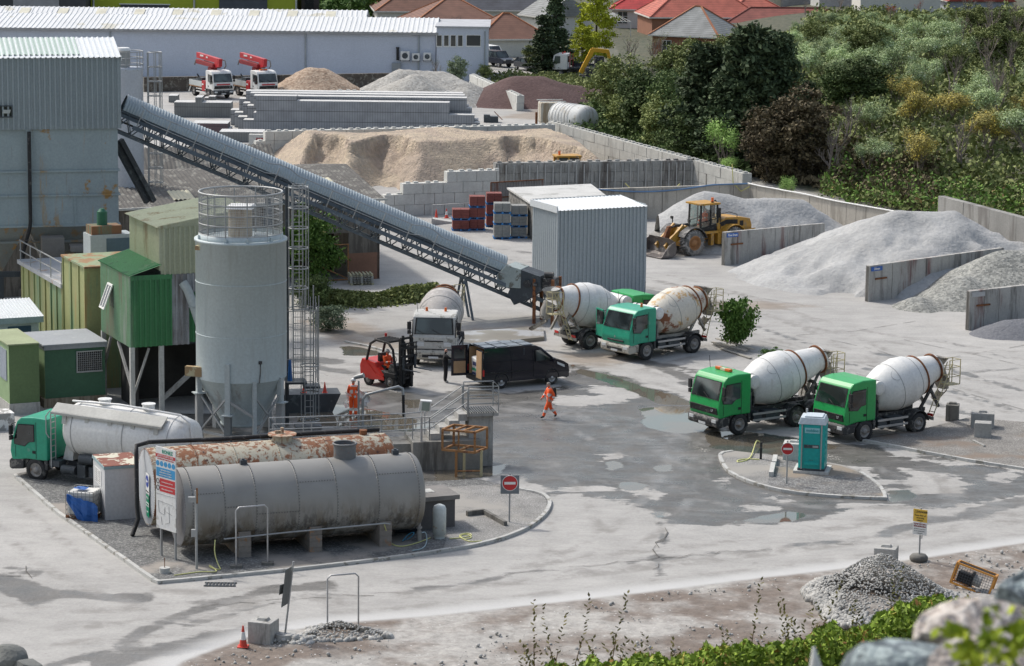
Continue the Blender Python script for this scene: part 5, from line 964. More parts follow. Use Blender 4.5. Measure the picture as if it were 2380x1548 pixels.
mb.beam((-2.4,0,2),(2.4,0,2),.1);mb.beam((-2.4,0,0),(-2.4,0,2),.1);mb.beam((2.4,0,0),(2.4,0,2),.1);mb.build('frame',wh,T)
# trees
def leafmat(name,c1,c2,c3=None,f3=.8):
 t=NT(name);a_=t.attr('tint');oi=t.n.new('ShaderNodeObjectInfo').outputs['Random'];c=t.mix(a_,c1,c2)
 if c3:c=t.mix(t.math('MULTIPLY',t.step(a_,f3,f3+.08),1.0),c,c3)
 c=t.mul(c,t.lin(oi,0,1,1.3,2.2));t.b.inputs['Specular IOR Level'].default_value=.2;return t.out(c,.75)
LM={'pine':leafmat('pine_needles',(.018,.030,.016),(.065,.088,.042)),'dark':leafmat('dark_evergreen_leaves',(.028,.042,.016),(.085,.12,.042)),'brown':leafmat('dull_brown_green_leaves',(.042,.034,.022),(.11,.09,.05)),'gold':leafmat('golden_green_leaves',(.13,.15,.012),(.33,.35,.03)),'pale':leafmat('pale_willow_leaves',(.12,.16,.07),(.33,.40,.22),(.58,.60,.50),.84),'yellow':leafmat('yellow_spring_leaves',(.11,.105,.04),(.25,.21,.06),(.46,.37,.08),.72),'green':leafmat('fresh_green_leaves',(.022,.05,.010),(.07,.125,.025)),'mid':leafmat('olive_leaves',(.06,.075,.028),(.16,.18,.065)),'light':leafmat('light_spring_leaves',(.10,.18,.04),(.30,.42,.14)),'ivy':leafmat('ivy_leaves',(.035,.075,.015),(.15,.24,.05),(.17,.11,.05),.8),'redt':leafmat('red_leaf_buds',(.2,.02,.015),(.36,.06,.03)),'silver':leafmat('grey_green_leaves',(.05,.07,.04),(.17,.2,.13))}
m_bark=pm('bark',(.075,.062,.05),.95,var=.3);m_barkl=pm('pale_bark',(.30,.28,.25),.9,var=.2);m_twig=pm('grey_brown_twigs',(.22,.185,.16),.95,var=.25)
def leaf_mesh(name,C,size,mat,seed,flat=.0,asp=1.6,up=.35):
 r_=np.random.RandomState(seed);n=len(C);nn=r_.normal(size=(n,3));nn[:,2]+=up;nn/=np.linalg.norm(nn,axis=1)[:,None];a_=r_.normal(size=(n,3));u=np.cross(nn,a_);u/=np.linalg.norm(u,axis=1)[:,None]+1e-9;v=np.cross(nn,u)
 s_=size*(.6+.8*r_.rand(n))[:,None];u=u*s_*.5*asp;v=v*s_*.5;co=np.stack([C-u,C-v*.9,C+u,C+v*.9],1).reshape(-1,3).astype('f4');me=bpy.data.meshes.new(name)
 me.vertices.add(4*n);me.vertices.foreach_set('co',co.ravel());me.loops.add(4*n);me.loops.foreach_set('vertex_index',np.arange(4*n,dtype='i4'));me.polygons.add(n);me.polygons.foreach_set('loop_start',np.arange(0,4*n,4,dtype='i4'));me.polygons.foreach_set('loop_total',np.full(n,4,'i4'));me.update();me.validate()
 at=me.attributes.new('tint','FLOAT','POINT');at.data.foreach_set('value',np.repeat(np.clip(r_.rand(n)*.7+.3*vnoise(C[:,0]*9,C[:,2]*9),0,1),4).astype('f4'));me.materials.append(mat);return me
def clusters(seed,nclu,nleaf,rx,rz,zc,spread,shape='round',inner=.35):
 r_=np.random.RandomState(seed);P=[]
 for i in range(nclu):
  if shape=='cone':h=r_.rand()**1.3;a_=r_.rand()*6.28;rr=rx*(1-h)*(.35+.65*r_.rand())+.01;c=np.array([rr*math.cos(a_),rr*math.sin(a_),zc+h*rz])
  elif shape=='column':h=r_.rand();a_=r_.rand()*6.28;rr=rx*math.sin(math.pi*min(1,.12+.86*h))**.5*(.5+.5*r_.rand());c=np.array([rr*math.cos(a_),rr*math.sin(a_),zc+h*rz])
  else:
   d=r_.normal(size=3);d/=np.linalg.norm(d);q=inner+(1-inner)*r_.rand()**.5;k=.68+.5*r_.rand();c=np.array([d[0]*rx*q*k,d[1]*rx*q*k,zc+rz*.5+d[2]*rz*.5*q*k])
  s_=spread*(.6+.8*r_.rand());off=r_.normal(size=(nleaf,3))*s_*np.array([1,1,.6 if shape!='cone' else .45]);P.append(c+off)
 P=np.concatenate(P);P[:,2]=np.maximum(P[:,2],.02);return P
def branch_mb(mb,p,d,L,r,depth,R_,nb=3,spread=.6,up=.25,n=5,ends=None):
 q=p+d*L+V(R_.uniform(-.05,.05),R_.uniform(-.05,.05),0)*L;mb.tube([p,(p+q)/2+V(R_.uniform(-.06,.06),R_.uniform(-.06,.06),0)*L,q],[r,r*.8,r*.6],n if depth>1 else 3)
 if depth==0:
  if ends is not None:ends.append(q)
  return
 for i in range(nb+(R_.random()<.5)):
  dd=(d+V(R_.uniform(-1,1),R_.uniform(-1,1),R_.uniform(-.3,.8)*1.0)*spread+V(0,0,up)).normalized();t_=R_.uniform(.45,1);branch_mb(mb,p+(q-p)*t_,dd,L*R_.uniform(.55,.8),r*.55,depth-1,R_,nb,spread,up,n,ends)
PROTO={}
def proto(kind,var):
 k=(kind,var)
 if k in PROTO:return PROTO[k]
 sd=hash((kind,var))&0 or(sum(map(ord,kind))*7+var*131);R_=random.Random(sd);mb=MB();lv=None
 if kind in('pine',):
  mb.tube([(0,0,-.05),(.01,.01,.4),(0,0,.97)],[.022,.014,.003],6)
  C=[]
  for i in range(46):
   h=.16+.80*(i/46)**.9;a_=i*2.4+R_.random();L_=(.30*(1-h)**.65+.03)*R_.uniform(.7,1.1);e_=V(math.cos(a_)*L_,math.sin(a_)*L_,h+L_*.25);mb.tube([(0,0,h-.02),e_],[.005,.0015],3)
   r_=np.random.RandomState(sd+i);m=170;t_=r_.rand(m)**.6;C.append(np.outer(t_,np.array(e_)-np.array((0,0,h)))+np.array((0,0,h))+r_.normal(size=(m,3))*.024*np.array([1,1,.8]))
  lv=(np.concatenate(C),.021,1.9)
 elif kind=='conifer':mb.tube([(0,0,-.05),(0,0,.95)],[.02,.004],6);lv=(clusters(sd,110,75,.20,.88,.08,.028,'cone'),.024,1.5)
 elif kind=='column':
  mb.tube([(0,0,-.05),(0,0,.8)],[.025,.004],6);lv=(clusters(sd,120,80,.25,.85,.10,.032,'column'),.022,1.4)
 elif kind in('bare','barered'):
  ends=[];
  for s_ in range(2):branch_mb(mb,V(s_*.03,0,-.03),V(R_.uniform(-.15,.15),R_.uniform(-.15,.15),1).normalized(),.34,.018,5,R_,2,.55,.22,5,ends)
  E=np.array([tuple(e_)for e_ in ends]);r_=np.random.RandomState(sd);E=np.repeat(E,2 if kind=='bare' else 3,0);lv=(E+r_.normal(size=E.shape)*.012,.009,1.3)
 elif kind=='blossom':
  ends=[];
  for s_ in range(3):branch_mb(mb,V(s_*.03,0,-.03),V(R_.uniform(-.3,.3),R_.uniform(-.3,.3),1).normalized(),.30,.013,4,R_,3,.62,.15,4,ends)
  E=np.array([tuple(e_)for e_ in ends]);r_=np.random.RandomState(sd);E=np.repeat(E,13,0);lv=(E+r_.normal(size=E.shape)*.045,.015,1.4)
 elif kind=='willow':
  ends=[]
  for s_ in range(5):branch_mb(mb,V(R_.uniform(-.1,.1),R_.uniform(-.1,.1),-.03),V(R_.uniform(-.5,.5),R_.uniform(-.5,.5),1).normalized(),.34,.010,3,R_,3,.5,.3,4,ends)
  E=np.array([tuple(e_)for e_ in ends]);r_=np.random.RandomState(sd);E=np.repeat(E,24,0);lv=(E+r_.normal(size=E.shape)*.045,.014,1.9)
 elif kind=='shrub':mb.tube([(0,0,-.05),(0,0,.3)],[.02,.01],5);lv=(clusters(sd,60,90,.55,.95,.02,.085,'round',.2),.05,1.5)
 else:
  for s_ in range(2):branch_mb(mb,V(s_*.02,0,-.04),V(R_.uniform(-.2,.2),R_.uniform(-.2,.2),1).normalized(),.3,.02,3,R_,3,.6,.1,5)
  lv=(clusters(sd,90,95,.36,.86,.12,.05,'round',.3),.026,1.5)
 tm=bpy.data.meshes.new('trunk');tm.from_pydata(mb.v,[],mb.f)
 PROTO[k]=(tm,lv,{},sd);return PROTO[k]
def tree(kind,leaf,label,x,yb,yt,wide=1.0,name='tree',cat='tree',var=None,bark=None,P=None,group=None,h=None,z0=None):
 P=P or W(x,yb);z0=float(hz(np.array(P.x),np.array(P.y)))if z0 is None else z0
 if h is None:h=max(.8,D(x,yt,P.y).z-z0)
 var=rnd.randrange(3)if var is None else var;tm,lv,cache,sd=proto(kind,var)
 T=thing(name,label,cat,(P.x,P.y,z0),rnd.uniform(0,6.28),group);T.scale=(h*wide,h*wide,h)
 bk=bark or(m_twig if kind in('bare','barered','blossom','willow')else m_bark);key='T'+bk.name
 if key not in cache:m2=tm.copy();m2.materials.append(bk);cache[key]=m2
 mesh_obj('trunk',cache[key],T)
 if leaf:
  if leaf not in cache:cache[leaf]=leaf_mesh('crown',lv[0],lv[1],LM[leaf],sd,asp=lv[2])
  mesh_obj('crown',cache[leaf],T)
 return T
tree('conifer','pine','tall very dark conifer left of the golden cypress',1290,168,-25,1.15)
tree('conifer','pine','second dark conifer touching the tall one, behind the white tipper truck',1262,176,30,1.5)
tree('column','gold','tall golden green cypress near the top centre',1385,150,-35,.95,var=0)
tree('column','gold','lower golden green clump at the foot of the tall cypress',1352,158,60,1.2,var=1)
tree('pine','pine','big dark pine standing above the long block wall',1735,400,52,1.15,var=0,bark=m_barkl)
tree('pine','pine','second tall pine left of the big one',1640,385,100,1.25,var=1)
tree('pine','pine','dark pine right of the big one',1800,395,70,.95,var=2)
tree('pine','pine','pine leaning over the end of the diagonal wall',1690,400,170,1.5,var=1)
tree('round','brown','round brownish evergreen in front of the pale willows',1850,425,195,1.15,var=0)
tree('round','brown','dark brown green tree right above the diagonal block wall',1790,425,250,1.1,var=1)
tree('round','dark','broad dark evergreen above the white storage tank',1500,330,150,1.2,var=0)
tree('round','mid','olive green tree at the left end of the wood, above the grey tank',1440,300,120,1.1,var=2)
tree('round','dark','dark evergreen between the pine and the grey tiled house',1570,345,165,1.0,var=1)
tree('round','mid','round olive tree over the long diagonal wall',1540,350,215,1.3,var=0)
tree('round','dark','dark leafy tree leaning over the middle of the diagonal wall',1610,385,230,1.4,var=2)
tree('round','mid','low olive tree beside the white tank',1450,315,215,1.3,var=1)
tree('willow','light','light green young tree in front of the big pine',1690,410,235,.95,var=0)
tree('willow','light','light green shrub at the end of the diagonal wall',1690,418,350,1.4,var=1)
tree('willow','light','small light green shrub growing behind the buff wall',1830,470,395,1.0,var=2)
tree('bare','mid','bare branched tree in front of the grey tiled house',1515,190,50,1.2,var=0)
tree('bare','mid','second bare branched tree left of the grey tiled house',1470,180,60,1.2,var=1)
tree('bare',None,'leafless tree standing before the brown bungalow roof',1130,160,30,1.1,var=2)
tree('bare',None,'leafless shrubby tree in front of the bungalow',1060,110,10,1.0,var=1)
tree('bare',None,'big bare tree in front of the stone house at the top',1950,90,-40,1.2,var=0)
tree('bare',None,'bare tree in front of the pale grey house',1870,95,-10,1.2,var=2)
tree('barered','redt','bare tree with red buds in front of the white house',2070,120,0,1.3,var=1)
tree('barered','redt','red leaved tree left of the blue grey gable',2130,110,-10,.8,var=0)
tree('round','yellow','small golden tree below the red budded one',2110,150,60,1.2,var=1)
tree('round','green','fresh green bushy tree at the right, below the blue grey house',2215,245,122,1.35,var=0)
tree('round','green','rounded green bush at the foot of the white house',2000,130,66,1.6,var=1)
tree('round','green','low green tree right of the fresh green one',2290,255,165,1.2,var=2)
tree('round','silver','grey green shrub tree at the right end of the office block',1062,200,128,.9,var=2)
tree('bare','silver','thin bare shrub in front of the white office wall',1015,200,118,1.0,var=0)
tree('round','mid','low green tree beside the parked dark cars',1245,165,95,1.3,var=0)
tree('round','mid','dark shrub between the office block and the cars',1128,190,150,1.3,var=1)
tree('round','green','small bright bush left of the white tipper truck',1282,172,138,1.4,var=1)
def region(x,y):
 r_=rnd.random()
 if x<1600:return('round','dark' if r_<.6 else 'mid')
 if x>2235 and y<290:return('bare',None)if r_<.8 else('round','mid')
 if y<320:return('willow','pale')if r_<.9 and x>1810 else('round','mid')
 if x<1880:return('pine','pine')if r_<.35 else('round','dark')
 if x<2020:return[('round','dark'),('bare',None),('willow','pale')][int(r_*3)]
 if y<370:return[('willow','pale'),('bare',None),('blossom','yellow'),('blossom','yellow'),('willow','yellow')][int(r_*5)]
 return[('blossom','yellow'),('blossom','yellow'),('willow','yellow'),('bare',None),('willow','pale'),('round','mid')][int(r_*6)]
KL={'round':{'dark':'dark evergreen tree','mid':'olive green tree'},'pine':{'pine':'dark pine'},'bare':{None:'bare grey brown tree'},'willow':{'pale':'silvery pale green willow','yellow':'loose yellow green tree'},'blossom':{'yellow':'yellow leaved spring tree'}}
cnt={}
ORD=['first','second','third','fourth','fifth','sixth','seventh','eighth','ninth','tenth','eleventh','twelfth','thirteenth','fourteenth','fifteenth','sixteenth','seventeenth','eighteenth']
rows=[(135,50),(165,52),(200,55),(240,58),(285,62),(335,68),(390,74),(440,84)]
for ri,(yb,sp)in enumerate(rows):
 xs0={135:1890,165:1850,200:1830,240:1560,285:1440,335:1540,390:1740,440:1930}[yb]
 x=xs0+rnd.uniform(0,20);k_in=0
 while x<2440:
  kd,lf=region(x,yb);hh=rnd.uniform(3.6,5.2)*(1.35 if kd=='bare' else 1.2 if kd=='blossom' else 1);P=W(x,yb+rnd.uniform(-12,12));
  P=W(x,yb)+V(0,rnd.uniform(-3,3),0);P.z=0;hh*=.62 if yb<190 and x<2230 else 1
  pos=', %s bank row from the top, %s from the left'%(ORD[ri],ORD[min(k_in,17)])
  tree(kd,lf,KL[kd][lf]+pos,x,yb,0,rnd.uniform(1.1,1.5)if kd!='bare' else 1.25,P=P,h=hh,group='trees of the wooded bank');k_in+=1
  x+=sp*rnd.uniform(.75,1.15)
C=[];rr=np.random.RandomState(5)
def cover(poly_px,n,h,name,label,leaf,size,seed,cat='undergrowth'):
 r_=np.random.RandomState(seed);Pp=G(poly_px);xs_=[p.x for p in Pp];ys_=[p.y for p in Pp];m=n*6;X=r_.uniform(min(xs_),max(xs_),m);Y=r_.uniform(min(ys_),max(ys_),m);k=poly_sd(X,Y,Pp)<0;X=X[k][:n];Y=Y[k][:n];hm=h*np.clip(fbm(X,Y,3,.5)*2.2-.5,.05,1.2)
 Z=hz(X,Y)+hm*r_.rand(len(X))**.6;cx,cy=X.mean(),Y.mean();me=leaf_mesh(name,np.stack([X-cx,Y-cy,Z],-1),size,LM[leaf],seed);o=mesh_obj(name,me);o.location=(cx,cy,0);return tag(o,label,cat,kind='stuff')
cover([(1740,412),(1900,440),(2110,495),(2180,500),(2180,440),(1900,380),(1740,350)],16000,1.7,'undergrowth','dark tangle of undergrowth behind the buff wall','brown',.24,1)
cover([(1900,455),(2160,515),(2500,585),(2500,520),(2150,450),(1950,420)],5000,2.0,'ivy','bright green ivy spilling over the rough bank wall','ivy',.2,2,'ivy')
cover([(1900,455),(2160,515),(2500,585),(2500,500),(2150,430),(1950,410)],11000,1.6,'brambles','brown brambles among the ivy above the bank wall','mid',.2,12)
cover([(1300,330),(1400,345),(1740,425),(1740,330),(1560,260),(1380,250)],22000,1.6,'undergrowth','dark green undergrowth behind the long diagonal wall','dark',.26,3)
cover([(1800,380),(2440,520),(2440,100),(1900,100),(1750,250)],60000,1.8,'undergrowth','brown and green brambles under the trees of the bank','mid',.32,4)
cover([(1145,215),(1390,232),(1390,170),(1140,180)],9000,.9,'hedge_growth','low rough growth along the wall in front of the parked cars','mid',.2,6)
cover([(745,60),(1000,62),(1000,30),(745,30)],9000,5,'far_shrubs','green shrubs behind the right end of the warehouse roofs','green',.5,7)
tree('round','green','bright green leafy tree behind the silo ladder',722,700,478,.85,var=1)
tree('shrub','silver','rounded grey green bush at the foot of the ladder tower',762,768,704,1.05,name='bush',cat='bush',var=0)
tree('shrub','dark','dark bush between the ladder and the shed',725,715,640,1.0,name='bush',cat='bush',var=1)
tree('shrub','green','bright green bush behind the rusty drum mixer',1712,806,690,.72,name='bush',cat='bush',var=1)
tree('shrub','green','small green bush on the verge right of the timber planks',1795,845,806,1.1,name='bush',cat='bush',var=2)
o=None
def bank(pts,n,h,w_,label,leaf,seed):
 r_=np.random.RandomState(seed);Pp=[W(x,y)for x,y in pts];C=[]
 for i in range(n):
  t_=r_.rand()*(len(Pp)-1);k=int(t_);p=Pp[k]+(Pp[k+1]-Pp[k])*(t_-k);u=r_.normal()*.45;C.append((p.x+r_.normal()*.15,p.y+u*w_,abs(r_.rand())**.7*h*math.exp(-u*u*1.6)*(.5+vnoise(p.x*.5,p.y*.5+seed))))
 C=np.array(C);c=C.mean(0);c[2]=0;o=mesh_obj('hedge',leaf_mesh('hedge',C-c,.16,LM[leaf],seed));o.location=tuple(c);return tag(o,label,'hedge',kind='stuff')
bank([(745,700),(800,706),(880,704),(960,696),(1010,686)],13000,.7,1.5,'low mossy green bank between the shed and the conveyor','mid',11)
# vehicles (x forward, z up, origin under the front axle)
def place(T,px,py,side_y,yaw,lx=0.0):
 """stand the vehicle so that its wheel at (lx, side_y) touches the ground seen at (px, py)"""
 P=W(px,py);c,s=math.cos(yaw),math.sin(yaw);T.location=(P.x-(lx*c-side_y*s),P.y-(lx*s+side_y*c),0);T.rotation_euler=(0,0,yaw)
m_hub=pm('dusty_hub',(.30,.285,.27),.6,.1,var=.2,spots=((.18,.12,.08),.60,5));m_hubs=pm('steel_hub',(.42,.42,.42),.4,.5,var=.15)
def wheel(T,x,y,r,w_,hub=None,name='wheel',dish=.05):
 s_=1 if y>0 else-1;mb=MB();o=y-s_*w_/2
 mb.lathe([(0,r*.62),(0,r*.9),(w_*.12,r),(w_*.88,r),(w_,r*.9),(w_,r*.62)],(x,o-w_/2 if s_>0 else o+w_/2,r),(0,s_,0),30,caps=False)
 for k in range(36):a=k*math.pi/18;mb.beam((x+r*math.cos(a)*.985,o-w_*.42,r+r*math.sin(a)*.99),(x+r*math.cos(a+.05)*.99,o+w_*.42,r+r*math.sin(a+.05)*.99),r*.07,r*.05)
 ty=mb.build('tyre',m_tyre,None);wh_=ty;ty.name=name
 mb=MB();yo=y;mb.lathe([(-dish*1.2,r*.60),(-.0,r*.62),(-.0,r*.55),(-dish,r*.48),(-dish,r*.26),(.03,r*.24),(.05,r*.12),(.05,.001)],(x,yo-s_*.02,r),(0,s_,0),24,caps=False)
 for k in range(8):a=k*math.pi/4;mb.cyl((x+r*.36*math.cos(a),yo-s_*(.02+dish),r+r*.36*math.sin(a)),(x+r*.36*math.cos(a),yo-s_*(dish-.02),r+r*.36*math.sin(a)),.025,n=6)
 ty.parent=T;mb.build('rim',hub or m_hub,ty);return ty
def inset(pts,k):
 c=sum((Vector(p)for p in pts),Vector())/len(pts);return[c+(Vector(p)-c)*k for p in pts]
def glasspane(par,pts,n,frame=m_black,gl=None,name='window',k=.93):
 n=Vector(n).normalized();mb=MB();mb.slab([Vector(p)+n*.004 for p in pts],n*.02);f=mb.build(name,frame,par);mb=MB();mb.slab([p+n*.025 for p in inset(pts,k)],n*.008);mb.build('glass',gl or m_glass,f);return f
t=NT('vehicle_glass');f=t.noise(.9,1);c=t.mix(t.step(f,.40,.66),(.012,.016,.017),(.06,.08,.08));m_glass=t.out(c,.05,0,.9)
m_cream_b=pm('dusty_cream_bumper',(.42,.40,.34),.7,var=.15,spots=((.22,.2,.17),.55,3));m_lamp=pm('lamp_glass',(.60,.62,.62),.1,fine=0)
m_lfgreen=pm('truck_green',(.02,.33,.085),.35,var=.07,vs=1.5,spots=((.07,.27,.10),.66,2.0));m_teal=pm('truck_teal',(.02,.31,.19),.4,var=.08,vs=1.5,spots=((.10,.30,.22),.64,1.8));m_oldwhite=pm('dusty_white_cab',(.48,.48,.45),.6,var=.1,spots=((.25,.25,.22),.60,2.5))
m_drumw=pm('drum_white',(.66,.66,.64),.45,var=.05,streak=((.50,.48,.44),.62,1.6),spots=((.42,.40,.36),.68,5));m_drumd=pm('dusty_drum',(.40,.38,.36),.8,var=.12,vs=2,spots=((.5,.48,.46),.55,2.5));m_drumr=pm('rust_streaked_drum',(.62,.58,.50),.6,var=.1,spots=[((.50,.33,.15),.56,1.3),((.24,.09,.04),.60,.9)])
m_caked=pm('concrete_caked_steel',(.33,.315,.285),.95,var=.22,vs=2,spots=((.15,.13,.11),.55,3),bump=.4);m_rail=pm('dusty_yellow_rail',(.45,.40,.24),.7,var=.2)
def cab(T,cm,style='daf',bump=None,w_=2.26,open_door=False):
 hw_=w_/2
 if style=='daf':prof=[(-.62,.98),(.52,.98),(1.22,.86),(1.30,1.3),(1.24,1.72),(.98,2.62),(.78,2.82),(.2,2.92),(-.62,2.9)]
 elif style=='ren':prof=[(-.62,.95),(.5,.95),(1.2,.80),(1.30,1.25),(1.24,1.70),(.92,2.58),(.72,2.74),(.1,2.80),(-.62,2.78)]
 elif style=='old':prof=[(-.75,.95),(.55,.95),(1.10,.95),(1.12,1.6),(1.04,1.72),(.86,2.62),(.68,2.74),(.0,2.80),(-.75,2.78)]
 mb=MB();mb.side(prof,-hw_,hw_);b=mb.build('cab_body',cm,T,bevel=.07)
 p0,p1=prof[4],prof[5];dxz=V(p1[0]-p0[0],0,p1[1]-p0[1]);n=V(dxz.z,0,-dxz.x)
 z=lambda f:(p0[0]+(p1[0]-p0[0])*f,p0[1]+(p1[1]-p0[1])*f)
 a0,a1=z(.02),z(.97);k0,k1=hw_-.09,hw_-.16
 glasspane(T,[(a0[0],-k0,a0[1]),(a0[0],k0,a0[1]),(a1[0],k1,a1[1]),(a1[0],-k1,a1[1])],n,name='windscreen')
 mb=MB()
 for s_ in(-.5,.35):mb.beam(V(a0[0]+.05,s_,a0[1]+.03)+n.normalized()*.03,V(z(.3)[0]+.05,s_-.45,z(.3)[1])+n.normalized()*.03,.025)
 mb.build('wiper',m_black,T)
 for s_ in(-1,1):
  y=s_*(hw_);wz0=prof[4][1]+.02
  pts=[(.02,y,wz0+.02),(.30,y,wz0-.02),(.52,y,wz0-.22),(1.06,y,wz0-.17),(1.08,y,wz0+.02),(.86,y,wz0+.74),(.02,y,wz0+.78)]
  if open_door and s_==1:pass
  glasspane(T,pts,(0,s_,0),name='side_window')
  mb=MB();mb.box(-.06,-.045,y-.012,y+.012,1.0,2.6);mb.box(1.0,1.015,y-.012,y+.012,1.0,1.5);mb.box(-.02,.14,y-.02,y+.02,1.22,1.34)if style!='x' else 0;mb.build('door_seam',m_black,T)
  mb=MB();mb.tube([(1.0,y*.98,2.5),(1.12,y*1.12,2.45),(1.12,y*1.14,1.85),(1.05,y*.98,1.8)],.02);mr=mb.build('mirror_arm',m_black,T);mb=MB();mb.cbox((1.12,y*1.15,2.2),.1,.22,.42);mb.cbox((1.12,y*1.15,1.86),.1,.2,.2);mb.build('mirror',m_black,mr,bevel=.02)
 if style=='daf':
  mb=MB();mb.slab([(1.245,-hw_+.1,1.08),(1.245,hw_-.1,1.08),(1.30,hw_-.14,1.38),(1.30,-hw_+.14,1.38)],(.06,0,-.01));g=mb.build('grille',m_black,T);mb=MB()
  for k in range(4):mb.beam((1.33+k*.006-.012,-.62,1.14+k*.06),(1.33+k*.006-.012,.5,1.14+k*.06),.02)
  mb.build('grille_bar',m_chassis,g);text('badge','LF',.17,m_lamp,T,(1.375,-.72 if False else .72,1.24),(R(90),0,R(90)))
 elif style=='ren':
  mb=MB();mb.side([(1.2,1.0),(1.33,1.02),(1.33,1.10),(1.2,1.14)],-.62,.62);mb.build('grille',m_black,T,bevel=.02);mb=MB();mb.add([(1.345,0,1.36),(1.345,.05,1.28),(1.345,0,1.20),(1.345,-.05,1.28)],[(0,1,2,3)]);mb.build('badge',m_hubs,T)
 else:
  mb=MB();mb.box(1.1,1.135,-.5,.5,1.36,1.42);mb.build('grille',m_black,T);mb=MB();mb.add([(1.14,0,1.30),(1.14,.07,1.22),(1.14,0,1.14),(1.14,-.07,1.22)],[(0,1,2,3)]);mb.build('badge',m_hubs,T)
  for s_ in(-1,1):mb=MB();mb.box(1.1,1.15,s_*.72-.2,s_*.72+.2,1.12,1.32);mb.build('headlight',m_lamp,T,bevel=.01)
 bm_=bump or m_chassis;x2=1.36 if style!='old' else 1.28
 mb=MB();mb.side([(.62,.5),(x2-.12,.42),(x2,.5),(x2,.80),(x2-.1,.92),(.62,.92)],-hw_,hw_);bu=mb.build('bumper',bm_,T,bevel=.05)
 if style!='old':
  for s_ in(-1,1):mb=MB();mb.box(x2-.06,x2+.015,s_*.86-.17,s_*.86+.17,.66,.82);mb.build('headlight',m_lamp,T,bevel=.02)
 mb=MB();mb.box(x2,x2+.02,-.6,.6,.56,.70);mb.build('intake',m_black,bu);mb=MB();mb.box(x2+.02,x2+.03,-.26,.26,.50,.61);pl=mb.build('number_plate',m_lamp,bu)
 for s_ in(-1,1):mb=MB();mb.ring((0,s_*(hw_-.14),.5),.60,.05,14,4,a0=10,a1=172,ax='y');mb.side([(-.62,.55),(-.5,.55),(-.46,.98),(-.62,.98)],s_*(hw_)-.3*(s_>0),s_*hw_+.3*(s_<0));mb.build('mudguard',m_chassis,T)
 mb=MB();mb.box(-.5,1.1,-hw_+.15,hw_-.15,.55,.98);mb.build('cab_underframe',m_chassis,T)
def chassis(T,back,axles,r=.5,tw=.27):
 mb=MB()
 for y in(-.42,.42):mb.box(back,1.0,y-.05,y+.05,.62,.92)
 for x in np.arange(back,.6,1.0):mb.box(x,x+.08,-.42,.42,.65,.88)
 mb.build('chassis_frame',m_chassis,T)
 for s_ in(-1,1):wheel(T,0,s_*1.13,r,tw,name='front_wheel')
 for x in axles:
  for s_ in(-1,1):wheel(T,x,s_*1.13,r,.5,name='rear_wheel',dish=.14)
  for s_ in(-1,1):
   mb=MB();
   for a in range(8):a0,a1=R(8+a*20.5),R(8+(a+1)*20.5);rr=r+.1;mb.hexa([(x+rr*math.cos(a0),s_*.6,r+rr*math.sin(a0)),(x+rr*math.cos(a0),s_*1.16,r+rr*math.sin(a0)),(x+rr*math.cos(a1),s_*1.16,r+rr*math.sin(a1)),(x+rr*math.cos(a1),s_*.6,r+rr*math.sin(a1)),(x+(rr+.03)*math.cos(a0),s_*.6,r+(rr+.03)*math.sin(a0)),(x+(rr+.03)*math.cos(a0),s_*1.16,r+(rr+.03)*math.sin(a0)),(x+(rr+.03)*math.cos(a1),s_*1.16,r+(rr+.03)*math.sin(a1)),(x+(rr+.03)*math.cos(a1),s_*.6,r+(rr+.03)*math.sin(a1))])
   mb.build('mudguard',m_chassis,T)
  mb=MB();mb.cyl((x,-.9,r),(x,.9,r),.09);mb.build('axle',m_chassis,T)
 mb=MB();mb.cyl((0,-.9,r),(0,.9,r),.07);mb.build('axle',m_chassis,T)
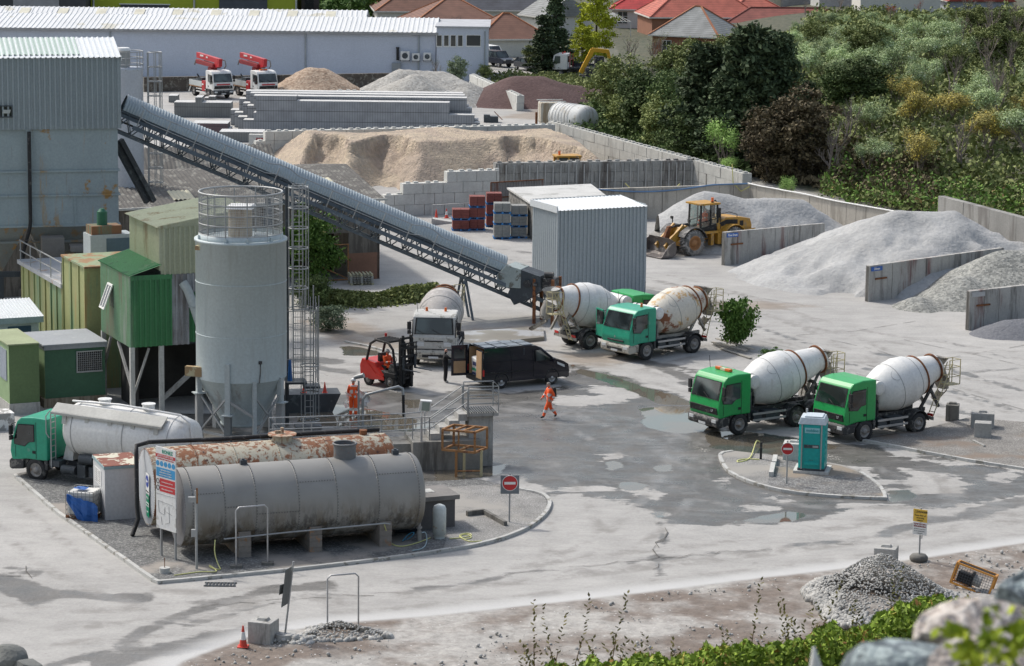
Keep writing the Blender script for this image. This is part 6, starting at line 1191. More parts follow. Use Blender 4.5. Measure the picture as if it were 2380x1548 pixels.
def mixer(label,px,py,yaw,side,cm,style,drum,axles=(-3.4,),dl=4.0,bump=None,beacon='bar',rear=None,open_door=False,lx=0,dirty=False,dx0=-1.15,name='mixer_truck'):
 T=thing(name,label,'mixer truck');back=min(axles)-.95;cab(T,cm,style,bump,open_door=open_door);chassis(T,back,axles);rc=m_caked
 A_=V(dx0,0,1.86);d=V(-math.cos(R(13.5)),0,math.sin(R(13.5)))
 mb=MB();Ld=dl;prof=[(0,.3),(.03,.62),(.10,.74),(.95,1.06),(1.35,1.17),(1.95,1.20),(2.0,1.215),(2.05,1.20),(2.5,1.13),(3.3,.82),(Ld-.25,.62),(Ld,.60)];mb.lathe(prof,A_,d,44);dr=mb.build('drum',drum,T)
 for t_,rr,tk in((3.02,.955,.05),(Ld-.2,.66,.06),(1.3,1.165,.012),(2.5,1.135,.012)):
  mb=MB();ax=d;u=V(0,1,0);v=ax.cross(u);c_=A_+d*t_;mb.tube([c_+u*(rr*math.cos(q))+v*(rr*math.sin(q))for q in np.linspace(0,6.283,41)[:-1]],tk,5,0,True);mb.build('drum_band',m_rust if tk>.03 else m_steel,dr)
 for s_ in(-1,1):
  c_=A_+d*1.05+V(0,s_*.78,.79);nn=V(.28,s_*.7,.68).normalized();u=nn.cross(d).normalized();v=u.cross(nn);mb=MB();mb.tube([c_+u*(.27*math.cos(q))+v*(.27*math.sin(q))for q in np.linspace(0,6.283,25)[:-1]],.012,4,0,True);mb.build('drum_hatch',m_steel,dr)
 mb=MB();mb.cyl((-.95,-1.0,2.42),(-.95,1.0,2.42),.33,n=20);mb.cyl((-.95,-1.06,2.42),(-.95,-1.0,2.42),.2,.33,20);mb.cyl((-.95,1.0,2.42),(-.95,1.06,2.42),.33,.2,20);wt=mb.build('water_tank',m_drumw,T)
 mb=MB()
 for y in(-.7,.7):mb.ring((-.95,y,2.42),.345,.02,20,ax='y');mb.beam((-.95,y,.9),(-.95,y,2.15),.09)
 mb.build('tank_strap',m_dsteel,wt)
 mb=MB();mb.box(-1.3,-.72,-.5,.5,.95,1.75);mb.cyl((-1.0,0,1.75),(-1.3,0,1.85),.3);mb.tube([(-.8,.6,1.0),(-.85,.75,1.6),(-1.0,.7,2.0),(-1.25,.55,1.7),(-1.2,.6,1.1)],.06);mb.tube([(-.8,-.6,1.0),(-.85,-.8,1.5),(-1.0,-.75,1.9),(-1.3,-.6,1.6)],.06);mb.build('drum_drive',m_chassis if not dirty else m_caked,T)
 mb=MB();ck=.92;mb.box(back,-1.0,-.5,-.36,ck,ck+.16);mb.box(back,-1.0,.36,.5,ck,ck+.16)
 rx=dx0-Ld*.97*math.cos(R(13.5))+.35
 for y in(-.5,.5):mb.beam((rx+.9,y,ck+.1),(rx+.3,y*1.05,1.9),.12);mb.beam((rx-.3,y,ck+.1),(rx+.3,y*1.05,1.95),.12);mb.beam((rx+.3,y*1.05,1.9),(rx-.35,y,3.0),.1)
 mb.beam((rx+.3,-.55,1.95),(rx+.3,.55,1.95),.14);mb.beam((rx-.35,-.5,3.0),(rx-.35,.5,3.0),.1);mb.build('drum_cradle',m_caked if dirty else m_chassis,T)
 mb=MB();hx=rx-.62;vs=[];
 for z,hw_,hl in((3.35,.58,.50),(2.95,.34,.26),(2.75,.26,.2)):
  for q in range(16):a=q*math.pi/8;vs.append((hx+.02+hl*math.cos(a),hw_*math.sin(a),z+(.0 if z<3.3 else .08*math.cos(a))))
 mb.add(vs,[(i*16+k,i*16+(k+1)%16,(i+1)*16+(k+1)%16,(i+1)*16+k)for i in range(2)for k in range(16)],0,True);mb.add([V(*p)*1+V(.0,0,.001)for p in vs[:16]],[]);mb.build('charge_hopper',rc,T)
 mb=MB();mb.tube([(hx-.1,0,2.6),(hx-.32,0,2.2),(hx-.42,0,1.85)],[.34,.3,.24],12);mb.hexa([(hx-.25,-.25,1.75),(hx-.25,.25,1.75),(hx-.55,.25,1.75),(hx-.55,-.25,1.75),(hx+.1,-.32,2.35),(hx+.1,.32,2.35),(hx-.5,.3,2.3),(hx-.5,-.3,2.3)]);mb.build('discharge_collector',rc,T)
 mb=MB();c0,c1=V(hx-.38,.0,1.72),V(hx-.75,-.85*side,1.15);n_=7;vs=[]
 dd=(c1-c0).normalized();sx=dd.cross(V(0,0,1)).normalized();up=sx.cross(dd)
 for p in(c0,c1):
  for k in range(n_):a=math.pi*k/(n_-1);vs.append(p+sx*(.24*math.cos(a))-up*(.2*math.sin(a)))
  for k in range(n_):a=math.pi*(n_-1-k)/(n_-1);vs.append(p+sx*(.215*math.cos(a))-up*(.175*math.sin(a)))
 m_=2*n_;mb.add(vs,[(k,(k+1)%m_,m_+(k+1)%m_,m_+k)for k in range(m_)]);mb.build('chute',rc,T)
 for k in range(2):mb=MB();mb.hexa([(back+.25-.0,-side*(.62+.28*k)-.1,1.0),(back+.45,-side*(.62+.28*k)-.1,1.0),(back+.45,-side*(.62+.28*k)+.1,1.0),(back+.25,-side*(.62+.28*k)+.1,1.0),(back-.0,-side*(.66+.3*k)-.12,1.7),(back+.25,-side*(.66+.3*k)-.12,1.7),(back+.25,-side*(.66+.3*k)+.12,1.7),(back-.0,-side*(.66+.3*k)+.12,1.7)]);mb.build('spare_chute',rc,T,bevel=.02)
 mb=MB();ly=side*.72;xl_=hx-.12
 for q in(-.17,.17):mb.beam((back-.1,ly+q,.55),(xl_,ly+q,3.15),.035)
 for k in range(9):f=k/9;mb.beam((back-.1+(xl_-back+.1)*f,ly-.17,.6+2.5*f),(back-.1+(xl_-back+.1)*f,ly+.17,.6+2.5*f),.03)
 for z in(2.5,2.95,3.3):mb.beam((xl_-.45,ly-.3,z),(xl_+.25,ly-.3,z),.03);mb.beam((xl_-.45,ly+.25,z),(xl_+.25,ly+.25,z),.03);mb.beam((xl_-.45,ly-.3,z),(xl_-.45,ly+.25,z),.03)
 for a in((-.45,-.3),(-.45,.25),(.25,.25),(.25,-.3)):mb.beam((xl_+a[0],ly+a[1],2.1),(xl_+a[0],ly+a[1],3.3),.035)
 mb.box(xl_-.45,xl_+.25,ly-.3,ly+.25,2.08,2.12);mb.build('ladder_platform',m_rail,T)
 for s_ in(-1,1):
  mb=MB();mb.cyl((-1.15,s_*.62,.72),(-1.15,s_*1.05,.72),.26,n=14)if s_==side else mb.box(-1.6,-1.0,s_*.55,s_*1.0,.5,.95);mb.box(-2.5,-1.65,min(s_*.55,s_*1.02),max(s_*.55,s_*1.02),.48,.95);mb.build('side_tank',m_dsteel,T)
  mb=MB();
  for z in(.55,.85):mb.box(max(axles)+.7,-.8,s_*1.1-.02,s_*1.1+.02,z,z+.1)
  mb.build('side_guard',m_hubs,T)
  mb=MB();mb.box(back-.03,back+.02,s_*.85-.18,s_*.85+.18,.72,.84);mb.build('tail_light',m_red_l,T)
 mb=MB();mb.box(back-.02,back+.05,-1.1,1.1,.55,.7);mb.build('rear_bumper',rc,T)
 if beacon=='bar':
  mb=MB();mb.box(.05,.25,-.55,-.18,2.93,3.06);mb.box(.05,.25,.18,.55,2.93,3.06);b=mb.build('light_bar',m_orange_l,T,bevel=.03);mb=MB();mb.box(.06,.24,-.18,.18,2.93,3.04);mb.build('bar_centre',pm('pale_lens',(.7,.62,.45),.3),b)
 elif beacon:
  for y in((.5,)if beacon=='one' else(-.5,.5)):mb=MB();mb.cyl((-.1,y,2.78),(-.1,y,3.0),.075,.06,12);mb.build('beacon',m_orange_l,T)
 mb=MB();mb.cyl((.2,-.95,2.8),(.25,-1.0,3.5),.012,n=5);mb.build('aerial',m_black,T)
 if open_door:
  mb=MB();q=R(68);hx_,hy=1.02,-side*0+side*1.13
  prof=[(0,1.0),(-1.02,1.0),(-1.02,2.5),(-.15,2.5),(0,1.75)]
  pts=[V(hx_+p[0]*math.cos(q)*1.0,hy-p[0]*math.sin(q)*side*1.0,p[1])for p in prof];nn=V(math.sin(q),side*math.cos(q),0);mb.slab(pts,nn*.06);dr_=mb.build('door',cm,T)
  gp=[V(hx_+p[0]*math.cos(q),hy-p[0]*math.sin(q)*side,p[1])for p in[(-.12,1.72),(-.95,1.72),(-.95,2.42),(-.25,2.42)]]
  mb=MB();mb.slab([p+nn*.065 for p in gp],nn*.01);mb.build('door_glass',m_glass,dr_);mb=MB();mb.slab([p-nn*.015 for p in gp],nn*.01);mb.build('door_glass',m_glass,dr_)
 place(T,px,py,side*1.13,yaw,lx);return T
m1=mixer('bright green cabbed mixer with a white drum and an orange light bar on its roof',1719,1011,R(180+34),1,m_lfgreen,'daf',m_drumw,(-3.5,-4.75),4.75)
m2=mixer('bright green cabbed mixer with a clean white drum, right of the turquoise toilet',2010,1027,R(180+35),1,m_lfgreen,'daf',m_drumw,(-3.4,),4.35,beacon=None)
m3=mixer('teal cabbed mixer with an open door and a rust streaked drum',1504,837,R(180+40),1,m_teal,'ren',m_drumr,(-3.5,),3.95,m_cream_b,'one',dirty=True)
m4=mixer('dusty mixer with a dirty white cab facing the camera, under the conveyor',1062,846,R(-90-4),1,m_oldwhite,'old',m_drumd,(-3.6,),4.2,m_cream_b,'two',dirty=True)
m5=mixer('mixer seen from behind with caked chutes and green cab, next to the teal one',1373,813,R(32),-1,m_lfgreen,'ren',m_drumw,(-3.4,),4.1,beacon=None,dirty=True,lx=-3.4)
mb=MB();q=R(75);hx_,hy=1.0,-1.13;fx=lambda p:V(hx_+p[0]*math.cos(q),hy+p[0]*math.sin(q),p[1]);nn=V(math.sin(q),-math.cos(q),0)
mb.slab([fx(p)for p in[(0,1.0),(-1.05,1.0),(-1.05,2.5),(-.2,2.5),(0,1.75)]],nn*.06);dr_=mb.build('door',m_teal,m3,bevel=.015);mb=MB();mb.slab([fx(p)-nn*.012+V(0,0,0)for p in[(-.14,1.72),(-.95,1.62),(-.95,2.42),(-.28,2.42)]],nn*.085);mb.build('door_glass',m_glass,dr_)
T=thing('tanker_truck','teal cabbed cement tanker with a rounded white tank, parked behind the rusty storage tank','tanker truck');cab(T,m_teal,'ren');chassis(T,-6.6,(-4.6,))
a0=V(-1.15,0,2.35);mb=MB();mb.lathe([(0,.55),(.08,.85),(.3,1.08),(.8,1.2),(3.6,1.24),(5.4,1.15),(5.95,1.02),(6.12,.7),(6.16,.02)],a0,(-1,0,-.03),44);tk=mb.build('tank',m_drumw,T)
for t_,rr in((.7,1.195),(3.3,1.245),(5.45,1.15)):mb=MB();mb.ring((a0.x-t_,0,a0.z-.03*t_),rr,.014,40,4,ax='x');mb.build('weld_seam',m_steel,tk)
for t_ in(1.7,3.9):mb=MB();mb.cyl((a0.x-t_,0,3.5),(a0.x-t_,0,3.68),.26,n=18);mb.cyl((a0.x-t_,0,3.68),(a0.x-t_,0,3.72),.3,n=18);mb.build('hatch',m_white,tk)
mb=MB();mb.tube([(a0.x-.3,.35,3.55),(a0.x-2.7,.4,3.62),(a0.x-5.7,.35,3.45),(a0.x-6.15,.3,3.1),(a0.x-6.2,.25,2.0)],.05);mb.build('top_pipe',m_white,tk)
mb=MB();mb.hexa([(a0.x+.35,1.02,3.12),(a0.x-5.2,1.02,3.0),(a0.x-5.2,.55,3.32),(a0.x+.35,.55,3.42),(a0.x+.35,1.05,3.16),(a0.x-5.2,1.05,3.04),(a0.x-5.2,.58,3.37),(a0.x+.35,.58,3.46)])
mb.beam((a0.x+.35,1.08,3.1),(a0.x-5.2,1.08,2.98),.08,.1)
for k in range(5):x=a0.x-.4-k*1.15;mb.slab([(x-.02,1.05,3.05),(x-.02,.9,3.15),(x-.02,1.12,2.68)],(.2,0,0))
mb.build('walkway',pm('walkway_grey',(.42,.42,.39),.7),tk)
mb=MB()
for y in(.78,1.12):mb.beam((-.82,y,.7),(-.82,y,3.05),.04)
for k in range(9):mb.beam((-.82,.78,.85+k*.26),(-.82,1.12,.85+k*.26),.03)
mb.tube([(-.75,1.14,2.0),(-.6,1.16,2.2),(-.6,1.16,2.95),(-.8,1.14,3.2)],.025);mb.build('ladder',m_steel,T)
mb=MB();mb.side([(-1.5,.95),(-1.0,.95),(-1.25,1.9),(-1.6,1.9)],-.5,.5);mb.side([(-5.9,.95),(-5.3,.95),(-5.2,1.6),(-5.7,1.6)],-.5,.5);mb.build('tank_saddle',m_drumw,T)
mb=MB();mb.cyl((-1.3,.98,.66),(-2.0,.98,.66),.2);mb.box(-2.5,-2.1,.6,1.08,.4,.95);mb.box(-1.2,-.7,.6,1.1,.75,1.0);mb.cyl((-2.2,.95,1.2),(-2.9,.95,1.2),.22);mb.box(-4.0,-2.7,.7,1.1,.5,.9);mb.build('side_tank',m_dsteel,T)
place(T,83,1119,1.13,R(180-25))
# concrete pump trucks
m_pred=pm('pump_red',(.46,.022,.03),.4,var=.1);m_pred2=pm('pump_dark_red',(.24,.012,.018),.45,var=.15)
def pump(label,px,py,yaw,lx,side):
 T=thing('pump_truck',label,'pump truck',group='red and white pump trucks');cab(T,m_white,'daf');chassis(T,-4.6,(-3.6,))
 mb=MB();mb.box(1.31,1.345,-.75,.75,1.45,1.58);mb.build('lettering_band',m_pred,T)
 mb=MB();
 for s_ in(-1,1):mb.box(-4.7,-1.6,s_*1.1-.04,s_*1.1+.04,1.1,1.65)
 mb.box(-4.75,-4.68,-1.1,1.1,1.1,1.65);mb.box(-4.7,-.9,-1.1,1.1,1.0,1.1);bd=mb.build('dropside_bed',pm('bed_silver',(.45,.48,.48),.5),T);mb=MB()
 for s_ in(-1,1):mb.box(-4.7,-1.6,s_*1.12-.04,s_*1.12+.04,1.0,1.09)
 mb.build('bed_edge',m_orust,bd)
 mb=MB();mb.box(-1.55,-.85,.62,1.14,.7,1.75);mb.box(-1.55,-.85,-1.14,-.62,.7,1.75);lk=mb.build('control_box',m_pred,T);mb=MB();mb.box(-1.5,-1.1,-1.16,-1.14,1.3,1.45);mb.box(-1.5,-1.1,1.14,1.16,1.3,1.45);mb.build('decal',m_white,lk)
 mb=MB();mb.box(-1.75,-.95,-.35,.35,1.1,3.1);mb.cyl((-1.3,0,3.05),(-1.3,0,3.3),.42);mb.build('slewing_column',m_pred2,T)
 mb=MB();mb.hexa([(.4,-.22,3.62),(.4,.22,3.62),(-4.9,.2,3.85),(-4.9,-.2,3.85),(.4,-.22,4.12),(.4,.22,4.12),(-4.9,.2,4.42),(-4.9,-.2,4.42)]);mb.hexa([(-.6,-.2,3.1),(.6,-.2,3.3),(.6,.2,3.3),(-.6,.2,3.1),(-.4,-.2,4.1),(.7,-.2,4.1),(.7,.2,4.1),(-.4,.2,4.1)]);bo=mb.build('upper_boom',m_pred,T,bevel=.02)
 mb=MB();mb.box(-3.9,-3.1,-.24,-.215,4.08,4.25);mb.box(-2.4,-2.0,-.25,-.222,4.0,4.15);mb.box(-3.9,-3.1,.215,.24,4.08,4.25);mb.box(-2.4,-2.0,.222,.25,4.0,4.15);mb.build('boom_lettering',m_white,bo)
 mb=MB();mb.hexa([(-.3,-.5,3.15),(-.3,-.22,3.15),(-4.4,-.22,3.3),(-4.4,-.5,3.3),(-.3,-.5,3.5),(-.3,-.22,3.5),(-4.4,-.22,3.75),(-4.4,-.5,3.75)]);mb.hexa([(-.5,.22,3.1),(-.5,.45,3.1),(-4.0,.45,3.35),(-4.0,.22,3.35),(-.5,.22,3.4),(-.5,.45,3.4),(-4.0,.45,3.65),(-4.0,.22,3.65)]);mb.build('lower_boom',m_pred2,T,bevel=.02)
 mb=MB();mb.tube([(.5,.3,4.0),(.9,.4,3.9),(1.0,.45,3.4),(.5,.5,3.1)],.06);mb.tube([(-4.3,-.3,3.5),(-4.8,-.3,3.6),(-5.1,-.3,3.1)],.07);mb.tube([(-.5,.55,3.1),(-2,.6,2.95),(-4,.55,3.3)],.06);mb.build('delivery_hose',pm('hose_grey_brown',(.2,.17,.15),.8),T)
 mb=MB();mb.box(-3.9,-2.9,-.5,.5,1.1,1.9);mb.tube([(-4.2,0,1.6),(-4.4,-.3,2.1),(-3.8,-.6,2.2)],.08);mb.build('pump_unit',m_dsteel,T)
 for s_ in(-1,1):
  mb=MB();mb.box(-3.0,-.7,s_*1.1-.03,s_*1.1+.03,.5,.62);mb.box(-3.0,-.7,s_*1.1-.03,s_*1.1+.03,.8,.92);mb.build('side_guard',m_white,T)
  mb=MB();mb.beam((-4.4,s_*1.05,1.1),(-4.75,s_*1.15,.35),.09);mb.build('outrigger',m_white,T)
 if 'beacon' in label:mb=MB();mb.box(.1,.3,-.45,-.1,2.92,3.05);mb.box(.1,.3,.05,.4,2.92,3.05);mb.build('beacon_bar',m_orange_l,T)
 place(T,px,py,side*1.13,yaw,lx);return T
pump('red and white pump truck with a bare cab roof, left one of the pair',484,229,R(-59),0,-1)
pump('red and white pump truck with orange beacons on its cab, half behind the block stack',588,229,R(-58),0,-1)
# wheel loader
m_ly=pm('loader_yellow',(.45,.24,.035),.5,var=.12,spots=((.30,.2,.1),.58,2.5));m_bkt=pm('worn_bucket_steel',(.14,.125,.12),.5,.2,var=.25,spots=((.3,.27,.24),.56,1.5));m_ltyre=pm('dusty_big_tyre',(.13,.13,.125),.9,var=.3,spots=((.30,.29,.28),.5,2.5))
t=NT('clear_cab_glass');t.b.inputs['Transmission Weight'].default_value=.0;n=t.n.new('ShaderNodeBsdfTransparent');n.inputs[0].default_value=(.62,.72,.70,1);g=t.n.new('ShaderNodeBsdfGlossy');g.inputs['Roughness'].default_value=.03;mx=t.n.new('ShaderNodeMixShader');mx.inputs[0].default_value=.16;t.l.new(n.outputs[0],mx.inputs[1]);t.l.new(g.outputs[0],mx.inputs[2]);t.l.new(mx.outputs[0],t.n['Material Output'].inputs[0]);m_clear=t.m
T=thing('wheel_loader','dusty yellow wheel loader with its bucket down, between the pale shed and the dust heap','wheel loader');LT=T
for x in(0,-3.4):
 for s_ in(-1,1):
  mb=MB();r_,w_=.86,.66;y=s_*1.35;mb.lathe([(0,.5),(0,.74),(.1,.84),(w_-.1,.84),(w_,.74),(w_,.5)],(x,y-s_*w_,r_),(0,s_,0),36,caps=False)
  for k in range(26):
   a=2*math.pi*k/26;q=.12
   for ss in(-1,1):mb.beam((x+.845*math.cos(a),y-s_*w_/2,r_+.845*math.sin(a)),(x+.835*math.cos(a+q*ss),y-s_*w_/2+ss*.3,r_+.835*math.sin(a+q*ss)),.12,.07)
  ty=mb.build('wheel',m_ltyre,T);mb=MB();mb.lathe([(0,.5),(0,.44),(-.16,.40),(-.16,.24),(-.02,.22),(0,.001)],(x,y,r_),(0,s_,0),28,caps=False);mb.build('rim',pm('rusty_yellow_rim',(.34,.17,.07),.7,var=.2),ty)
  mb=MB();
  for k in range(7 if x==0 else 8):a0_,a1_=R(25+k*20),R(25+(k+1)*20);rr=1.0;mb.hexa([(x+(rr+o)*math.cos(a),y2,r_+(rr+o)*math.sin(a))for o in(0,.05)for a,y2 in((a0_,y-s_*.7),(a0_,y+s_*.04),(a1_,y+s_*.04),(a1_,y-s_*.7))])
  mb.build('mudguard',m_chassis if x==0 else m_ly,T)
 mb=MB();mb.cyl((x,-1,.86),(x,1,.86),.2);mb.build('axle',m_chassis,T)
mb=MB();mb.side([(-2.3,.8),(-2.3,1.5),(-2.2,1.95),(-3.0,2.35),(-4.2,2.30),(-5.05,2.15),(-5.2,1.7),(-5.15,1.0),(-4.6,.75)],-.85,.85);rb_=mb.build('rear_body',m_ly,T,bevel=.06)
mb=MB();mb.side([(-3.0,1.9),(-2.6,1.75),(-2.4,2.0),(-3.0,2.2),(-3.95,2.15),(-3.95,1.85)],-.87,.87);mb.side([(-4.15,1.7),(-4.45,1.7),(-4.45,2.05),(-4.15,2.05)],-.87,.87);mb.build('engine_grille',m_black,rb_)
mb=MB();mb.box(-5.5,-5.15,-.95,.95,.9,1.35);mb.build('counterweight',pm('loader_orange',(.5,.13,.03),.5),T);mb=MB()
for s_ in(-1,1):mb.box(-5.4,-4.2,s_*.98,s_*1.0,1.2,1.5)
mb.build('rear_fender_edge',m_ly,T)
mb=MB();mb.side([(-2.4,1.0),(-1.5,.9),(-1.3,1.5),(-2.2,1.75)],-.5,.5);mb.side([(-1.6,.6),(.5,.55),(.55,1.5),(.1,1.95),(-.6,1.7),(-1.5,1.35)],-.42,.42);mb.build('front_frame',m_ly,T,bevel=.03)
mb=MB();mb.box(-2.5,-1.0,.72,1.0,1.35,1.5);mb.box(-2.5,-2.2,.6,1.0,.6,1.4);mb.box(-1.9,-1.65,.65,.95,.55,1.4);mb.build('steps',m_ly,T)
mb=MB();cz0,cz1=1.6,3.25;q0=[(-2.35,-.75),(-.95,-.65),(-.95,.65),(-2.35,.75)];q1=[(-2.3,-.72),(-1.0,-.62),(-1.0,.62),(-2.3,.72)]
for a_,b_ in zip(q0,q1):mb.beam((*a_,cz0),(*b_,cz1),.1)
for y in(-.74,.74):mb.beam((-1.75,y,cz0),(-1.75,y*.96,cz1),.07);mb.beam((-2.35,y,cz0+.7),(-1.0,y*.93,cz0+.5),.05)
mb.side([(-2.4,1.45),(-.9,1.45),(-.9,1.7),(-2.4,2.0)],-.76,.76);cf=mb.build('cab_frame',m_black,T)
mb=MB();mb.quad((-2.36,-.76,1.95),(-.94,-.66,1.7),(-.99,-.63,3.22),(-2.31,-.73,3.22));mb.quad((-2.36,.76,1.95),(-.94,.66,1.7),(-.99,.63,3.22),(-2.31,.73,3.22));mb.quad((-.93,-.65,1.7),(-.93,.65,1.7),(-.98,.62,3.22),(-.98,-.62,3.22));mb.build('cab_glass',m_clear,cf)
mb=MB();mb.box(-2.5,-.8,-.85,.85,3.25,3.38);mb.build('cab_roof',m_ly,T,bevel=.04);mb=MB();mb.cyl((-2.0,.55,3.38),(-2.0,.55,3.46),.1);mb.build('beacon_base',m_black,T);mb=MB();mb.cyl((-2.0,.55,3.46),(-2.0,.55,3.72),.09);mb.build('beacon',m_orange_l,T)
mb=MB();mb.box(-2.2,-1.65,-.3,.3,1.9,2.1);mb.box(-2.25,-2.1,-.28,.28,2.0,2.8);mb.build('seat',m_chassis,T)
mb=MB();mb.cyl((-2.75,-.3,2.3),(-2.75,-.3,3.1),.14);mb.tube([(-2.75,-.3,3.1),(-2.78,-.3,3.25),(-2.95,-.3,3.32)],.12);mb.cyl((-2.7,.35,2.3),(-2.7,.35,2.95),.17);mb.build('exhaust',m_black,T)
mb=MB();mb.tube([(-2.5,.85,1.6),(-2.5,.85,2.6),(-3.2,.85,2.7),(-3.9,.85,2.5),(-3.9,.85,2.3)],.025);mb.build('handrail',m_black,T)
for s_ in(-1,1):
 mb=MB();mb.slab([(.35,s_*.42,1.95),(.0,s_*.42,1.75),(.6,s_*.42,1.15),(1.25,s_*.42,.75),(1.75,s_*.42,.45),(1.95,s_*.42,.7),(1.4,s_*.42,1.25),(.75,s_*.42,1.75),(.45,s_*.42,2.05)],(0,s_*.16,0));mb.build('lift_arm',m_ly,T)
mb=MB();mb.cyl((-.5,0,1.95),(.7,0,1.9),.1);mb.cyl((.7,0,1.9),(1.2,0,1.75),.06);mb.cyl((-.3,.3,1.3),(.9,.35,1.2),.08);mb.build('tilt_cylinder',m_chassis,T)
mb=MB();mb.slab([(1.05,-.12,1.95),(1.3,-.12,1.9),(1.75,-.12,.95),(1.55,-.12,.5),(1.3,-.12,1.0)],(0,.24,0));mb.build('bell_crank',m_rust,T)
mb=MB()
for s_ in(-1,1):mb.beam((.2,s_*.9,1.9),(.2,s_*.95,2.3),.05);mb.cbox((.25,s_*.95,2.35),.1,.22,.18)
mb.build('work_lamp',m_black,T)
bp=[(1.75,1.05),(1.62,.55),(1.72,.2),(2.05,.05),(2.95,.03)];mb=MB()
for i in range(len(bp)-1):a_,b_=bp[i],bp[i+1];mb.hexa([(a_[0],-1.5,a_[1]),(a_[0],1.5,a_[1]),(b_[0],1.5,b_[1]),(b_[0],-1.5,b_[1]),(a_[0]+.04,-1.5,a_[1]+.04),(a_[0]+.04,1.5,a_[1]+.04),(b_[0]+.02,1.5,b_[1]+.05),(b_[0]+.02,-1.5,b_[1]+.05)])
for s_ in(-1,1):mb.slab([(1.75,s_*1.5,1.1)]+[(x,s_*1.5,z)for x,z in bp[1:]]+[(2.3,s_*1.5,.85)],(0,-s_*.04,0))
mb.slab([(1.75,-1.5,1.05),(1.75,1.5,1.05),(1.95,1.1,1.28),(1.95,-1.1,1.28)],(.03,0,0));mb.build('bucket',m_bkt,T)
place(T,1615,595,1.35,R(180+34))
P=W(1318,470);T=thing('wheel_loader','yellow loader cab roof peeping over the grey block wall in front of the sand','wheel loader',(P.x,P.y+3.0,0),R(12));z_=ZT(V(P.x,P.y+3.5,0),1318,358)
mb=MB();mb.box(-1.0,1.0,-.75,.75,z_-.14,z_);mb.build('cab_roof',m_ly,T,bevel=.04);mb=MB()
for x in(-.85,.0,.85):
 for y in(-.65,.65):mb.beam((x,y,1.5),(x,y,z_-.14),.13)
mb.box(-.9,.9,-.7,.7,1.5,1.6);mb.build('cab_frame',m_ly,T);mb=MB();mb.box(-.8,.8,-.62,.62,1.6,z_-.2);mb.build('cab_glass',m_glass,T);mb=MB();mb.cyl((-.6,0,z_),(-.6,0,z_+.3),.09);mb.build('beacon',m_orange_l,T);mb=MB();mb.box(-2.6,1.6,-.9,.9,.8,1.6);mb.build('body',m_ly,T)
for x in(-1.9,1.2):
 for s_ in(-1,1):wheel(T,x,s_*1.15,.8,.5)
# forklift
T=thing('forklift','red and black forklift with raised forks, between the silo ladder and the van','forklift');FT=T;m_fr=pm('forklift_red',(.55,.03,.02),.3,var=.05)
for s_ in(-1,1):wheel(T,0,s_*.62,.36,.3,m_hub,'front_wheel',.04);wheel(T,-1.65,s_*.56,.30,.22,m_hub,'rear_wheel',.04)
mb=MB();mb.side([(-2.15,.35),(-1.3,.3),(-.5,.42),(-.5,.6),(-.95,.95),(-1.1,1.15),(-2.05,1.25),(-2.2,.9)],-.58,.58);mb.build('counterweight',m_fr,T,bevel=.06)
mb=MB();mb.side([(-1.25,.34),(.1,.34),(.35,.7),(.3,1.15),(-.1,1.2),(-.3,.78),(-1.0,.82),(-1.2,.95)],-.5,.5);mb.build('body',m_chassis,T,bevel=.03)
mb=MB();mb.side([(-2.0,.55),(-1.2,.40),(-.42,.38),(-.42,.50),(-1.0,.62),(-1.75,1.2),(-2.0,1.22)],-.61,-.585);mb.side([(-2.0,.55),(-1.2,.40),(-.42,.38),(-.42,.50),(-1.0,.62),(-1.75,1.2),(-2.0,1.22)],.585,.61);mb.build('side_panel',m_fr,T)
for s_ in(-1,1):mb=MB();mb.tube([(.28,s_*.5,.9),(.1,s_*.5,1.9),(-.25,s_*.49,2.18),(-1.1,s_*.49,2.22),(-1.5,s_*.5,2.0),(-1.75,s_*.52,1.2)],.065,8);mb.build('guard_pillar',m_black,T)
mb=MB();mb.box(-1.25,-.1,-.48,.48,2.19,2.25)
for k in range(6):mb.box(-1.2+k*.2,-1.12+k*.2,-.5,.5,2.25,2.28)
mb.build('overhead_guard',m_black,T);mb=MB();mb.cyl((-1.3,.35,2.25),(-1.3,.35,2.42),.06);mb.build('beacon',m_red_l,T)
mb=MB();mb.box(-1.15,-.65,-.25,.25,.8,1.0);mb.box(-1.25,-1.1,-.24,.24,.95,1.55);mb.build('seat',m_black,T);mb=MB();mb.ring((-.35,0,1.3),.17,.018,16,ax='x');mb.beam((-.35,0,1.3),(-.1,0,1.0),.05);mb.build('steering_wheel',m_black,T)
mb=MB()
for s_ in(-1,1):mb.box(.42,.58,s_*.36-.06,s_*.36+.06,.12,2.45);mb.box(.5,.62,s_*.26-.04,s_*.26+.04,.3,2.6)
for z in(.5,1.3,2.0,2.4):mb.box(.44,.56,-.36,.36,z,z+.1)
mb.cyl((.5,-.1,.3),(.5,-.1,2.3),.05);mb.build('mast',m_black,T)
mb=MB()
for z in(1.15,1.55,1.95,2.2):mb.box(.64,.7,-.58,.58,z,z+.06 if z>2 else z+.12)
for k in range(7):mb.box(.65,.69,-.56+k*.18,-.53+k*.18,1.2,2.22)
mb.build('fork_carriage',m_black,T)
for s_ in(-1,1):mb=MB();mb.box(.7,.76,s_*.4-.06,s_*.4+.06,1.05,1.6);mb.hexa([(.72,s_*.4-.06,1.02),(1.9,s_*.4-.05,1.05),(1.9,s_*.4+.05,1.05),(.72,s_*.4+.06,1.02),(.72,s_*.4-.06,1.07),(1.9,s_*.4-.05,1.065),(1.9,s_*.4+.05,1.065),(.72,s_*.4+.06,1.07)]);mb.build('fork',m_dsteel,T)
mb=MB()
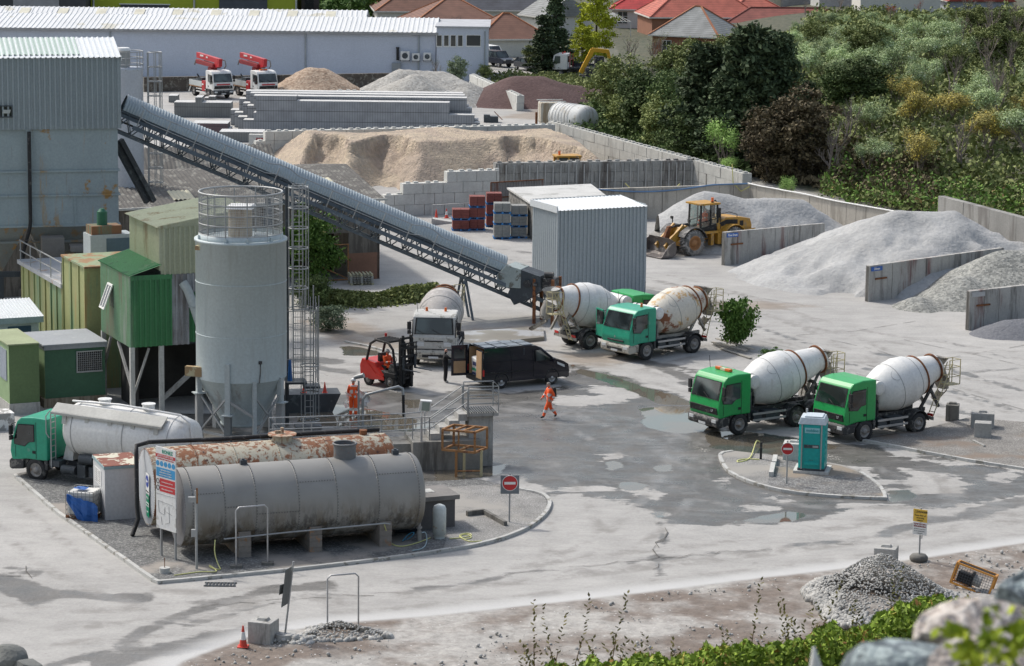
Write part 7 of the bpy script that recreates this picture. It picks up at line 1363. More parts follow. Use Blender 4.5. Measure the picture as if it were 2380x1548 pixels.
for s_ in(-1,1):mb.hexa([(-.42,s_*.5,.6),(.42,s_*.5,.6),(.42,s_*.64,.6),(-.42,s_*.64,.6),(-.3,s_*.5,.78),(.35,s_*.5,.78),(.35,s_*.64,.78),(-.3,s_*.64,.78)])
mb.build('fender',m_black,T)
place(T,906,906,-.62,R(-44));T.scale=(1.03,1.03,1.08)
# black van with open rear doors
m_vb=pm('van_black',(.012,.013,.022),.12,var=.1,fine=0,spec=.6);m_ply=pm('plywood',(.42,.27,.15),.7,var=.12)
T=thing('panel_van','black panel van with open plywood lined rear doors','van');VT=T
prof=[(.92,.35),(1.0,.62),(.93,.95),(.62,1.12),(-.15,1.55)if False else(.15,1.24),(-.62,1.82),(-.95,1.93),(-1.9,1.98),(-3.9,1.94),(-3.98,1.5),(-3.98,.4),(-3.5,.32)]
w_=.97;mb=MB()
def shell(y0,y1):mb.side(prof,y0,y1)
x=prof;n_=len(x)
vs=[(p[0],-w_+(.10 if p[1]>1.5 else 0),p[1])for p in prof]+[(p[0],w_-(.10 if p[1]>1.5 else 0),p[1])for p in prof]
fs=[tuple(range(n_)),tuple(range(n_,2*n_))]+[(i,(i+1)%n_,n_+(i+1)%n_,n_+i)for i in range(n_)if i not in(8,9)]
mb.add(vs,fs);mb.build('body',m_vb,T)
mb=MB();mb.box(-3.93,-1.6,-.9,.9,.45,.52);mb.box(-1.65,-1.6,-.9,.9,.5,1.85);mb.build('load_floor',m_dsteel,T);mb=MB();mb.box(-3.9,-1.7,.86,.88,.52,1.8);mb.box(-3.9,-1.7,-.88,-.86,.52,1.8);mb.build('ply_lining',m_ply,T)
for s_ in(-1,1):
 wheel(T,0,s_*.96,.34,.24,m_hubs,'front_wheel',.04);wheel(T,-2.93,s_*.96,.34,.24,m_hubs,'rear_wheel',.04)
 for xw_ in(0,-2.93):
  mb=MB();mb.ring((xw_,s_*.965,.36),.39,.035,14,4,a0=-5,a1=185,ax='y');mb.build('wheel_arch',m_black,T)
 y=s_*.975;glasspane(T,[(-.02,y,1.2),(-.98,y,1.2),(-1.0,y-s_*.05,1.72),(-.72,y-s_*.06,1.74)],(0,s_,.1),m_black,name='side_window');mb=MB();mb.cbox((.0,s_*1.12,1.22),.12,.2,.2);mb.build('mirror',m_vb,T,bevel=.03)
 mb=MB();mb.box(-1.08,-1.07,y-.01,y+.012,.45,1.75);mb.box(-2.35,-2.34,y-.01,y+.012,.45,1.75);mb.box(-3.9,-1.1,y-.01,y+.015,.78,.82);mb.box(-3.9,-1.2,y-.01,y+.012,1.3,1.31);mb.build('panel_seam',m_black,T)
 mb=MB();mb.hexa([(.55,s_*.68,.88),(.88,s_*.62,.78),(.72,s_*.97,.80),(.3,s_*.985,.98),(.5,s_*.68,1.06),(.86,s_*.62,.95),(.70,s_*.975,.93),(.25,s_*.985,1.1)]);mb.build('headlight',m_lamp,T);mb=MB();mb.box(-4.0,-3.92,s_*.935,s_*.985,.65,.95);mb.build('tail_light',m_red_l,T)
d_=V(-.77,0,.58).normalized();glasspane(T,[(.1,-.8,1.27),(.1,.8,1.27),(-.58,.74,1.78),(-.58,-.74,1.78)],(.58,0,.77),m_black,name='windscreen')
mb=MB()
for k in range(4):mb.box(-3.8+k*.72,-3.2+k*.72,-.72,-.06,1.955+.0,1.985);mb.box(-3.8+k*.72,-3.2+k*.72,.06,.72,1.955,1.985)
mb.build('roof_panel',pm('van_roof_sheen',(.10,.12,.15),.25,var=.2),T)
mb=MB();mb.box(-4.05,-3.95,-.95,.95,.3,.5);mb.side([(.9,.28),(1.04,.35),(1.04,.6),(.9,.62)],-.85,.85);mb.build('bumper',m_black,T)
def vdoor(y0,ang,sgn,lab):
 c_,s2=math.cos(ang),math.sin(ang);f=lambda u,z,o=0:V(-3.98-u*s2+o*c_*1.0,y0-sgn*u*c_-o*s2*sgn,z)
 mb=MB();mb.slab([f(0,.42),f(.88,.42),f(.88,1.88),f(0,1.90)],f(0,0,.05)-f(0,0,0));d1=mb.build('rear_door',m_vb,T,bevel=.01);mb=MB();o=.055;mb.slab([f(.12,.55,o),f(.76,.55,o),f(.76,1.12,o),f(.12,1.12,o)],(f(0,0,.012)-f(0,0,0)));mb.build('ply_panel',m_ply,d1)
 mb=MB();mb.slab([f(.14,1.25,o),f(.74,1.25,o),f(.74,1.72,o),f(.14,1.72,o)],(f(0,0,.012)-f(0,0,0)));mb.build('door_glass',m_glass,d1)
vdoor(.93,R(100),1,'l')
mb=MB();mb.box(-4.02,-3.97,-.93,-.22,.45,1.86);d1=mb.build('rear_door',m_vb,T);mb=MB();mb.box(-4.04,-4.025,-.87,-.24,.5,1.8);mb.build('ply_panel',m_ply,d1,bevel=.006)
place(T,1163,904,-.96,R(26),-2.93);T.scale=(.98,1,1.08)
VM=Matrix.Translation(T.location)@Matrix.Rotation(R(26),4,'Z')
q=VM@V(-3.45,.15,.52);B_=thing('bulk_bag','white bulk bag with dark lettering standing inside the open van','bag',tuple(q),R(26));mb=MB();mb.hexa([(-.35,-.38,0),(.4,-.38,0),(.4,.38,0),(-.35,.38,0),(-.42,-.42,.85),(.35,-.3,.95),(.4,.4,1.05),(-.4,.45,.98)]);mb.build('bag',m_white,B_,bevel=.06);mb=MB();mb.box(-.41,-.40,-.15,.25,.55,.75);mb.box(-.42,-.41,-.28,.3,.1,.2);mb.build('print',pm('navy_print',(.02,.03,.1),.7),B_);mb=MB();mb.box(-.42,-.41,-.28,.3,.3,.42);mb.build('print',pm('green_print',(.02,.25,.12),.7),B_)
# parked vehicles in the back
def car(label,px,py,yaw,side,colm,kind='hatch',lx=0,name='parked_car',cat='car'):
 T=thing(name,label,cat);L_={'hatch':3.9,'suv':4.6,'van':4.6}[kind];h={'hatch':1.48,'suv':1.85,'van':1.95}[kind];wb2=L_*.62;w_=.88
 if kind=='hatch':lo=[(.75,.35),(.78,.7),(.5,.92),(-.2,1.0),(-3.0,1.02),(-3.1,.4)];up=[(.0,.98),(-.75,h),(-2.2,h),(-2.95,1.0)]
 elif kind=='suv':lo=[(.85,.45),(.88,.95),(.4,1.12),(-.3,1.15),(-3.6,1.15),(-3.7,.5)];up=[(-.1,1.13),(-.6,h),(-3.5,h),(-3.65,1.13)]
 else:lo=[(.85,.4),(.88,.85),(.5,1.1),(-.1,1.2),(-3.6,1.2),(-3.7,.5)];up=[(.2,1.15),(-.5,h),(-3.6,h),(-3.68,1.15)]
 mb=MB();mb.side(lo,-w_,w_);mb.build('body',colm,T,bevel=.05);mb=MB();n_=len(up);vs=[(p[0],-w_+(.14 if p[1]>1.3 else .03),p[1])for p in up]+[(p[0],w_-(.14 if p[1]>1.3 else .03),p[1])for p in up]
 mb.add(vs,[tuple(range(n_)),tuple(range(n_,2*n_))]+[(i,(i+1)%n_,n_+(i+1)%n_,n_+i)for i in range(n_)]);mb.build('glasshouse',m_glass,T,bevel=.03)
 mb=MB();mb.box(up[2][0]+.05,up[1][0]-.05,-w_+.13,w_-.13,h-.03,h+.03)
 for s_ in(-1,1):
  for xx_ in((up[1][0]+up[2][0])/2,):mb.beam((xx_,s_*(w_-.02),1.05),(xx_,s_*(w_-.13),h),.08)
  mb.beam((up[0][0],s_*(w_-.03),up[0][1]),(up[1][0],s_*(w_-.14),h),.07);mb.beam((up[3][0],s_*(w_-.03),up[3][1]),(up[2][0],s_*(w_-.14),h),.1)
 mb.build('roof',colm,T)
 for s_ in(-1,1):wheel(T,0,s_*.86,.34 if kind!='suv' else .4,.22,m_hubs);wheel(T,-wb2,s_*.86,.34 if kind!='suv' else .4,.22,m_hubs);mb=MB();mb.box(lo[1][0]-.2,lo[1][0]+.01,s_*.62-.16,s_*.62+.16,lo[1][1]-.12,lo[1][1]+.02);mb.build('headlight',m_lamp,T);mb=MB();mb.box(lo[4][0]-.02,lo[4][0]+.1,s_*.7-.1,s_*.7+.1,.7,.95);mb.build('tail_light',m_red_l,T)
 place(T,px,py,side*.86,yaw,lx);return T
m_navy=pm('navy_paint',(.02,.025,.04),.2,fine=0);m_carb=pm('dark_grey_paint',(.035,.04,.05),.2,fine=0)
car('dark blue four wheel drive car parked right of the white office',1158,157,R(-50),-1,m_navy,'suv');car('dark grey small hatchback right of the four wheel drive car',1222,166,R(-62),-1,m_carb);car('white van half hidden behind the dark four wheel drive car',1138,146,R(-60),-1,m_white,'van',name='parked_van',cat='van')
car('pale car roof showing behind the low wall left of the white truck',1298,176,R(-10),-1,pm('silver_paint',(.4,.42,.44),.3),'hatch')
T=thing('flatbed_truck','white cabbed flatbed truck carrying a yellow crane arm, half hidden by the trees','truck');mb=MB();mb.side([(-.8,.9),(.9,.85),(.95,1.6),(.75,2.5),(.5,2.65),(-.8,2.65)],-1.1,1.1);mb.build('cab_body',m_white,T,bevel=.06)
glasspane(T,[(.96,-.9,1.6),(.96,.9,1.6),(.78,.85,2.45),(.78,-.85,2.45)],(1,0,.2),name='windscreen');
for s_ in(-1,1):glasspane(T,[(.0,s_*1.11,1.6),(.75,s_*1.11,1.55),(.6,s_*1.11,2.4),(.0,s_*1.11,2.4)],(0,s_,0),name='side_window')
mb=MB();mb.box(-.84,-.8,-.7,.7,1.7,2.4);mb.build('rear_window',m_glass,T);mb=MB();mb.box(-6,-1.0,-1.15,1.15,.95,1.15);mb.box(-6,-1.0,-1.2,-1.15,1.0,1.5);mb.build('bed',m_navy,T)
mb=MB();mb.box(-5.5,.8,-.4,.4,.6,.95);mb.build('chassis_frame',m_chassis,T);mb=MB();mb.box(-2.8,-1.6,-1.215,-1.205,1.2,1.38);mb.build('lettering',m_white,T);mb=MB();mb.beam((-1.1,-.9,1.1),(-1.1,-.9,2.6),.1);mb.beam((-1.1,.9,1.1),(-1.1,.9,2.9),.1);mb.beam((-1.1,-.9,2.0),(-1.1,.9,2.0),.1);mb.build('headboard',m_pred2,T)
for x in(0,-4.2):
 for s_ in(-1,1):wheel(T,x,s_*1.1,.45,.3)
mb=MB()
for y in(-.6,.6):mb.cyl((-.2,y,2.65),(-.2,y,2.85),.08)
mb.build('beacon',m_red_l,T);place(T,1310,176,-1.1,R(168))
P=W(1368,190);T=thing('excavator','yellow excavator arm raised between the flatbed truck and the trees','excavator',(P.x,P.y,0),R(6));m_yel=pm('plant_yellow',(.62,.34,.02),.4,var=.06)
mb=MB();mb.beam((-.9,0,1.0),(.4,0,3.6),.4,.5);mb.beam((.3,0,3.6),(2.2,0,3.4),.35,.45);mb.build('boom',m_yel,T,bevel=.03);mb=MB();mb.beam((2.1,0,3.5),(2.5,0,1.8),.3,.35);mb.build('dipper',m_yel,T);mb=MB();mb.box(-.5,2.2,-1,1,.8,1.6);mb.box(.6,1.6,-.9,.1,1.6,2.9);mb.build('house',m_chassis,T);mb=MB();mb.box(-1,2.6,-1.2,-.8,0,.75);mb.box(-1,2.6,.8,1.2,0,.75);mb.build('track',m_chassis,T,bevel=.15);mb=MB();mb.cyl((-.2,0,2.0),(.8,0,3.0),.08);mb.build('ram',m_hubs,T)
# people
m_skin=pm('skin',(.50,.27,.20),.6,fine=0);m_hiv=pm('hi_vis_orange',(.90,.115,.02),.7,var=.06);m_refl=pm('reflective_tape',(.62,.62,.60),.4,fine=0);m_boot=pm('black_boots',(.02,.02,.02),.6);m_bclo=pm('black_clothes',(.012,.012,.014),.9,var=.2);m_shoe=pm('pale_trainers',(.35,.34,.33),.7);m_helm=pm('white_helmet',(.75,.75,.73),.3,fine=0);m_hair=pm('grey_hair',(.2,.18,.16),.9)
BASE=dict(pel=(0,0,.95),wai=(0,0,1.10),che=(0,0,1.32),nec=(0,0,1.50),chn=(.02,0,1.575),hea=(.02,0,1.68),top=(.0,0,1.75),nos=(.105,0,1.65),lsh=(0,.19,1.42),lel=(-.03,.26,1.13),lwr=(.05,.27,.88),rsh=(0,-.19,1.42),rel=(-.03,-.26,1.13),rwr=(.05,-.27,.88),lhi=(0,.10,.90),lkn=(.02,.11,.49),lan=(-.02,.12,.09),lto=(.15,.13,.035),rhi=(0,-.10,.90),rkn=(.02,-.11,.49),ran=(-.02,-.12,.09),rto=(.15,-.13,.035))
RAD=dict(pel=.18,wai=.17,che=.19,nec=.065,chn=.07,hea=.10,top=.075,nos=.016,lsh=.095,lel=.07,lwr=.045,lhi=.125,lkn=.095,lan=.075,lto=.045)
ED=[('pel','wai','t'),('wai','che','t'),('che','nec','t'),('nec','chn','s'),('chn','hea','s'),('hea','top','s'),('hea','nos','s')]
for q in 'lr':ED+=[('che',q+'sh','t'),(q+'sh',q+'el','a'),(q+'el',q+'wr','a'),(q+'wr',q+'pa','s'),('pel',q+'hi','l'),(q+'hi',q+'kn','l'),(q+'kn',q+'an','l'),(q+'an',q+'to','b')]+[(q+'pa',q+'f%d'%i,'s')for i in range(5)]
def person(label,P,yaw,pose=None,mats=None,bands=True,z=0,hat=None,scale=1.0):
 J={k:Vector(v)for k,v in BASE.items()};J.update({k:Vector(v)for k,v in(pose or{}).items()})
 for q in 'lr':
  d=(J[q+'wr']-J[q+'el']).normalized();s_=1 if q=='l' else-1;J[q+'pa']=J[q+'wr']+d*.075;sd=V(1,0,0)if abs(d.x)<.8 else V(0,0,1);n=d.cross(sd).normalized();u=n.cross(d)
  for i in range(4):J[q+'f%d'%i]=J[q+'pa']+d*(.075-.01*abs(i-1.2))+u*(.028*(i-1.5))-n*.02*s_
  J[q+'f4']=J[q+'pa']-d*.01+u*.055+n*.01
 K=list(J);me=bpy.data.meshes.new('person');me.from_pydata([tuple(J[k])for k in K],[(K.index(a),K.index(b))for a,b,_ in ED],[]);o=bpy.data.objects.new('tmp',me);col.objects.link(o)
 sk=o.modifiers.new('s','SKIN');sk.use_smooth_shade=True
 for i,k in enumerate(K):
  kk=k if k in RAD else 'l'+k[1:];r=RAD.get(kk,.033 if k.endswith('pa')else .010);me.skin_vertices[0].data[i].radius=(r,r*(.72 if k in('wai','che','pel')else 1))if k not in('che','wai','pel')else(r,r*.72)
  me.skin_vertices[0].data[i].use_root=(k=='pel')
 ss=o.modifiers.new('u','SUBSURF');ss.levels=1;dg=bpy.context.evaluated_depsgraph_get();bm_=bpy.data.meshes.new_from_object(o.evaluated_get(dg));bm_.name='person_body';bpy.data.objects.remove(o)
 mats=mats or(m_hiv,m_hiv,m_refl,m_boot);bm_.materials.clear()
 for m in(m_skin,mats[0],mats[1],mats[2],mats[3]):bm_.materials.append(m)
 for f in bm_.polygons:
  c=f.center;best=(9,None,0)
  for a,b,tp in ED:
   A_,B_=J[a],J[b];e_=B_-A_;t_=max(0,min(1,(c-A_).dot(e_)/e_.length_squared));d=(c-A_-e_*t_).length-(.06 if tp=='t' else 0)
   if d<best[0]:best=(d,(a,b,tp),t_)
  a,b,tp=best[1];t_=best[2];mi={'s':0,'t':1,'a':1,'l':2,'b':4}[tp]
  if bands and((tp=='l' and b[1:]=='an' and(.12<t_<.28 or .42<t_<.58))or(tp=='a' and b[1:]=='wr' and .25<t_<.5)or(b=='wai' and(.1<t_<.45))or(b=='che' and .25<t_<.5)or(b=='nec' and abs(abs(c.y)-.09)<.025)):mi=3
  f.material_index=mi;f.use_smooth=True
 T=mesh_obj('person',bm_);tag(T,label,'person');T.location=(P[0],P[1],z);T.rotation_euler=(0,0,yaw);T.scale=(scale,)*3
 h=J['hea'];mb=MB()
 for s_ in(-1,1):mb.cbox((h.x+.088,s_*.034,h.z+.015),.012,.024,.012)
 mb.build('eyes',m_boot,T);mb=MB();mb.cbox((h.x+.088,0,h.z-.065),.01,.05,.012);mb.build('mouth',pm('lips',(.3,.1,.08),.6),T)
 mb=MB()
 for s_ in(-1,1):mb.cbox((h.x-.005,s_*.1,h.z),.04,.02,.06)
 mb.build('ear',m_skin,T)
 if hat=='helmet':mb=MB();mb.lathe([(0,.128),(.03,.125),(.075,.10),(.105,.06),(.115,.001)],(h.x-.005,0,h.z+.035),(0,0,1),18);mb.hexa([(h.x+.08,-.08,h.z+.03),(h.x+.17,-.05,h.z+.02),(h.x+.17,.05,h.z+.02),(h.x+.08,.08,h.z+.03),(h.x+.08,-.08,h.z+.05),(h.x+.17,-.05,h.z+.032),(h.x+.17,.05,h.z+.032),(h.x+.08,.08,h.z+.05)]);mb.build('helmet',m_helm,T)
 elif hat=='hair':mb=MB();mb.lathe([(0,.102),(.05,.09),(.085,.05),(.095,.001)],(h.x-.02,0,h.z+.02),(0,0,1),14);mb.build('hair',m_hair,T)
 return T
P=W(821,968)
person('worker in orange hi vis and white helmet with his back turned, beside the silo',P,R(80),dict(lel=(.05,.27,1.15),lwr=(.25,.16,1.05),rel=(.05,-.27,1.15),rwr=(.26,-.10,1.02),lto=(.14,.18,.035),rto=(.14,-.16,.035)),hat='helmet',scale=1.03)
q=Matrix.Rotation(R(80),4,'Z');s_=P+(q@V(.38,-.12,0));T=thing('plastic_sheet','crumpled white bulk sack held up by the worker in the white helmet','sack',(s_.x,s_.y,.35),R(80));r_=np.random.RandomState(4);n=9;vs=[]
for i in range(n):
 for j in range(n):vs.append((.12*math.sin(i*1.3)*math.cos(j*1.1)+.04*r_.normal(),-.55+i*.14+.1*math.sin(j*.9),j*.12*(1-.25*abs(i-4)/4)+.05*r_.normal()))
mb=MB();mb.add(vs,[(i*n+j,i*n+j+1,(i+1)*n+j+1,(i+1)*n+j)for i in range(n-1)for j in range(n-1)],0,False);o=mb.build('sheet',m_white,T)
P=W(1276,972)
person('man in full orange hi vis walking across the wet yard with a black rucksack',P,R(200),dict(lhi=(0,.10,.90),lkn=(.20,.10,.52),lan=(.33,.11,.12),lto=(.49,.12,.08),rkn=(-.10,-.10,.50),ran=(-.42,-.11,.14),rto=(-.30,-.11,.04),lel=(-.16,.25,1.16),lwr=(-.05,.24,.93),rel=(.10,-.26,1.17),rwr=(.28,-.20,1.0),hea=(.06,0,1.66),top=(.04,0,1.73),chn=(.05,0,1.56),nos=(.145,0,1.63)),hat='hair')
T=bpy.context.scene.objects[-1]if False else None
q=Matrix.Rotation(R(200),4,'Z');s_=P+(q@V(-.2,0,0));T=thing('rucksack','black rucksack with a yellow stripe on the walking man','rucksack',(s_.x,s_.y,1.08),R(200));mb=MB();mb.hexa([(-.14,-.15,0),(.06,-.15,0),(.06,.15,0),(-.14,.15,0),(-.10,-.13,.44),(.04,-.13,.44),(.04,.13,.44),(-.10,.13,.44)]);mb.build('bag',m_boot,T,bevel=.04);mb=MB();mb.box(-.155,-.145,-.03,.03,.05,.3);mb.build('stripe',pm('yellow_strip',(.6,.55,.03),.6),T)
P=W(1035,889)
person('bald man in black clothes and pale trainers holding the open van door',P,R(10),dict(rel=(.18,-.30,1.30),rwr=(.42,-.26,1.28),lel=(-.04,.27,1.14),lwr=(.02,.28,.9)),(m_bclo,m_bclo,m_bclo,m_shoe),False)
sit=dict(pel=(0,0,.95),lhi=(.02,.11,.93),rhi=(.02,-.11,.93),lkn=(.42,.14,.98),rkn=(.42,-.14,.98),lan=(.50,.14,.55),ran=(.50,-.14,.55),lto=(.64,.14,.5),rto=(.64,-.14,.5),lel=(.12,.27,1.18),lwr=(.36,.14,1.22),rel=(.12,-.27,1.18),rwr=(.36,-.14,1.22))
MF=Matrix.Translation(FT.location)@Matrix.Rotation(FT.rotation_euler.z,4,'Z');q=MF@V(-.85,0,0);person('forklift driver in orange hi vis and white helmet seated under the guard',q,FT.rotation_euler.z,sit,z=.08,hat='helmet')
ML=Matrix.Translation(LT.location)@Matrix.Rotation(LT.rotation_euler.z,4,'Z');q=ML@V(-1.85,0,0);person('loader driver in orange hi vis seated behind the glass of the yellow wheel loader',q,LT.rotation_euler.z,sit,z=1.15,hat='hair')
# fuel tanks and the things around them
YAW=R(20)
t=NT('flaking_rust_tank');v=t.mapv(t.g,(4.5,4.5,.7));n1=t.math('ADD',t.math('MULTIPLY',t.noise(1.0,6,v,.7,.4),.6),t.math('MULTIPLY',t.noise(.8,4),.4));c=t.mix(t.step(n1,.46,.53),(.46,.43,.34),(.23,.095,.045));c=t.mix(t.step(t.noise(1,5,t.mapv(t.g,(5,5,.9)),.7),.58,.66),c,(.30,.13,.06));c=t.mix(t.step(t.noise(3.5,4),.62,.68),c,(.09,.04,.03));t.bump(n1,.3);m_rtank=t.out(c,.85)
t=NT('stained_grey_tank');c=t.mul((.275,.268,.25),t.lin(t.noise(.7,4),.3,.7,.9,1.1));g=t.n.new('ShaderNodeSeparateXYZ');t.l.new(t.g,g.inputs[0]);lowz=t.step(g.outputs[2],2.4,.9)
s1=t.step(t.noise(1,6,t.mapv(t.g,(2.6,2.6,.5)),.75),.45,.60);c=t.mix(t.math('MULTIPLY',s1,t.math('MULTIPLY',lowz,.85)),c,(.055,.05,.042));c=t.mix(t.math('MULTIPLY',t.step(t.noise(1,5,t.mapv(t.g,(1.5,1.5,.5)),.7),.47,.58),t.math('MULTIPLY',lowz,.6)),c,(.13,.095,.05));c=t.mix(t.step(t.noise(1.3,6,rough=.7),.68,.72),c,(.19,.13,.09));m_gtank=t.out(c,.6,.1)
m_tend=pm('tank_end_grey',(.40,.42,.44),.6,var=.06)
def tank(label,cx,cy,z,r,L,mat,endm,seams,longs):
 A_=W(cx,cy,z);T=thing('storage_tank',label,'storage tank',(A_.x,A_.y,0),YAW);mb=MB();mb.lathe([(-.0,r),(L,r),(L+.12,r*.93),(L+.2,r*.7),(L+.22,.01)],(0,0,z),(1,0,0),64,caps=False);mb.lathe([(0,r),(-.05,r+.0)],(0,0,z),(1,0,0),64,caps=False);sh=mb.build('shell',mat,T)
 mb=MB();mb.lathe([(-.05,r),(-.05,r-.05),(-.10,r-.3),(-.14,.01)],(0,0,z),(1,0,0),64,caps=False);mb.build('end_plate',endm,T)
 mb=MB()
 for x in seams:
  mb.lathe([(x-.03,r),(x-.03,r+.004),(x+.03,r+.004),(x+.03,r)],(0,0,z),(1,0,0),64,caps=False)
 mb2=mb
 for x in seams:
  for k in range(80):a=k*math.pi/40;mb.cbox((x,(r+.012)*math.cos(a),z+(r+.012)*math.sin(a)),.035,.035,.035,1)
 for k in range(90):a=k*math.pi/45;mb.cbox((-.04,(r-.04)*math.cos(a),z+(r-.04)*math.sin(a)),.04,.035,.035,1)
 for i,a in longs:
  x=seams[i]
  while x<seams[i+1]:mb.cbox((x,-(r+.01)*math.cos(R(a)),z+(r+.01)*math.sin(R(a))),.035,.035,.035,1);x+=.11
 mb.build('riveted_seams',[mat,mat if mat is m_rtank else pm('rivet_grey',(.12,.12,.12),.6)],sh);return T,A_
T2,A2=tank('big riveted grey fuel tank on brick piers, in front of the rusty one',414,1178,1.95,1.52,9.5,m_gtank,pm('grey_tank_end',(.17,.17,.18),.6,var=.08),(.25,1.5,2.75,4.45,6.0,7.7,9.35),((0,30),(2,-5),(1,8),(3,38),(5,42)))
mb=MB();mb.cyl((6.75,.1,3.35),(6.75,.1,4.02),.44,n=26,caps=False);mb.cyl((6.75,.1,3.4),(6.75,.1,3.9),.42,n=26);mb.ring((6.75,.1,4.02),.46,.04,26);mb.build('manway',pm('manway_grey',(.14,.145,.15),.6,spots=((.2,.1,.06),.6,3)),T2)
for x in(2.6,8.8):mb=MB();mb.cbox((x,0,3.55),.25,.2,.2);mb.cyl((x,0,3.4),(x,0,3.7),.06);mb.build('vent',m_dsteel,T2)
m_pier=pm('brick_pier',(.24,.215,.19),.9,var=.2,spots=((.33,.2,.12),.6,3),bump=.3)
for x in(2.3,5.15,8.0):
 mb=MB();mb.box(x-.24,x+.24,-1.35,1.35,0,.78)
 for s_ in(-1,1):mb.side([(x-.24,.78),(x+.24,.78),(x+.24,1.1),(x-.24,1.1)],s_*1.35,s_*.95)
 for k in range(4):mb.box(x-.25,x+.25,-1.37,1.36,.02+k*.26,.24+k*.26)
 mb.build('pier',m_pier,T2)
mb=MB();mb.tube([(1.4,-1.62,.95),(4,-1.62,1.03),(7.9,-1.62,1.1),(8.1,-1.62,1.05)],.035);mb.build('pipe',m_steel,T2)
T1,A1=tank('rusty flaking fuel tank with a round hatch, behind the grey riveted one',343,1131,1.98,1.55,9.9,m_rtank,m_tend,(.3,1.8,3.4,5.2,7.2,9.6),((0,20),))
mb=MB();mb.cyl((5.55,0,3.4),(5.55,0,3.75),.4,n=22);mb.build('hatch_neck',m_rtank,T1);mb=MB();mb.cyl((5.55,0,3.75),(5.55,0,3.8),.58,n=26);mb.cyl((5.55,0,3.8),(5.55,0,4.05),.07);mb.cbox((5.4,.1,3.86),.25,.1,.1);mb.build('hatch_lid',pm('rusty_cream_lid',(.42,.33,.24),.8,var=.2,spots=((.25,.1,.05),.52,3)),T1);mb=MB();mb.cyl((9.0,.1,3.5),(9.0,.1,3.72),.16,n=12);mb.build('vent_cap',m_rust,T1)
mb=MB()
for x in(1.5,8.4):mb.box(x-.24,x+.24,-1.3,1.3,0,.85)
mb.build('pier',m_pier,T1)
mb=MB();mb.tube([(9.8,.5,3.6),(7,.5,3.62),(3,.5,3.62),(.2,.5,3.68),(-.35,.35,3.6),(-.42,.1,3.3),(-.42,.05,1.2),(-.42,-.1,.7),(-.75,-.5,.15)],.09,8);mb.build('lagged_pipe',m_black,T1)
for y,z,s_,lb in((-.72,2.25,.42,'arrow'),(-.72,1.45,.5,'green')):
 if lb=='arrow':
  mb=MB();mb.box(-.17,-.15,y-.28,y+.28,z-.42,z+.42);sg=mb.build('direction_sign',m_white,T1);mb=MB();mb.cyl((-.17,y,z+.12),(-.18,y,z+.12),.24,n=24);d_=mb.build('blue_disc',pm('sign_blue',(.02,.05,.30),.4,fine=0),sg);mb=MB();mb.box(-.187,-.182,y-.12,y+.16,z+.09,z+.15);mb.add([(-.185,y+.2,z+.12),(-.185,y+.06,z+.24),(-.185,y+.06,z)],[(0,1,2)]);mb.build('white_arrow',m_white,d_);text('caption','ALL VEHICLES',.07,m_black,sg,(-.175,y,z-.3),(R(90),0,R(-90)))
 else:
  m_sg=pm('sign_green',(.0,.22,.11),.4,fine=0);mb=MB();mb.box(-.17,-.15,y-.24,y+.24,z-.52,z+.42);sg=mb.build('exit_board',m_sg,T1);mb=MB();mb.box(-.175,-.171,y-.24,y+.24,z-.1,z+.06);mb.build('white_band',m_white,sg);text('caption','WEIGH',.12,m_white,sg,(-.175,y,z+.24),(R(90),0,R(-90)));text('caption','OFFICE',.11,m_sg,sg,(-.18,y,z-.02),(R(90),0,R(-90)));mb=MB();mb.box(-.176,-.172,y-.1,y+.1,z-.34,z-.30);mb.add([(-.175,y+.16,z-.32),(-.175,y+.06,z-.26),(-.175,y+.06,z-.38)],[(0,1,2)]);mb.build('white_arrow',m_white,sg)
P=W(245,1215);T=thing('steel_cabinet','tall pale grey steel cabinet with a rust patched top, left of the fuel tanks','cabinet',(P.x,P.y,0),YAW)
zc=ZT(P,245,1086);wl=1.9;mb=MB();mb.box(0,1.55,0,2.3,.1,zc-.1);mb.build('body',pm('cabinet_white',(.50,.51,.52),.5,var=.04),T);mb=MB();mb.box(-.04,1.6,-.04,2.34,zc-.1,zc+.02);mb.build('rim',pm('rim_blue_grey',(.24,.33,.35),.6,var=.2),T);mb=MB();mb.box(-.02,1.58,-.02,2.32,zc+.02,zc+.04)
t=NT('rust_patched_top');f=t.step(t.noise(.75,5,dist=.5,rough=.6),.44,.455);c=t.mix(f,(.55,.53,.42),(.20,.06,.035));mb.build('top',t.out(c,.7),T)
mb=MB();mb.box(-.02,-.008,.7,1.85,1.35,2.0);pl=mb.build('notice',m_white,T);
for k in range(7):mb=MB();mb.box(-.026,-.021,1.35,1.75,1.9-k*.08,1.92-k*.08);mb.box(-.026,-.021,.85,1.2 if k%2 else 1.15,1.9-k*.08,1.92-k*.08);mb.build('notice_text',m_chassis,pl)
P=W(205,1213);T=thing('ibc_tank','white caged liquid container on a pallet with a blue tarpaulin hanging off it','container',(P.x-.2,P.y+.5,0),R(-14));pallet(T,'pallet',1.25,1.1,.1,m_rust);mb=MB();mb.box(-.56,.56,-.5,.5,.28,1.22);mb.build('bottle',pm('ibc_plastic',(.60,.60,.57),.5),T,bevel=.06)
mb=MB()
for k in range(8):x=-.6+k*1.2/7;mb.beam((x,-.55,.25),(x,-.55,1.28),.022);mb.beam((x,.55,.25),(x,.55,1.28),.022)
for k in range(7):y=-.55+k*1.1/6;mb.beam((-.6,y,.25),(-.6,y,1.28),.022);mb.beam((.6,y,.25),(.6,y,1.28),.022)
for k in range(6):mb.tube([(-.6,-.55,.27+k*.2),(.6,-.55,.27+k*.2),(.6,.55,.27+k*.2),(-.6,.55,.27+k*.2)],.012,4,0,True)
mb.build('cage',m_steel,T)
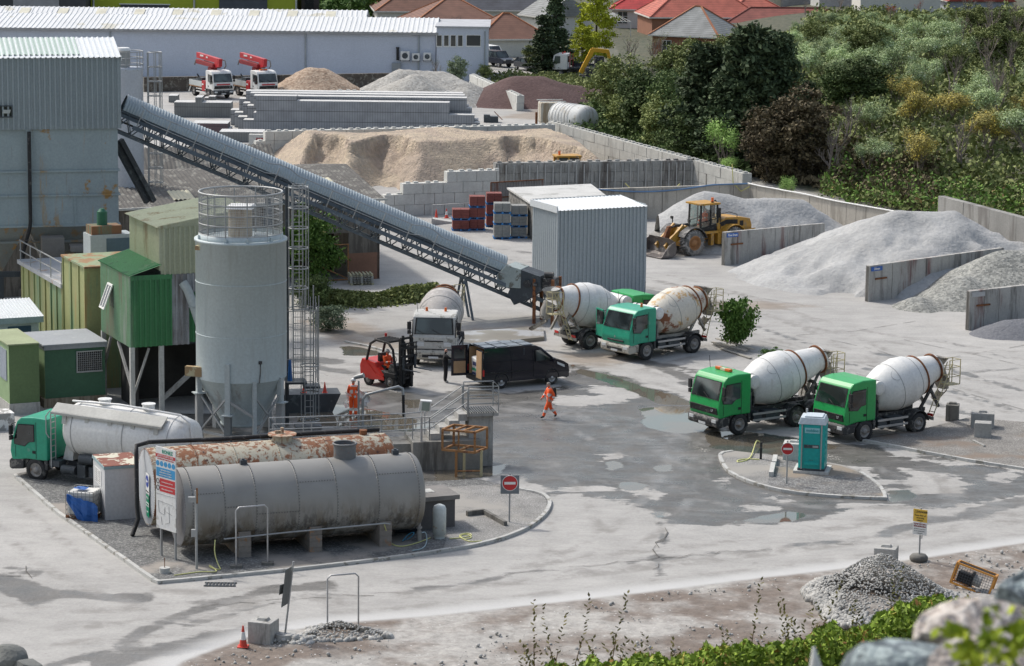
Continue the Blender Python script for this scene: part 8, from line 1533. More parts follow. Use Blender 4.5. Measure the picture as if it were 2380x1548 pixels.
q=Matrix.Translation(T.location)@Matrix.Rotation(R(-14),4,'Z')@V(0,-.62,0);T=thing('blue_tarpaulin','crumpled blue tarpaulin slung over the caged container','tarpaulin',(q.x,q.y,0),R(-14));vs=[];n=10;r_=np.random.RandomState(8)
for i in range(n):
 for j in range(n):u,v_=i/(n-1),j/(n-1);vs.append((-.5+u*1.35,-.06-.05*r_.rand()+.04*math.sin(i*2),1.2-u*.42-v_*(.35+.62*math.sin(min(1,u*1.25)*math.pi*.62))+.03*r_.normal()))
mb=MB();mb.add(vs,[(i*n+j,i*n+j+1,(i+1)*n+j+1,(i+1)*n+j)for i in range(n-1)for j in range(n-1)]);vs=[(-.35+.1*i+.02*r_.normal(),.25+.12*j,1.3+.05*r_.rand())for i in range(6)for j in range(5)];mb.add(vs,[(i*5+j,i*5+j+1,(i+1)*5+j+1,(i+1)*5+j)for i in range(5)for j in range(4)]);mb.build('sheet',pm('tarp_blue',(.012,.10,.36),.5,var=.2),T)
P=W(388,1303);T=thing('safety_board','tall white site safety board headed RONEZ, standing before the rusty fuel tank','sign',(P.x,P.y,0),R(-46));zt,zb=ZT(P,390,1042),ZT(P,390,1232);wd=.62
mb=MB();mb.box(-wd,wd,-.02,.02,zb,zt);b=mb.build('board',m_white,T,bevel=.0);mb=MB()
for s_ in(-1,1):mb.beam((s_*.45,.08,0),(s_*.45,.08,zt-.2),.07)
mb.build('post',m_steel,T);H_=zt-zb
def strip(c,x0,x1,f0,f1,nm):mb=MB();mb.box(x0*wd,x1*wd,-.028,-.022,zt-H_*f1,zt-H_*f0);return mb.build(nm,c,b)
m_sr=pm('sign_red',(.50,.02,.025),.4,fine=0);m_sb=pm('sign_light_blue',(.03,.28,.55),.4,fine=0)
text('heading','RONEZ',.2,pm('heading_green',(.01,.25,.16),.4,fine=0),b,(.12,-.024,zt-.16),(R(90),0,0),bold=.006);rb_=strip(m_sr,-1,1,.085,.125,'red_band');text('lettering','SAFETY STARTS HERE',.105,m_white,rb_,(0,-.03,zt-H_*.105),(R(90),0,0));text('lettering','NOTHING LESS THAN ZERO HARM',.065,m_sr,b,(0,-.024,zt-H_*.145),(R(90),0,0))
for k in range(5):mb=MB();x=(-.8+k*.4)*wd;mb.cyl((x,-.022,zt-H_*.2),(x,-.03,zt-H_*.2),.105,n=20);mb.build('blue_symbol',m_sb,b)
bb=strip(m_sb,-.95,.95,.25,.36,'blue_panel')
for k,s_ in enumerate(('High visibility jackets','safety helmets and boots','must be worn at all times')):text('lettering',s_,.075,m_white,bb,(0,-.032,zt-H_*(.275+.03*k)),(R(90),0,0))
r1_=strip(m_sr,-.6,.95,.38,.46,'red_panel');r2_=strip(m_sr,-.6,.95,.47,.54,'red_panel');text('lettering','Authorised personnel only',.065,m_white,r1_,(.1,-.032,zt-H_*.42),(R(90),0,0));text('lettering','Please observe speed limit',.065,m_white,r2_,(.1,-.032,zt-H_*.505),(R(90),0,0))
for z in(.42,.5):mb=MB();mb.ring((-.8*wd,-.028,zt-H_*z),.09,.014,18,4,ax='y');mb.build('round_symbol',m_black,b)
mb=MB();Zf=lambda f:zt-H_*f
for a_,b_ in(((-.8,.66),(.7,.68)),((-.8,.66),(-.7,.80)),((-.7,.8),(-.2,.82)),((-.2,.82),(-.1,.72)),((.3,.7),(.35,.9)),((.35,.9),(-.1,.93)),((-.5,.85),(-.4,.95)),((.1,.78),(.6,.8)),((-.95,.575),(.95,.575))):mb.beam((a_[0]*wd,-.024,Zf(a_[1])),(b_[0]*wd,-.024,Zf(b_[1])),.012)
mb.build('site_plan',pm('plan_lines',(.25,.25,.25),.5),b)
def pole_thing(name,label,cat,P):return thing(name,label,cat,(P.x,P.y,P.z))
P=W(457,1328);T=pole_thing('lamp_pole','thin steel pole with a small lamp, before the end of the grey fuel tank','pole',P);h=ZT(P,455,1140);mb=MB();mb.cyl((0,0,0),(0,0,h),.05,n=8);mb.cbox((-.08,0,1.5),.22,.15,.28);mb.build('pole',m_steel,T);mb=MB();mb.cbox((-.15,0,h-.35),.3,.15,.2);mb.build('lamp',m_steel,T);mb=MB();mb.cbox((.04,-.03,h-.2),.07,.03,.6);mb.build('bracket',m_orust,T)
P=W(383,1337);T=pole_thing('weighted_rod','small round concrete foot with a short iron rod near the kerb corner','post',P);mb=MB();mb.cyl((0,0,.1),(0,0,.3),.2,n=20);mb.build('foot',m_lconc,T);mb=MB();mb.cyl((0,0,.3),(0,0,.68),.015,n=6);mb.build('rod',m_rust,T)
def hoop(label,pA,pB,yt,feet=True):
 A_,B_=W(*pA),W(*pB);T=thing('barrier_hoop',label,'barrier',tuple(A_));h=ZT(A_,pA[0],yt);d=B_-A_;k=d.normalized()*.12;mb=MB();mb.tube([(0,0,0),(0,0,h-.12),tuple(V(0,0,h)+k),tuple(d-k+V(0,0,h)),tuple(d+V(0,0,h-.12)),tuple(d)],.032,8);mb.build('hoop',m_hubs,T)
 if feet:
  for q in(V(0,0,0),d):mb=MB();mb.cbox(q+V(0,0,.14),.45,.3,.14);mb.build('foot',m_dconc,T)
hoop('tubular steel hoop on two feet in front of the grey fuel tank',(549,1325),(622,1318),1180);hoop('taller tubular steel hoop standing by the rubble at the road edge',(761,1461),(833,1455),1338,False)
def hose(label,pts,r,mat,name='hose',z=.13):P=W(*pts[0][:2]);T=thing(name,label,'hose',(P.x,P.y,0));q=[W(p[0],p[1],(p[2]if len(p)>2 else z))for p in pts];mb=MB();mb.tube(smooth(q,2),r,7);mb.build('tube',mat,T,world=True)
m_yh=pm('pale_yellow_hose',(.60,.60,.24),.5)
hose('yellow hose trailing from the pipe to the foot of the thin pole',[(500,1255,1.0),(498,1285,.6),(508,1315,.13),(515,1325),(490,1320),(485,1312),(500,1322),(505,1330),(470,1328),(440,1332),(405,1337)],.022,m_yh);hose('yellow hose hanging below the right end of the grey tank',[(892,1215,1.1),(898,1235,.7),(905,1262,.13),(930,1272),(970,1262),(1000,1250)],.022,m_yh)
hose('coiled yellow hose beside the pressure vessel',[(1045,1252),(1070,1250),(1100,1245),(1088,1238),(1065,1243),(1075,1254),(1100,1250),(1085,1240),(1066,1246),(1090,1260),(1120,1257)],.022,m_yh);hose('grey blue hose curling in front of the standpipe',[(958,1280),(985,1275),(993,1258),(990,1236,.5),(980,1238,.5)],.025,pm('grey_blue_hose',(.35,.45,.48),.5));hose('short blue hose at the foot of the standpipe',[(935,1258),(950,1240,.4),(965,1236,.6),(955,1250,.3),(938,1256)],.02,pm('blue_hose',(.05,.25,.4),.5))
P=W(974,1262);T=pole_thing('standpipe','metal standpipe pump with a glass top right of the grey tank','pump',P);mb=MB();mb.cyl((0,0,.1),(0,0,.5),.1,n=12);mb.build('base',m_conc,T);mb=MB();mb.cyl((0,0,.5),(0,0,1.1),.07,n=12);mb.cyl((0,0,.6),(0,0,.66),.12,n=12);mb.cyl((0,0,1.08),(0,0,1.14),.12,n=12);mb.build('pipe',m_hub,T);mb=MB();mb.cyl((0,0,1.14),(0,0,1.42),.11,n=12);mb.build('sight_glass',m_lamp,T);mb=MB();mb.cyl((0,0,1.42),(0,0,1.5),.12,n=12);mb.build('cap',m_black,T)
P=W(1021,1256);T=pole_thing('pressure_vessel','white cylindrical pressure vessel with rust on its shoulder','vessel',P);mb=MB();mb.lathe([(.1,.22),(.25,.22),(.27,.27),(1.3,.27),(1.42,.22),(1.48,.1),(1.49,.01)],(0,0,0),(0,0,1),26);mb.build('shell',pm('vessel_white',(.52,.56,.55),.5,spots=((.35,.2,.1),.62,3)),T)
P=W(915,1246);T=pole_thing('drum','dark blue plastic drum lying under the right end of the grey tank','drum',P);mb=MB();mb.cyl((0,0,.42),(.95,.3,.42),.3,n=18);mb.build('shell',pm('dark_blue_drum',(.03,.04,.055),.4),T,bevel=.0)
P=W(1012,1238);T=pole_thing('inspection_chamber','dark square chamber with an overhanging lid behind the pressure vessel','chamber',P);T.rotation_euler.z=R(22);h=1.45;mb=MB();mb.box(-.75,.95,.3,1.9,.1,h-.18);mb.build('wall',pm('dark_chamber',(.115,.11,.11),.9),T);mb=MB();mb.box(-.9,1.1,.15,2.05,h-.18,h);lid=mb.build('lid',pm('lid_concrete',(.20,.19,.18),.9),T);mb=MB();mb.box(-.1,.3,.9,1.5,h,h+.02);mb.build('plate',m_lconc,lid)
P=W(1075,1215);T=pole_thing('low_sill','low dark concrete sill running right of the chamber','sill',P);a_,b_,c_=W(1085,1205),W(1125,1200),W(1175,1228);mb=MB();mb.beam(a_+V(0,0,.2),b_+V(0,0,.2),.15,.22);mb.beam(b_+V(0,0,.2),c_+V(0,0,.2),.15,.18);mb.build('sill',m_dconc,T,world=True)
def noentry(label,px,py,yt,dia,back=False,yaw=0):
 P=W(px,py);T=thing('no_entry_sign',label,'road sign',(P.x,P.y,.1),yaw,'red no entry signs');h=ZT(P,px,yt)-.1;mb=MB();mb.cyl((0,.06,0),(0,.06,h+.1),.035,n=8);mb.build('pole',m_steel,T)
 if back:mb=MB();mb.box(-.38,.38,.0,.02,h-.75,h+.02);mb.build('backing_board',pm('board_grey',(.16,.18,.2),.6),T)
 zc=h-dia/2;mb=MB();mb.cyl((0,-.0,zc),(0,-.02,zc),dia/2+.025,n=32);d_=mb.build('disc',m_white,T);mb=MB();mb.cyl((0,-.02,zc),(0,-.026,zc),dia/2,n=32);mb.build('red_face',m_sr,d_);mb=MB();mb.box(-dia*.38,dia*.38,-.034,-.027,zc-dia*.09,zc+dia*.09);mb.build('white_bar',m_white,d_)
noentry('red no entry sign with a grey backing board at the tip of the tank island',1184,1220,1106,.60,True,R(4));noentry('red no entry sign in the gravel beside the turquoise toilet',1828,1130,1030,.50,False,R(-4))
P=W(975,1094);T=thing('loading_platform','low concrete platform with steps and galvanised handrails behind the grey fuel tank','platform',(P.x,P.y,0),R(12));mb=MB();mb.box(-.3,2.75,0,2.2,0,1.28);mb.box(-6.5,-.3,.6,2.2,0,1.1);mb.build('slab',pm('platform_concrete',(.25,.24,.215),.9,var=.2,streak=((.09,.085,.075),.55,1.5)),T)
mb=MB()
for k in range(4):mb.box(.55+k*.42,1.0+k*.42+.02,.4,1.5,1.28+k*.28-.02 if k else 1.28,1.28+(k+1)*.28)
mb.box(2.2,3.6,.3,1.6,2.3,2.45);mb.box(2.3,3.4,.5,1.4,0,2.3);mb.build('steps',m_conc,T);mb=MB()
for k in range(12):mb.box(2.25+k*.11,2.30+k*.11,.3,1.6,2.46,2.5)
mb.build('grating',m_dsteel,T)
mb=MB();rr=.028
def rail(pts,h,posts=True,n=2):
 for k in range(1,n+1):mb.tube([(x,y,z+h*k/n)for x,y,z in pts],rr,6)
 if posts:
  for i in range(len(pts)-1):
   a_,b_=V(*pts[i]),V(*pts[i+1]);m_=max(1,round((b_-a_).length/1.6))
   for j in range(m_+(i==len(pts)-2)):p=a_+(b_-a_)*(j/m_);mb.cyl(p,p+V(0,0,h),rr,n=6)
rail([(-6.4,.7,1.1),(-3,.7,1.1),(-.2,.7,1.2),(.5,.35,1.28)],1.05);rail([(.5,.35,1.3),(2.2,.35,2.45)],1.0);rail([(.5,1.55,1.3),(2.2,1.55,2.45)],1.0);rail([(2.25,.35,2.48),(3.6,.35,2.48),(3.6,1.55,2.48),(2.25,1.55,2.48)],1.15,n=3);rail([(-6.4,2.1,1.1),(-.3,2.1,1.1),(2.0,2.1,1.28)],1.05)
mb.build('handrail',m_steel,T)
P=W(1060,1108);T=thing('rusty_stand','rusty orange steel frame stand on long legs at the platform end','stand',(P.x,P.y,0),R(-12));mb=MB();h0,h1=1.15,2.05;c=[(-.65,.1),(.85,-.1),(1.15,1.0),(-.4,1.2)]
for z in(h0,h1):
 for i in range(4):mb.beam((*c[i],z),(*c[(i+1)%4],z),.09)
for q in c:mb.beam((*q,h0),(*q,h1),.09)
mb.beam((-.1,.1,h1),(.2,1.15,h1),.08);mb.beam((.3,0,h1),(.6,1.1,h1),.08);mb.beam((.1,.05,h0),(.35,1.1,h0),.08);mb.beam((.1,0,h0),(.1,0,h1),.07);mb.build('frame',m_orust,T)
for q in((.0,0),(1.05,.35),(.15,.9)):mb=MB();mb.beam((*q,0),(*q,h0),.1);mb.build('leg',m_rail if q[0]>.1 else m_orust,T)
mb=MB();mb.beam((0,0,.25),(1.05,.35,.25),.06);mb.build('tie_bar',m_orust,T)
P=W(979,1092);T=thing('floodlight','white floodlight tilted upward on a slim pole by the platform','floodlight',(P.x,P.y,0));h=ZT(P,975,968);mb=MB();mb.cyl((0,0,0),(0,0,h),.05,n=8);mb.build('pole',m_hubs,T);mb=MB();mb.cyl((0,0,h),(0,0,h+.25),.03);mb.hexa([(-.15,-.1,h+.25),(.4,-.1,h+.2),(.4,.1,h+.2),(-.15,.1,h+.25),(-.05,-.2,h+.75),(.45,-.2,h+.72),(.45,-.05,h+.76),(-.05,-.05,h+.79)]);mb.build('lamp_head',m_white,T);mb=MB();mb.hexa([(.0,-.135,h+.30),(.34,-.135,h+.27),(.34,-.12,h+.27),(.0,-.12,h+.30),(.04,-.215,h+.7),(.38,-.215,h+.68),(.38,-.20,h+.68),(.04,-.20,h+.7)]);mb.build('lens',pm('lens_green_grey',(.25,.3,.27),.1,fine=0),T)
P=W(848,998);T=thing('swan_neck_pipe','thick grey filling pipe on a post with a black hose hanging from its bend','pipe',(P.x,P.y,0));zz=ZT(P,848,915);x2=W(935,998).x-P.x;mb=MB();mb.tube([(-.1,0,0),(-.1,0,zz-.3),(.05,0,zz-.05),(.4,0,zz+.05),(x2-.2,.3,zz+.3),(x2,.32,zz+.2),(x2+.03,.32,zz-.1)],.065,10);mb.build('pipe',m_steel,T);mb=MB();mb.cyl((x2+.03,.32,zz-.1),(x2+.05,.32,zz-1.15),.07,n=10);mb.build('hose',m_black,T)
mb=MB();mb.cyl((-.3,.05,0),(-.3,.05,zz+.6),.045,n=8);mb.cyl((-.5,.05,zz+.75),(-.05,-.1,zz+.9),.09,.12,12);mb.build('post_lamp',m_steel,T)
P=W(720,958);T=thing('rubble_skip','dark open skip between the ladder and the silo','skip',(P.x,P.y,0),R(10));mb=MB();mb.side([(-1.2,0),(1.1,0),(1.5,.9),(-1.6,.9)],-.1,1.4);mb.build('body',m_dsteel,T);
cone(712,935,'red cone standing in the dark skip, left one',.7,z=.9,P=P+V(-.3,.3,0));cone(712,935,'red cone standing in the dark skip, right one',.7,z=.9,P=P+V(.7,.4,0))
P=W(1884,1106);T=thing('portable_toilet','turquoise portable toilet with a white roof on a concrete slab','toilet',(P.x,P.y,0),R(-12));Lz=.22;m_tq=pm('turquoise_plastic',(.0,.36,.335),.4,var=.05);m_tqd=pm('turquoise_door',(.0,.31,.29),.45,var=.05)
mb=MB();mb.box(-.78,.78,-.1,1.4,.05,Lz);mb.build('slab',m_lconc,T);mb=MB();mb.box(-.6,.6,0,1.2,Lz,Lz+.1);mb.build('skid',m_dsteel,T)
z0=Lz+.1;mb=MB();mb.poly([(-.42,.02),(.42,.02),(.58,.14),(.58,1.15),(-.58,1.15),(-.58,.14)],z0,z0+2.0);
for k in range(6):mb.box(.585,.60,.25,.5,z0+.35+k*.26,z0+.47+k*.26);mb.box(-.60,-.585,.25,.5,z0+.35+k*.26,z0+.47+k*.26)
mb.build('shell',m_tq,T);mb=MB();mb.hexa([(-.62,-.02,z0+1.98),(.62,-.02,z0+1.98),(.62,1.2,z0+1.98),(-.62,1.2,z0+1.98),(-.52,.05,z0+2.28),(.52,.05,z0+2.28),(.52,1.1,z0+2.28),(-.52,1.1,z0+2.28)]);mb.box(-.35,.45,.1,1.0,z0+2.28,z0+2.34);mb.build('roof',pm('toilet_roof',(.50,.56,.60),.4),T,bevel=.07)
mb=MB();mb.cyl((-.35,1.0,z0+2.25),(-.35,1.0,z0+2.5),.05,n=8);mb.build('vent_pipe',m_steel,T)
mb=MB();mb.box(-.38,.38,-.012,.015,z0+.08,z0+1.95);dr_=mb.build('door',m_tqd,T,bevel=.004);mb=MB();mb.box(-.33,.33,-.03,-.014,z0+.93,z0+1.08);mb.build('latch_plate',m_dsteel,dr_);mb=MB();mb.box(.05,.3,-.04,-.031,z0+.96,z0+1.05);mb.build('handle',m_steel,dr_);mb=MB();mb.box(-.31,.34,-.025,-.014,z0+1.6,z0+1.84);sg=mb.build('name_plate',pm('pale_turquoise',(.25,.52,.55),.4),dr_);text('lettering','mobiloo',.16,pm('teal_letters',(.02,.25,.28),.4),sg,(.02,-.03,z0+1.72),(R(90),0,0),bold=.004)
mb=MB();mb.box(-.30,.34,-.05,-.014,z0+.18,z0+.30);mb.build('kick_rail',m_tq,dr_);mb=MB()
for k in range(3):mb.box(-.09+k*.06,-.05+k*.06,-.016,-.0135,z0+.38,z0+.40)
mb.build('scuff',m_dsteel,dr_);mb=MB()
for s_ in(-1,1):mb.box(s_*.43-.03,s_*.43+.03,-.045,-.0,z0-.02,z0+2.0)
mb.build('door_frame',m_steel,T)
def loose(label,x,y,w_,d_,h_,yaw,mat=None,z=0,stud=True,grp='loose concrete blocks'):
 P=W(x,y);T=thing('concrete_block',label,'concrete block',(P.x,P.y,z),yaw,grp);mb=MB();mb.box(-w_/2,w_/2,0,d_,0,h_);mb.build('body',mat or m_conc,T,bevel=.03)
 if stud:mb=MB();mb.hexa([(-.2,d_/2-.16,h_),(.2,d_/2-.16,h_),(.2,d_/2+.16,h_),(-.2,d_/2+.16,h_),(-.16,d_/2-.12,h_+.09),(.16,d_/2-.12,h_+.09),(.16,d_/2+.12,h_+.09),(-.16,d_/2+.12,h_+.09)]);mb.build('stud',mat or m_conc,T)
loose('pale concrete block half hidden behind the turquoise toilet',1842,1075,.9,.9,.85,R(-10),m_lconc);loose('dark weathered block behind the tail of the right hand mixer',2212,980,.62,.7,.8,R(-12),m_dconc);loose('grey concrete block at the back of the pair on the right',2283,1000,1.1,.8,.8,R(-8));loose('square concrete block in front of its taller neighbour at the right',2283,1022,.78,.7,.78,R(-12),None,0,False);loose('square block with a hollow stud beside the traffic cone at the bottom',602,1498,.85,.8,.78,R(-18));loose('concrete block behind the rock heap at the lower right',2055,1318,.85,.8,.72,R(-16))
P=W(1768,1072);T=thing('hose_post','short dark post with a yellow hose looped over it on the island','post',(P.x,P.y,0));mb=MB();mb.beam((0,0,0),(0,0,.88),.1);mb.build('post',m_black,T);hose('yellow hose looped from the short dark post',[(1767,1028,.1),(1758,1022,.3),(1750,1050,.2),(1742,1068,.12),(1715,1075,.12),(1712,1070,.12),(1735,1066,.12),(1765,1068,.12)],.03,m_yh)
P=W(1793,1112);T=thing('kerb_stones','two loose kerb stones laid end to end left of the no entry sign','kerb stone',(P.x,P.y,0));a_,b_,c_=W(1792,1113),W(1797,1090),W(1802,1072);mb=MB();mb.beam(a_+V(0,0,.2),b_+V(0,0,.2),.2,.22);mb.build('stone',m_lconc,T,world=True);mb=MB();mb.beam(b_+V(.05,.2,.2),c_+V(0,0,.2),.2,.22);mb.build('stone',m_lconc,T,world=True)
P=W(1690,818);T=thing('timber_planks','weathered timber planks and a broken pallet beside the green bush','planks',(P.x,P.y,0));
for a_,b_,z in(((1675,812),(1745,835),.06),((1655,800),(1740,818),.12),((1665,795),(1752,820),.2),((1660,805),(1735,822),.16),((1555,818),(1540,826),.05)):mb=MB();mb.beam(W(*a_)+V(0,0,z),W(*b_)+V(0,0,z),.18,.05);mb.build('plank',pm('grey_plank',(.33,.31,.27),.9),T,world=True)
P=W(2205,1010);T=thing('timber_batten','short batten lying on the gritty verge right of the concrete blocks','batten',(P.x,P.y,0));mb=MB();mb.beam(W(2262,1030)+V(0,0,.13),W(2288,1043)+V(0,0,.13),.12,.06);mb.build('batten',m_conc,T,world=True)
P=W(512,1350+10);T=thing('drain_grate','iron drain grate in the road beside the kerb corner','drain',(P.x,P.y,.02));mb=MB()
for k in range(9):mb.box(-.55+k*.13,-.49+k*.13,-.2,.2,0,.03)
mb.box(-.6,.6,-.25,-.2,0,.03);mb.box(-.6,.6,.2,.25,0,.03);mb.build('bars',m_dsteel,T)
cone(565,1503,'red and white traffic cone beside the hollow studded block at the bottom',1.0,('r','w'))
P=W(663,1490);T=thing('bent_sign','leaning sign seen edge on, stuck in a round concrete base at the road edge','sign',(P.x,P.y,0));mb=MB();mb.cyl((0,0,0),(0,0,.3),.42,.38,24);mb.build('base',m_conc,T,bevel=0);top=D(682,1305,P.y)-P;mb=MB();mb.cyl((0,0,.3),(top.x,0,top.z),.035,n=8);mb.build('pole',m_steel,T);mb=MB();u=V(top.x,0,top.z-.3).normalized();o_=V(-.06,-.05,0)
for a_,b_,w_ in((1.0,2.35,.17),(1.45,1.8,.3)):p,q=V(0,0,.3)+u*a_+o_,V(0,0,.3)+u*b_+o_;mb.hexa([p+V(-w_,-.25,0),p+V(0,.25,0),p+V(.02,.25,0),p+V(-w_+.02,-.25,0),q+V(-w_,-.25,0),q+V(0,.25,0),q+V(.02,.25,0),q+V(-w_+.02,-.25,0)])
mb.build('panel',pm('sign_back',(.11,.12,.12),.6),T)
P=W(2135,1304);T=thing('danger_sign','yellow DANGER sign over a white WARNING sign on a pole in a tyre shaped base','sign',(P.x,P.y,0),R(-30));zt,zm,zb=ZT(P,2135,1184),ZT(P,2132,1213),ZT(P,2130,1243);mb=MB();mb.lathe([(0,.30),(.08,.36),(.18,.36),(.27,.28),(.28,.02)],(0,0,0),(0,0,1),24);mb.build('base',m_dconc,T);mb=MB();mb.cyl((0,.05,.2),(0,.05,zt+.05),.035,n=8);mb.cyl((.08,.05,.9),(.08,.05,zb),.02,n=6);mb.build('pole',m_steel,T)
mb=MB();mb.box(-.29,.29,-.01,.01,zm,zt);a_=mb.build('danger_plate',pm('sign_yellow',(.70,.45,.06),.5,fine=0),T);mb=MB();mb.box(-.29,.29,-.012,.008,zb,zm-.03);b_=mb.build('warning_plate',m_white,T);mb=MB();mb.box(-.25,.25,-.018,-.013,zm-.2,zm-.06);c_=mb.build('red_band',pm('maroon',(.2,.01,.02),.5,fine=0),b_)
q=(R(90),0,0);text('lettering','DANGER',.11,m_black,a_,(.08,-.014,zt-.1),q,bold=.002)
for k,s_ in enumerate(('Keep clear of','reversing','vehicles')):text('lettering',s_,.085,m_black,a_,(0,-.014,zt-.24-k*.1),q)
mb=MB();mb.tube([(-.24,-.014,zt-.15),(-.14,-.014,zt-.15),(-.19,-.014,zt-.04)],.007,4,0,True);mb.build('triangle',m_black,a_);text('lettering','WARNING',.12,m_white,c_,(0,-.02,zm-.13),q,bold=.003)
for k,s_ in enumerate(('All drivers must wear','hi vis clothing when','in the yard')):text('lettering',s_,.055,m_chassis,b_,(0,-.016,zm-.28-k*.085),q)
P=W(2262,1372);T=thing('caged_reel','orange framed wire cage holding a hose reel, tipped over at the right edge','cage',(P.x-.1,P.y,.08),R(-25));T.rotation_euler=(R(-8),R(16),R(-20));c0=[(-.75,-.35),(.75,-.35),(.75,.35),(-.75,.35)];mb=MB()
for z in(0,.78):
 for i in range(4):mb.beam((*c0[i],z),(*c0[(i+1)%4],z),.07)
for q in c0:mb.beam((*q,0),(*q,.78),.07)
mb.build('frame',pm('orange_frame',(.60,.27,.05),.6,var=.15),T);mb=MB()
for k in range(15):x=-.7+k*.1;mb.beam((x,-.35,0),(x,-.35,.78),.012);mb.beam((x,-.35,.78),(x,.35,.78),.012)
for k in range(8):mb.beam((-.75,-.35,.1+k*.1),(.75,-.35,.1+k*.1),.012);mb.beam((-.75,-.3+k*.09,.78),(.75,-.3+k*.09,.78),.012)
mb.build('wire_mesh',m_dsteel,T);mb=MB();mb.cyl((.0,0,.35),(.3,0,.35),.22,n=18);mb.build('hose_reel',m_lconc,T);mb=MB();mb.box(-.6,-.1,-.2,.2,.1,.5);mb.cyl((-.1,0,.35),(.0,0,.35),.3,n=16);mb.build('motor',m_black,T)
hose('white hose curled on the ground below the orange cage',[(2262,1378,.05),(2225,1362,.05),(2218,1372,.05),(2235,1388,.05),(2275,1398,.05)],.035,m_white)
# rubble
ICO=bmesh.new();bmesh.ops.create_icosphere(ICO,subdivisions=1,radius=1);IV=np.array([v.co[:]for v in ICO.verts]);IF=np.array([[v.index for v in f.verts]for f in ICO.faces]);ICO.free()
def stones(name,C,size,mat,label,seed,cat='rubble',flat=.75):
 r_=np.random.RandomState(seed);n=len(C);C0=C.mean(0);C0[2]=0;sc_n=size*(.4+1.5*r_.rand(n)**3)[:,None,None]*np.array([1,.8,flat]);vv=IV[None]*(1+.35*(r_.rand(n,12,1)-.5))*sc_n;a_=r_.rand(n)*6.28;c_,s_=np.cos(a_)[:,None],np.sin(a_)[:,None];t_=(r_.rand(n)-.5)[:,None]*1.4
 x,y,z=vv[...,0],vv[...,1],vv[...,2];x2,z2=x*np.cos(t_)-z*np.sin(t_),x*np.sin(t_)+z*np.cos(t_);vv=np.stack([x2*c_-y*s_,x2*s_+y*c_,z2],-1)+(C-C0)[:,None];f=(IF[None]+np.arange(n)[:,None,None]*12).reshape(-1,3)
 me=bpy.data.meshes.new(name);me.vertices.add(n*12);me.vertices.foreach_set('co',vv.reshape(-1).astype('f4'));me.loops.add(f.size);me.loops.foreach_set('vertex_index',f.ravel().astype('i4'));me.polygons.add(len(f));me.polygons.foreach_set('loop_start',np.arange(0,f.size,3,dtype='i4'));me.polygons.foreach_set('loop_total',np.full(len(f),3,'i4'));me.update();me.validate()
 at=me.attributes.new('tint','FLOAT','POINT');at.data.foreach_set('value',np.repeat(r_.rand(n),12).astype('f4'));me.materials.append(mat);o=mesh_obj(name,me);o.location=tuple(C0);return tag(o,label,cat,kind='stuff')
t=NT('broken_stone');c=t.mix(t.attr('tint'),(.27,.265,.25),(.46,.455,.43));c=t.mul(c,t.lin(t.noise(9,3),.3,.7,.85,1.15));m_brk=t.out(c,.9)
def conepts(px,py,ybase,H_,rx,ry,n,seed,lift=.03,skew=.0):
 r_=np.random.RandomState(seed);c=W(px,ybase);rr=r_.rand(n)**.55;a_=r_.rand(n)*6.28;nz=1+.18*np.sin(a_*3+seed);X=c.x+rx*rr*np.cos(a_)*nz;Y=c.y+ry*rr*np.sin(a_)*nz;return np.stack([X,Y,H_*np.clip(1-rr+.22*(fbm(X,Y,3,.8)-.5),0,1)**.85+lift],-1)
stones('rock_heap',conepts(2045,0,1415,2.05,2.75,3.0,3600,1),.105,m_brk,'heap of broken pale grey stone at the lower right',1,'rock heap')
stones('rubble_heap',np.concatenate([conepts(790,0,1478,.55,1.5,1.0,420,2),conepts(690,0,1495,.2,.9,.5,120,3)]),.10,m_brk,'low ridge of broken rubble beside the bent sign',2)
r_=np.random.RandomState(9);Mp=MUD;X=r_.uniform(-22,22,9000);Y=r_.uniform(88,118,9000);k=(poly_sd(X,Y,Mp)<-.5)&(fbm(X,Y,3,.35)>.5);X,Y=X[k],Y[k];stones('scattered_stones',np.stack([X,Y,.06+.28*(fbm(X,Y,5,.55)-.42)],-1),.05,m_brk,'small stones scattered over the muddy verge',4,'stones')
def boulder(name,label,P,s_,mat,seed,cat='boulder',sub=3,sc3=(1,1,1),rz=0,rough=.25):
 bm=bmesh.new();bmesh.ops.create_icosphere(bm,subdivisions=sub,radius=1);r_=np.random.RandomState(seed);pl=r_.normal(size=(9,3));pl/=np.linalg.norm(pl,axis=1)[:,None];off=.5+.32*r_.rand(9)
 for v in bm.verts:
  p=np.array(v.co[:])
  for a_,b_ in zip(pl,off):
   d=p.dot(a_)-b_
   if d>0:p=p-a_*d*.97
  p=p*(1+rough*.2*(float(fbm(p[0]*2+seed,p[1]*2+p[2],3,1.5))-.5));v.co=Vector(p*np.array(sc3)*s_)
 me=bpy.data.meshes.new(name);bm.to_mesh(me);bm.free();me.materials.append(mat)
 o=mesh_obj(name,me);o.location=tuple(P);o.rotation_euler=(0,0,rz);return tag(o,label,cat)
m_dr=pm('dark_boulder',(.16,.165,.155),.9,var=.25,bump=.4)
P=W(18,1545);boulder('boulder','large dark angular boulder in the bottom left corner',P+V(0,0,.15),.75,m_dr,3,sc3=(1.1,.8,.75));P=W(68,1556);boulder('boulder','smaller dark boulder right of the large one in the bottom left corner',P+V(0,0,.1),.5,m_dr,5,sc3=(1.1,.8,.75))
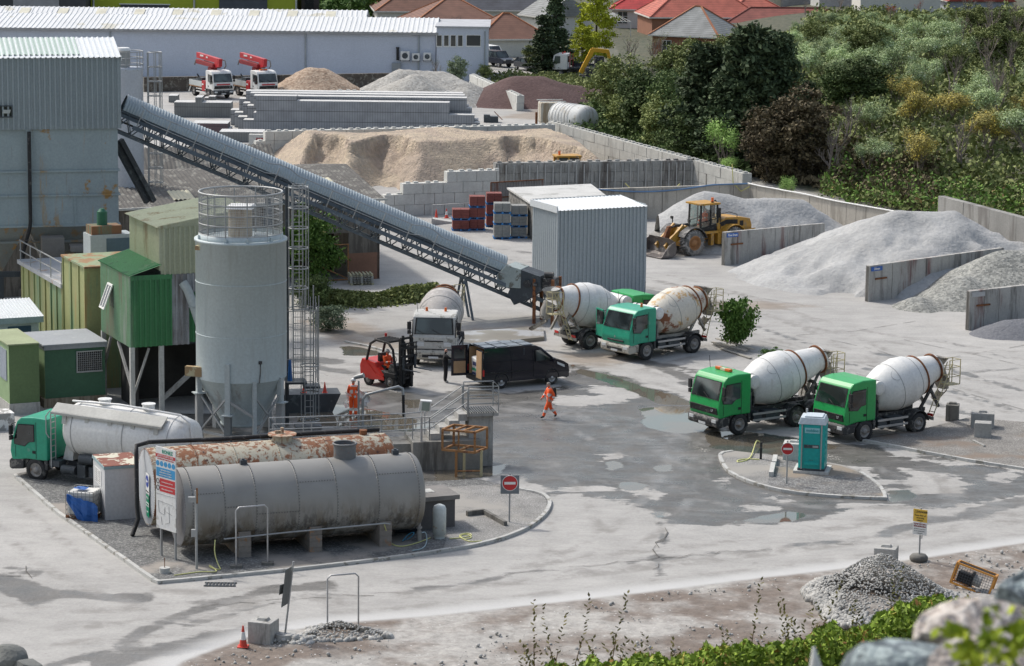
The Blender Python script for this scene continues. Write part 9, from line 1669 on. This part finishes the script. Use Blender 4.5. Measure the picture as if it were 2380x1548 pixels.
# hillside edge in front of the camera
r_=np.random.RandomState(21);n=85000;X=r_.uniform(1205,2480,n);yt=np.interp(X,[1200,1300,1500,1700,1850,1950,2060,2140,2230,2300,2500],[1560,1535,1522,1505,1480,1465,1425,1405,1390,1420,1440])+70*(fbm(X*.03,X*.013,4,1)-.5)
Yp=yt+(1640-yt)*r_.rand(n)**1.3;YY=33+5*r_.rand(n);L_=np.array([tuple(D(float(a),float(b),float(c)))for a,b,c in zip(X,Yp,YY)])
k=r_.rand(n)<np.clip((X-1200)/600,.06,1);L_=L_[k];c=L_.mean(0);c[2]=L_[:,2].min();o=mesh_obj('hillside_shrubs',leaf_mesh('hillside_shrubs',L_-c,.05,leafmat('coastal_shrub_leaves',(.035,.055,.012),(.20,.28,.035),(.22,.12,.045),.78),31,asp=1.8));o.location=tuple(c);tag(o,'dense green shrubs along the bottom right edge','shrubs',kind='stuff')
mb=MB()
for i in range(85):
 x=rnd.uniform(1215,2130);y0=float(np.interp(x,[1200,1500,1850,2060,2140],[1565,1530,1490,1440,1410]));Yd=rnd.uniform(34,37);p=D(x,y0+45,Yd);h=rnd.uniform(.1,.34)+.3*(rnd.random()<.1);q=p+V(rnd.uniform(-.2,.2),0,h);mb.tube([p,(p+q)/2+V(rnd.uniform(-.04,.04),0,0),q],[.009,.007,.004],4)
 for j in range(int(h*45)):t_=j/(h*22);b_=p+(q-p)*t_;dd=V(rnd.uniform(-1,1),rnd.uniform(-1,1),rnd.uniform(.3,1)).normalized()*.05;mb.add([b_,b_+dd*.6+V(.018,0,0),b_+dd*1.4,b_+dd*.6-V(.018,0,0)],[(0,1,2,3)],1)
c=V(*c);mb.v=[(a-c.x,b-c.y,d-c.z)for a,b,d in mb.v];o=mb.build('sprigs',[pm('red_brown_stems',(.12,.065,.035),.8),pm('olive_bronze_leaves',(.15,.13,.035),.8,var=.4,vs=6)]);o.location=c;tag(o,'bare reddish shoots rising above the shrubs along the bottom','shoots',kind='stuff')
m_br=pm('blue_grey_rock',(.145,.175,.19),.9,var=.45,vs=14,spots=[((.34,.40,.40),.52,26),((.07,.09,.1),.6,20)],bump=.6,bs=30);m_pk=pm('pinkish_rock',(.37,.32,.285),.9,var=.3,vs=12,spots=[((.14,.14,.15),.55,14),((.60,.55,.50),.52,30)],bump=.6,bs=30)
def near(x,y,Yd):return D(x,y,Yd)
boulder('wall_stone','blurred blue grey stone at the right edge, topmost of the near wall',near(2425,1415,6.6),.20,m_br,11,'stone',sc3=(1.0,.8,.80));boulder('wall_stone','blurred pinkish stone below the blue grey one',near(2330,1480,6.3),.17,m_pk,12,'stone',sc3=(1.3,.8,.60));boulder('wall_stone','blurred grey and pink stone lowest at the bottom right',near(2140,1580,6.1),.15,m_br,13,'stone',sc3=(1.3,.8,.72));boulder('wall_stone','blurred pale stone in the bottom right corner under the yellow green plant',near(2360,1590,6.0),.17,m_pk,14,'stone',sc3=(1.4,.8,.7))
T=thing('drystone_wall','rough stone wall below the near stones, just under the frame','wall',tuple(near(2300,1650,6.4)-V(0,0,1.3)))
for i in range(16):o=boulder('stone',None,V(-.25+.42*(i%4),.05*(i%3),-.0+.33*(i//4)),.24,m_br if i%2 else m_pk,40+i,sub=2,rough=.2);o.parent=T;[o.pop(k_,None)for k_ in('label','category')]
C=[];r_=np.random.RandomState(77)
for(x,y,w_,h_)in((2245,1530,30,60),(2300,1470,28,60),(2290,1540,50,50),(2350,1520,40,60),(2215,1470,22,10),(2370,1470,20,40)):
 for j in range(42):C.append(tuple(D(x+r_.normal()*w_*.6,y+r_.normal()*h_*.5,5.3+.25*r_.rand())))
C=np.array(C);c=C.mean(0);o=mesh_obj('near_plant',leaf_mesh('near_plant',C-c,.022,leafmat('yellow_green_leaves',(.07,.13,.01),(.32,.36,.03)),78,asp=1.2));o.location=tuple(c);tag(o,'blurred yellow green plant in front of the near stones','plant',kind='stuff')
T=thing('white_stake','blurred white stake at the bottom edge, left of the near stones','stake',tuple(near(1897,1650,7.5)));mb=MB();mb.tube([(0,0,0),(-.005,0,.12),(-.012,0,.178)],[.022,.018,.004],8);mb.cyl((0,0,-1.2),(0,0,0),.02,n=8);mb.build('stake',m_white,T)
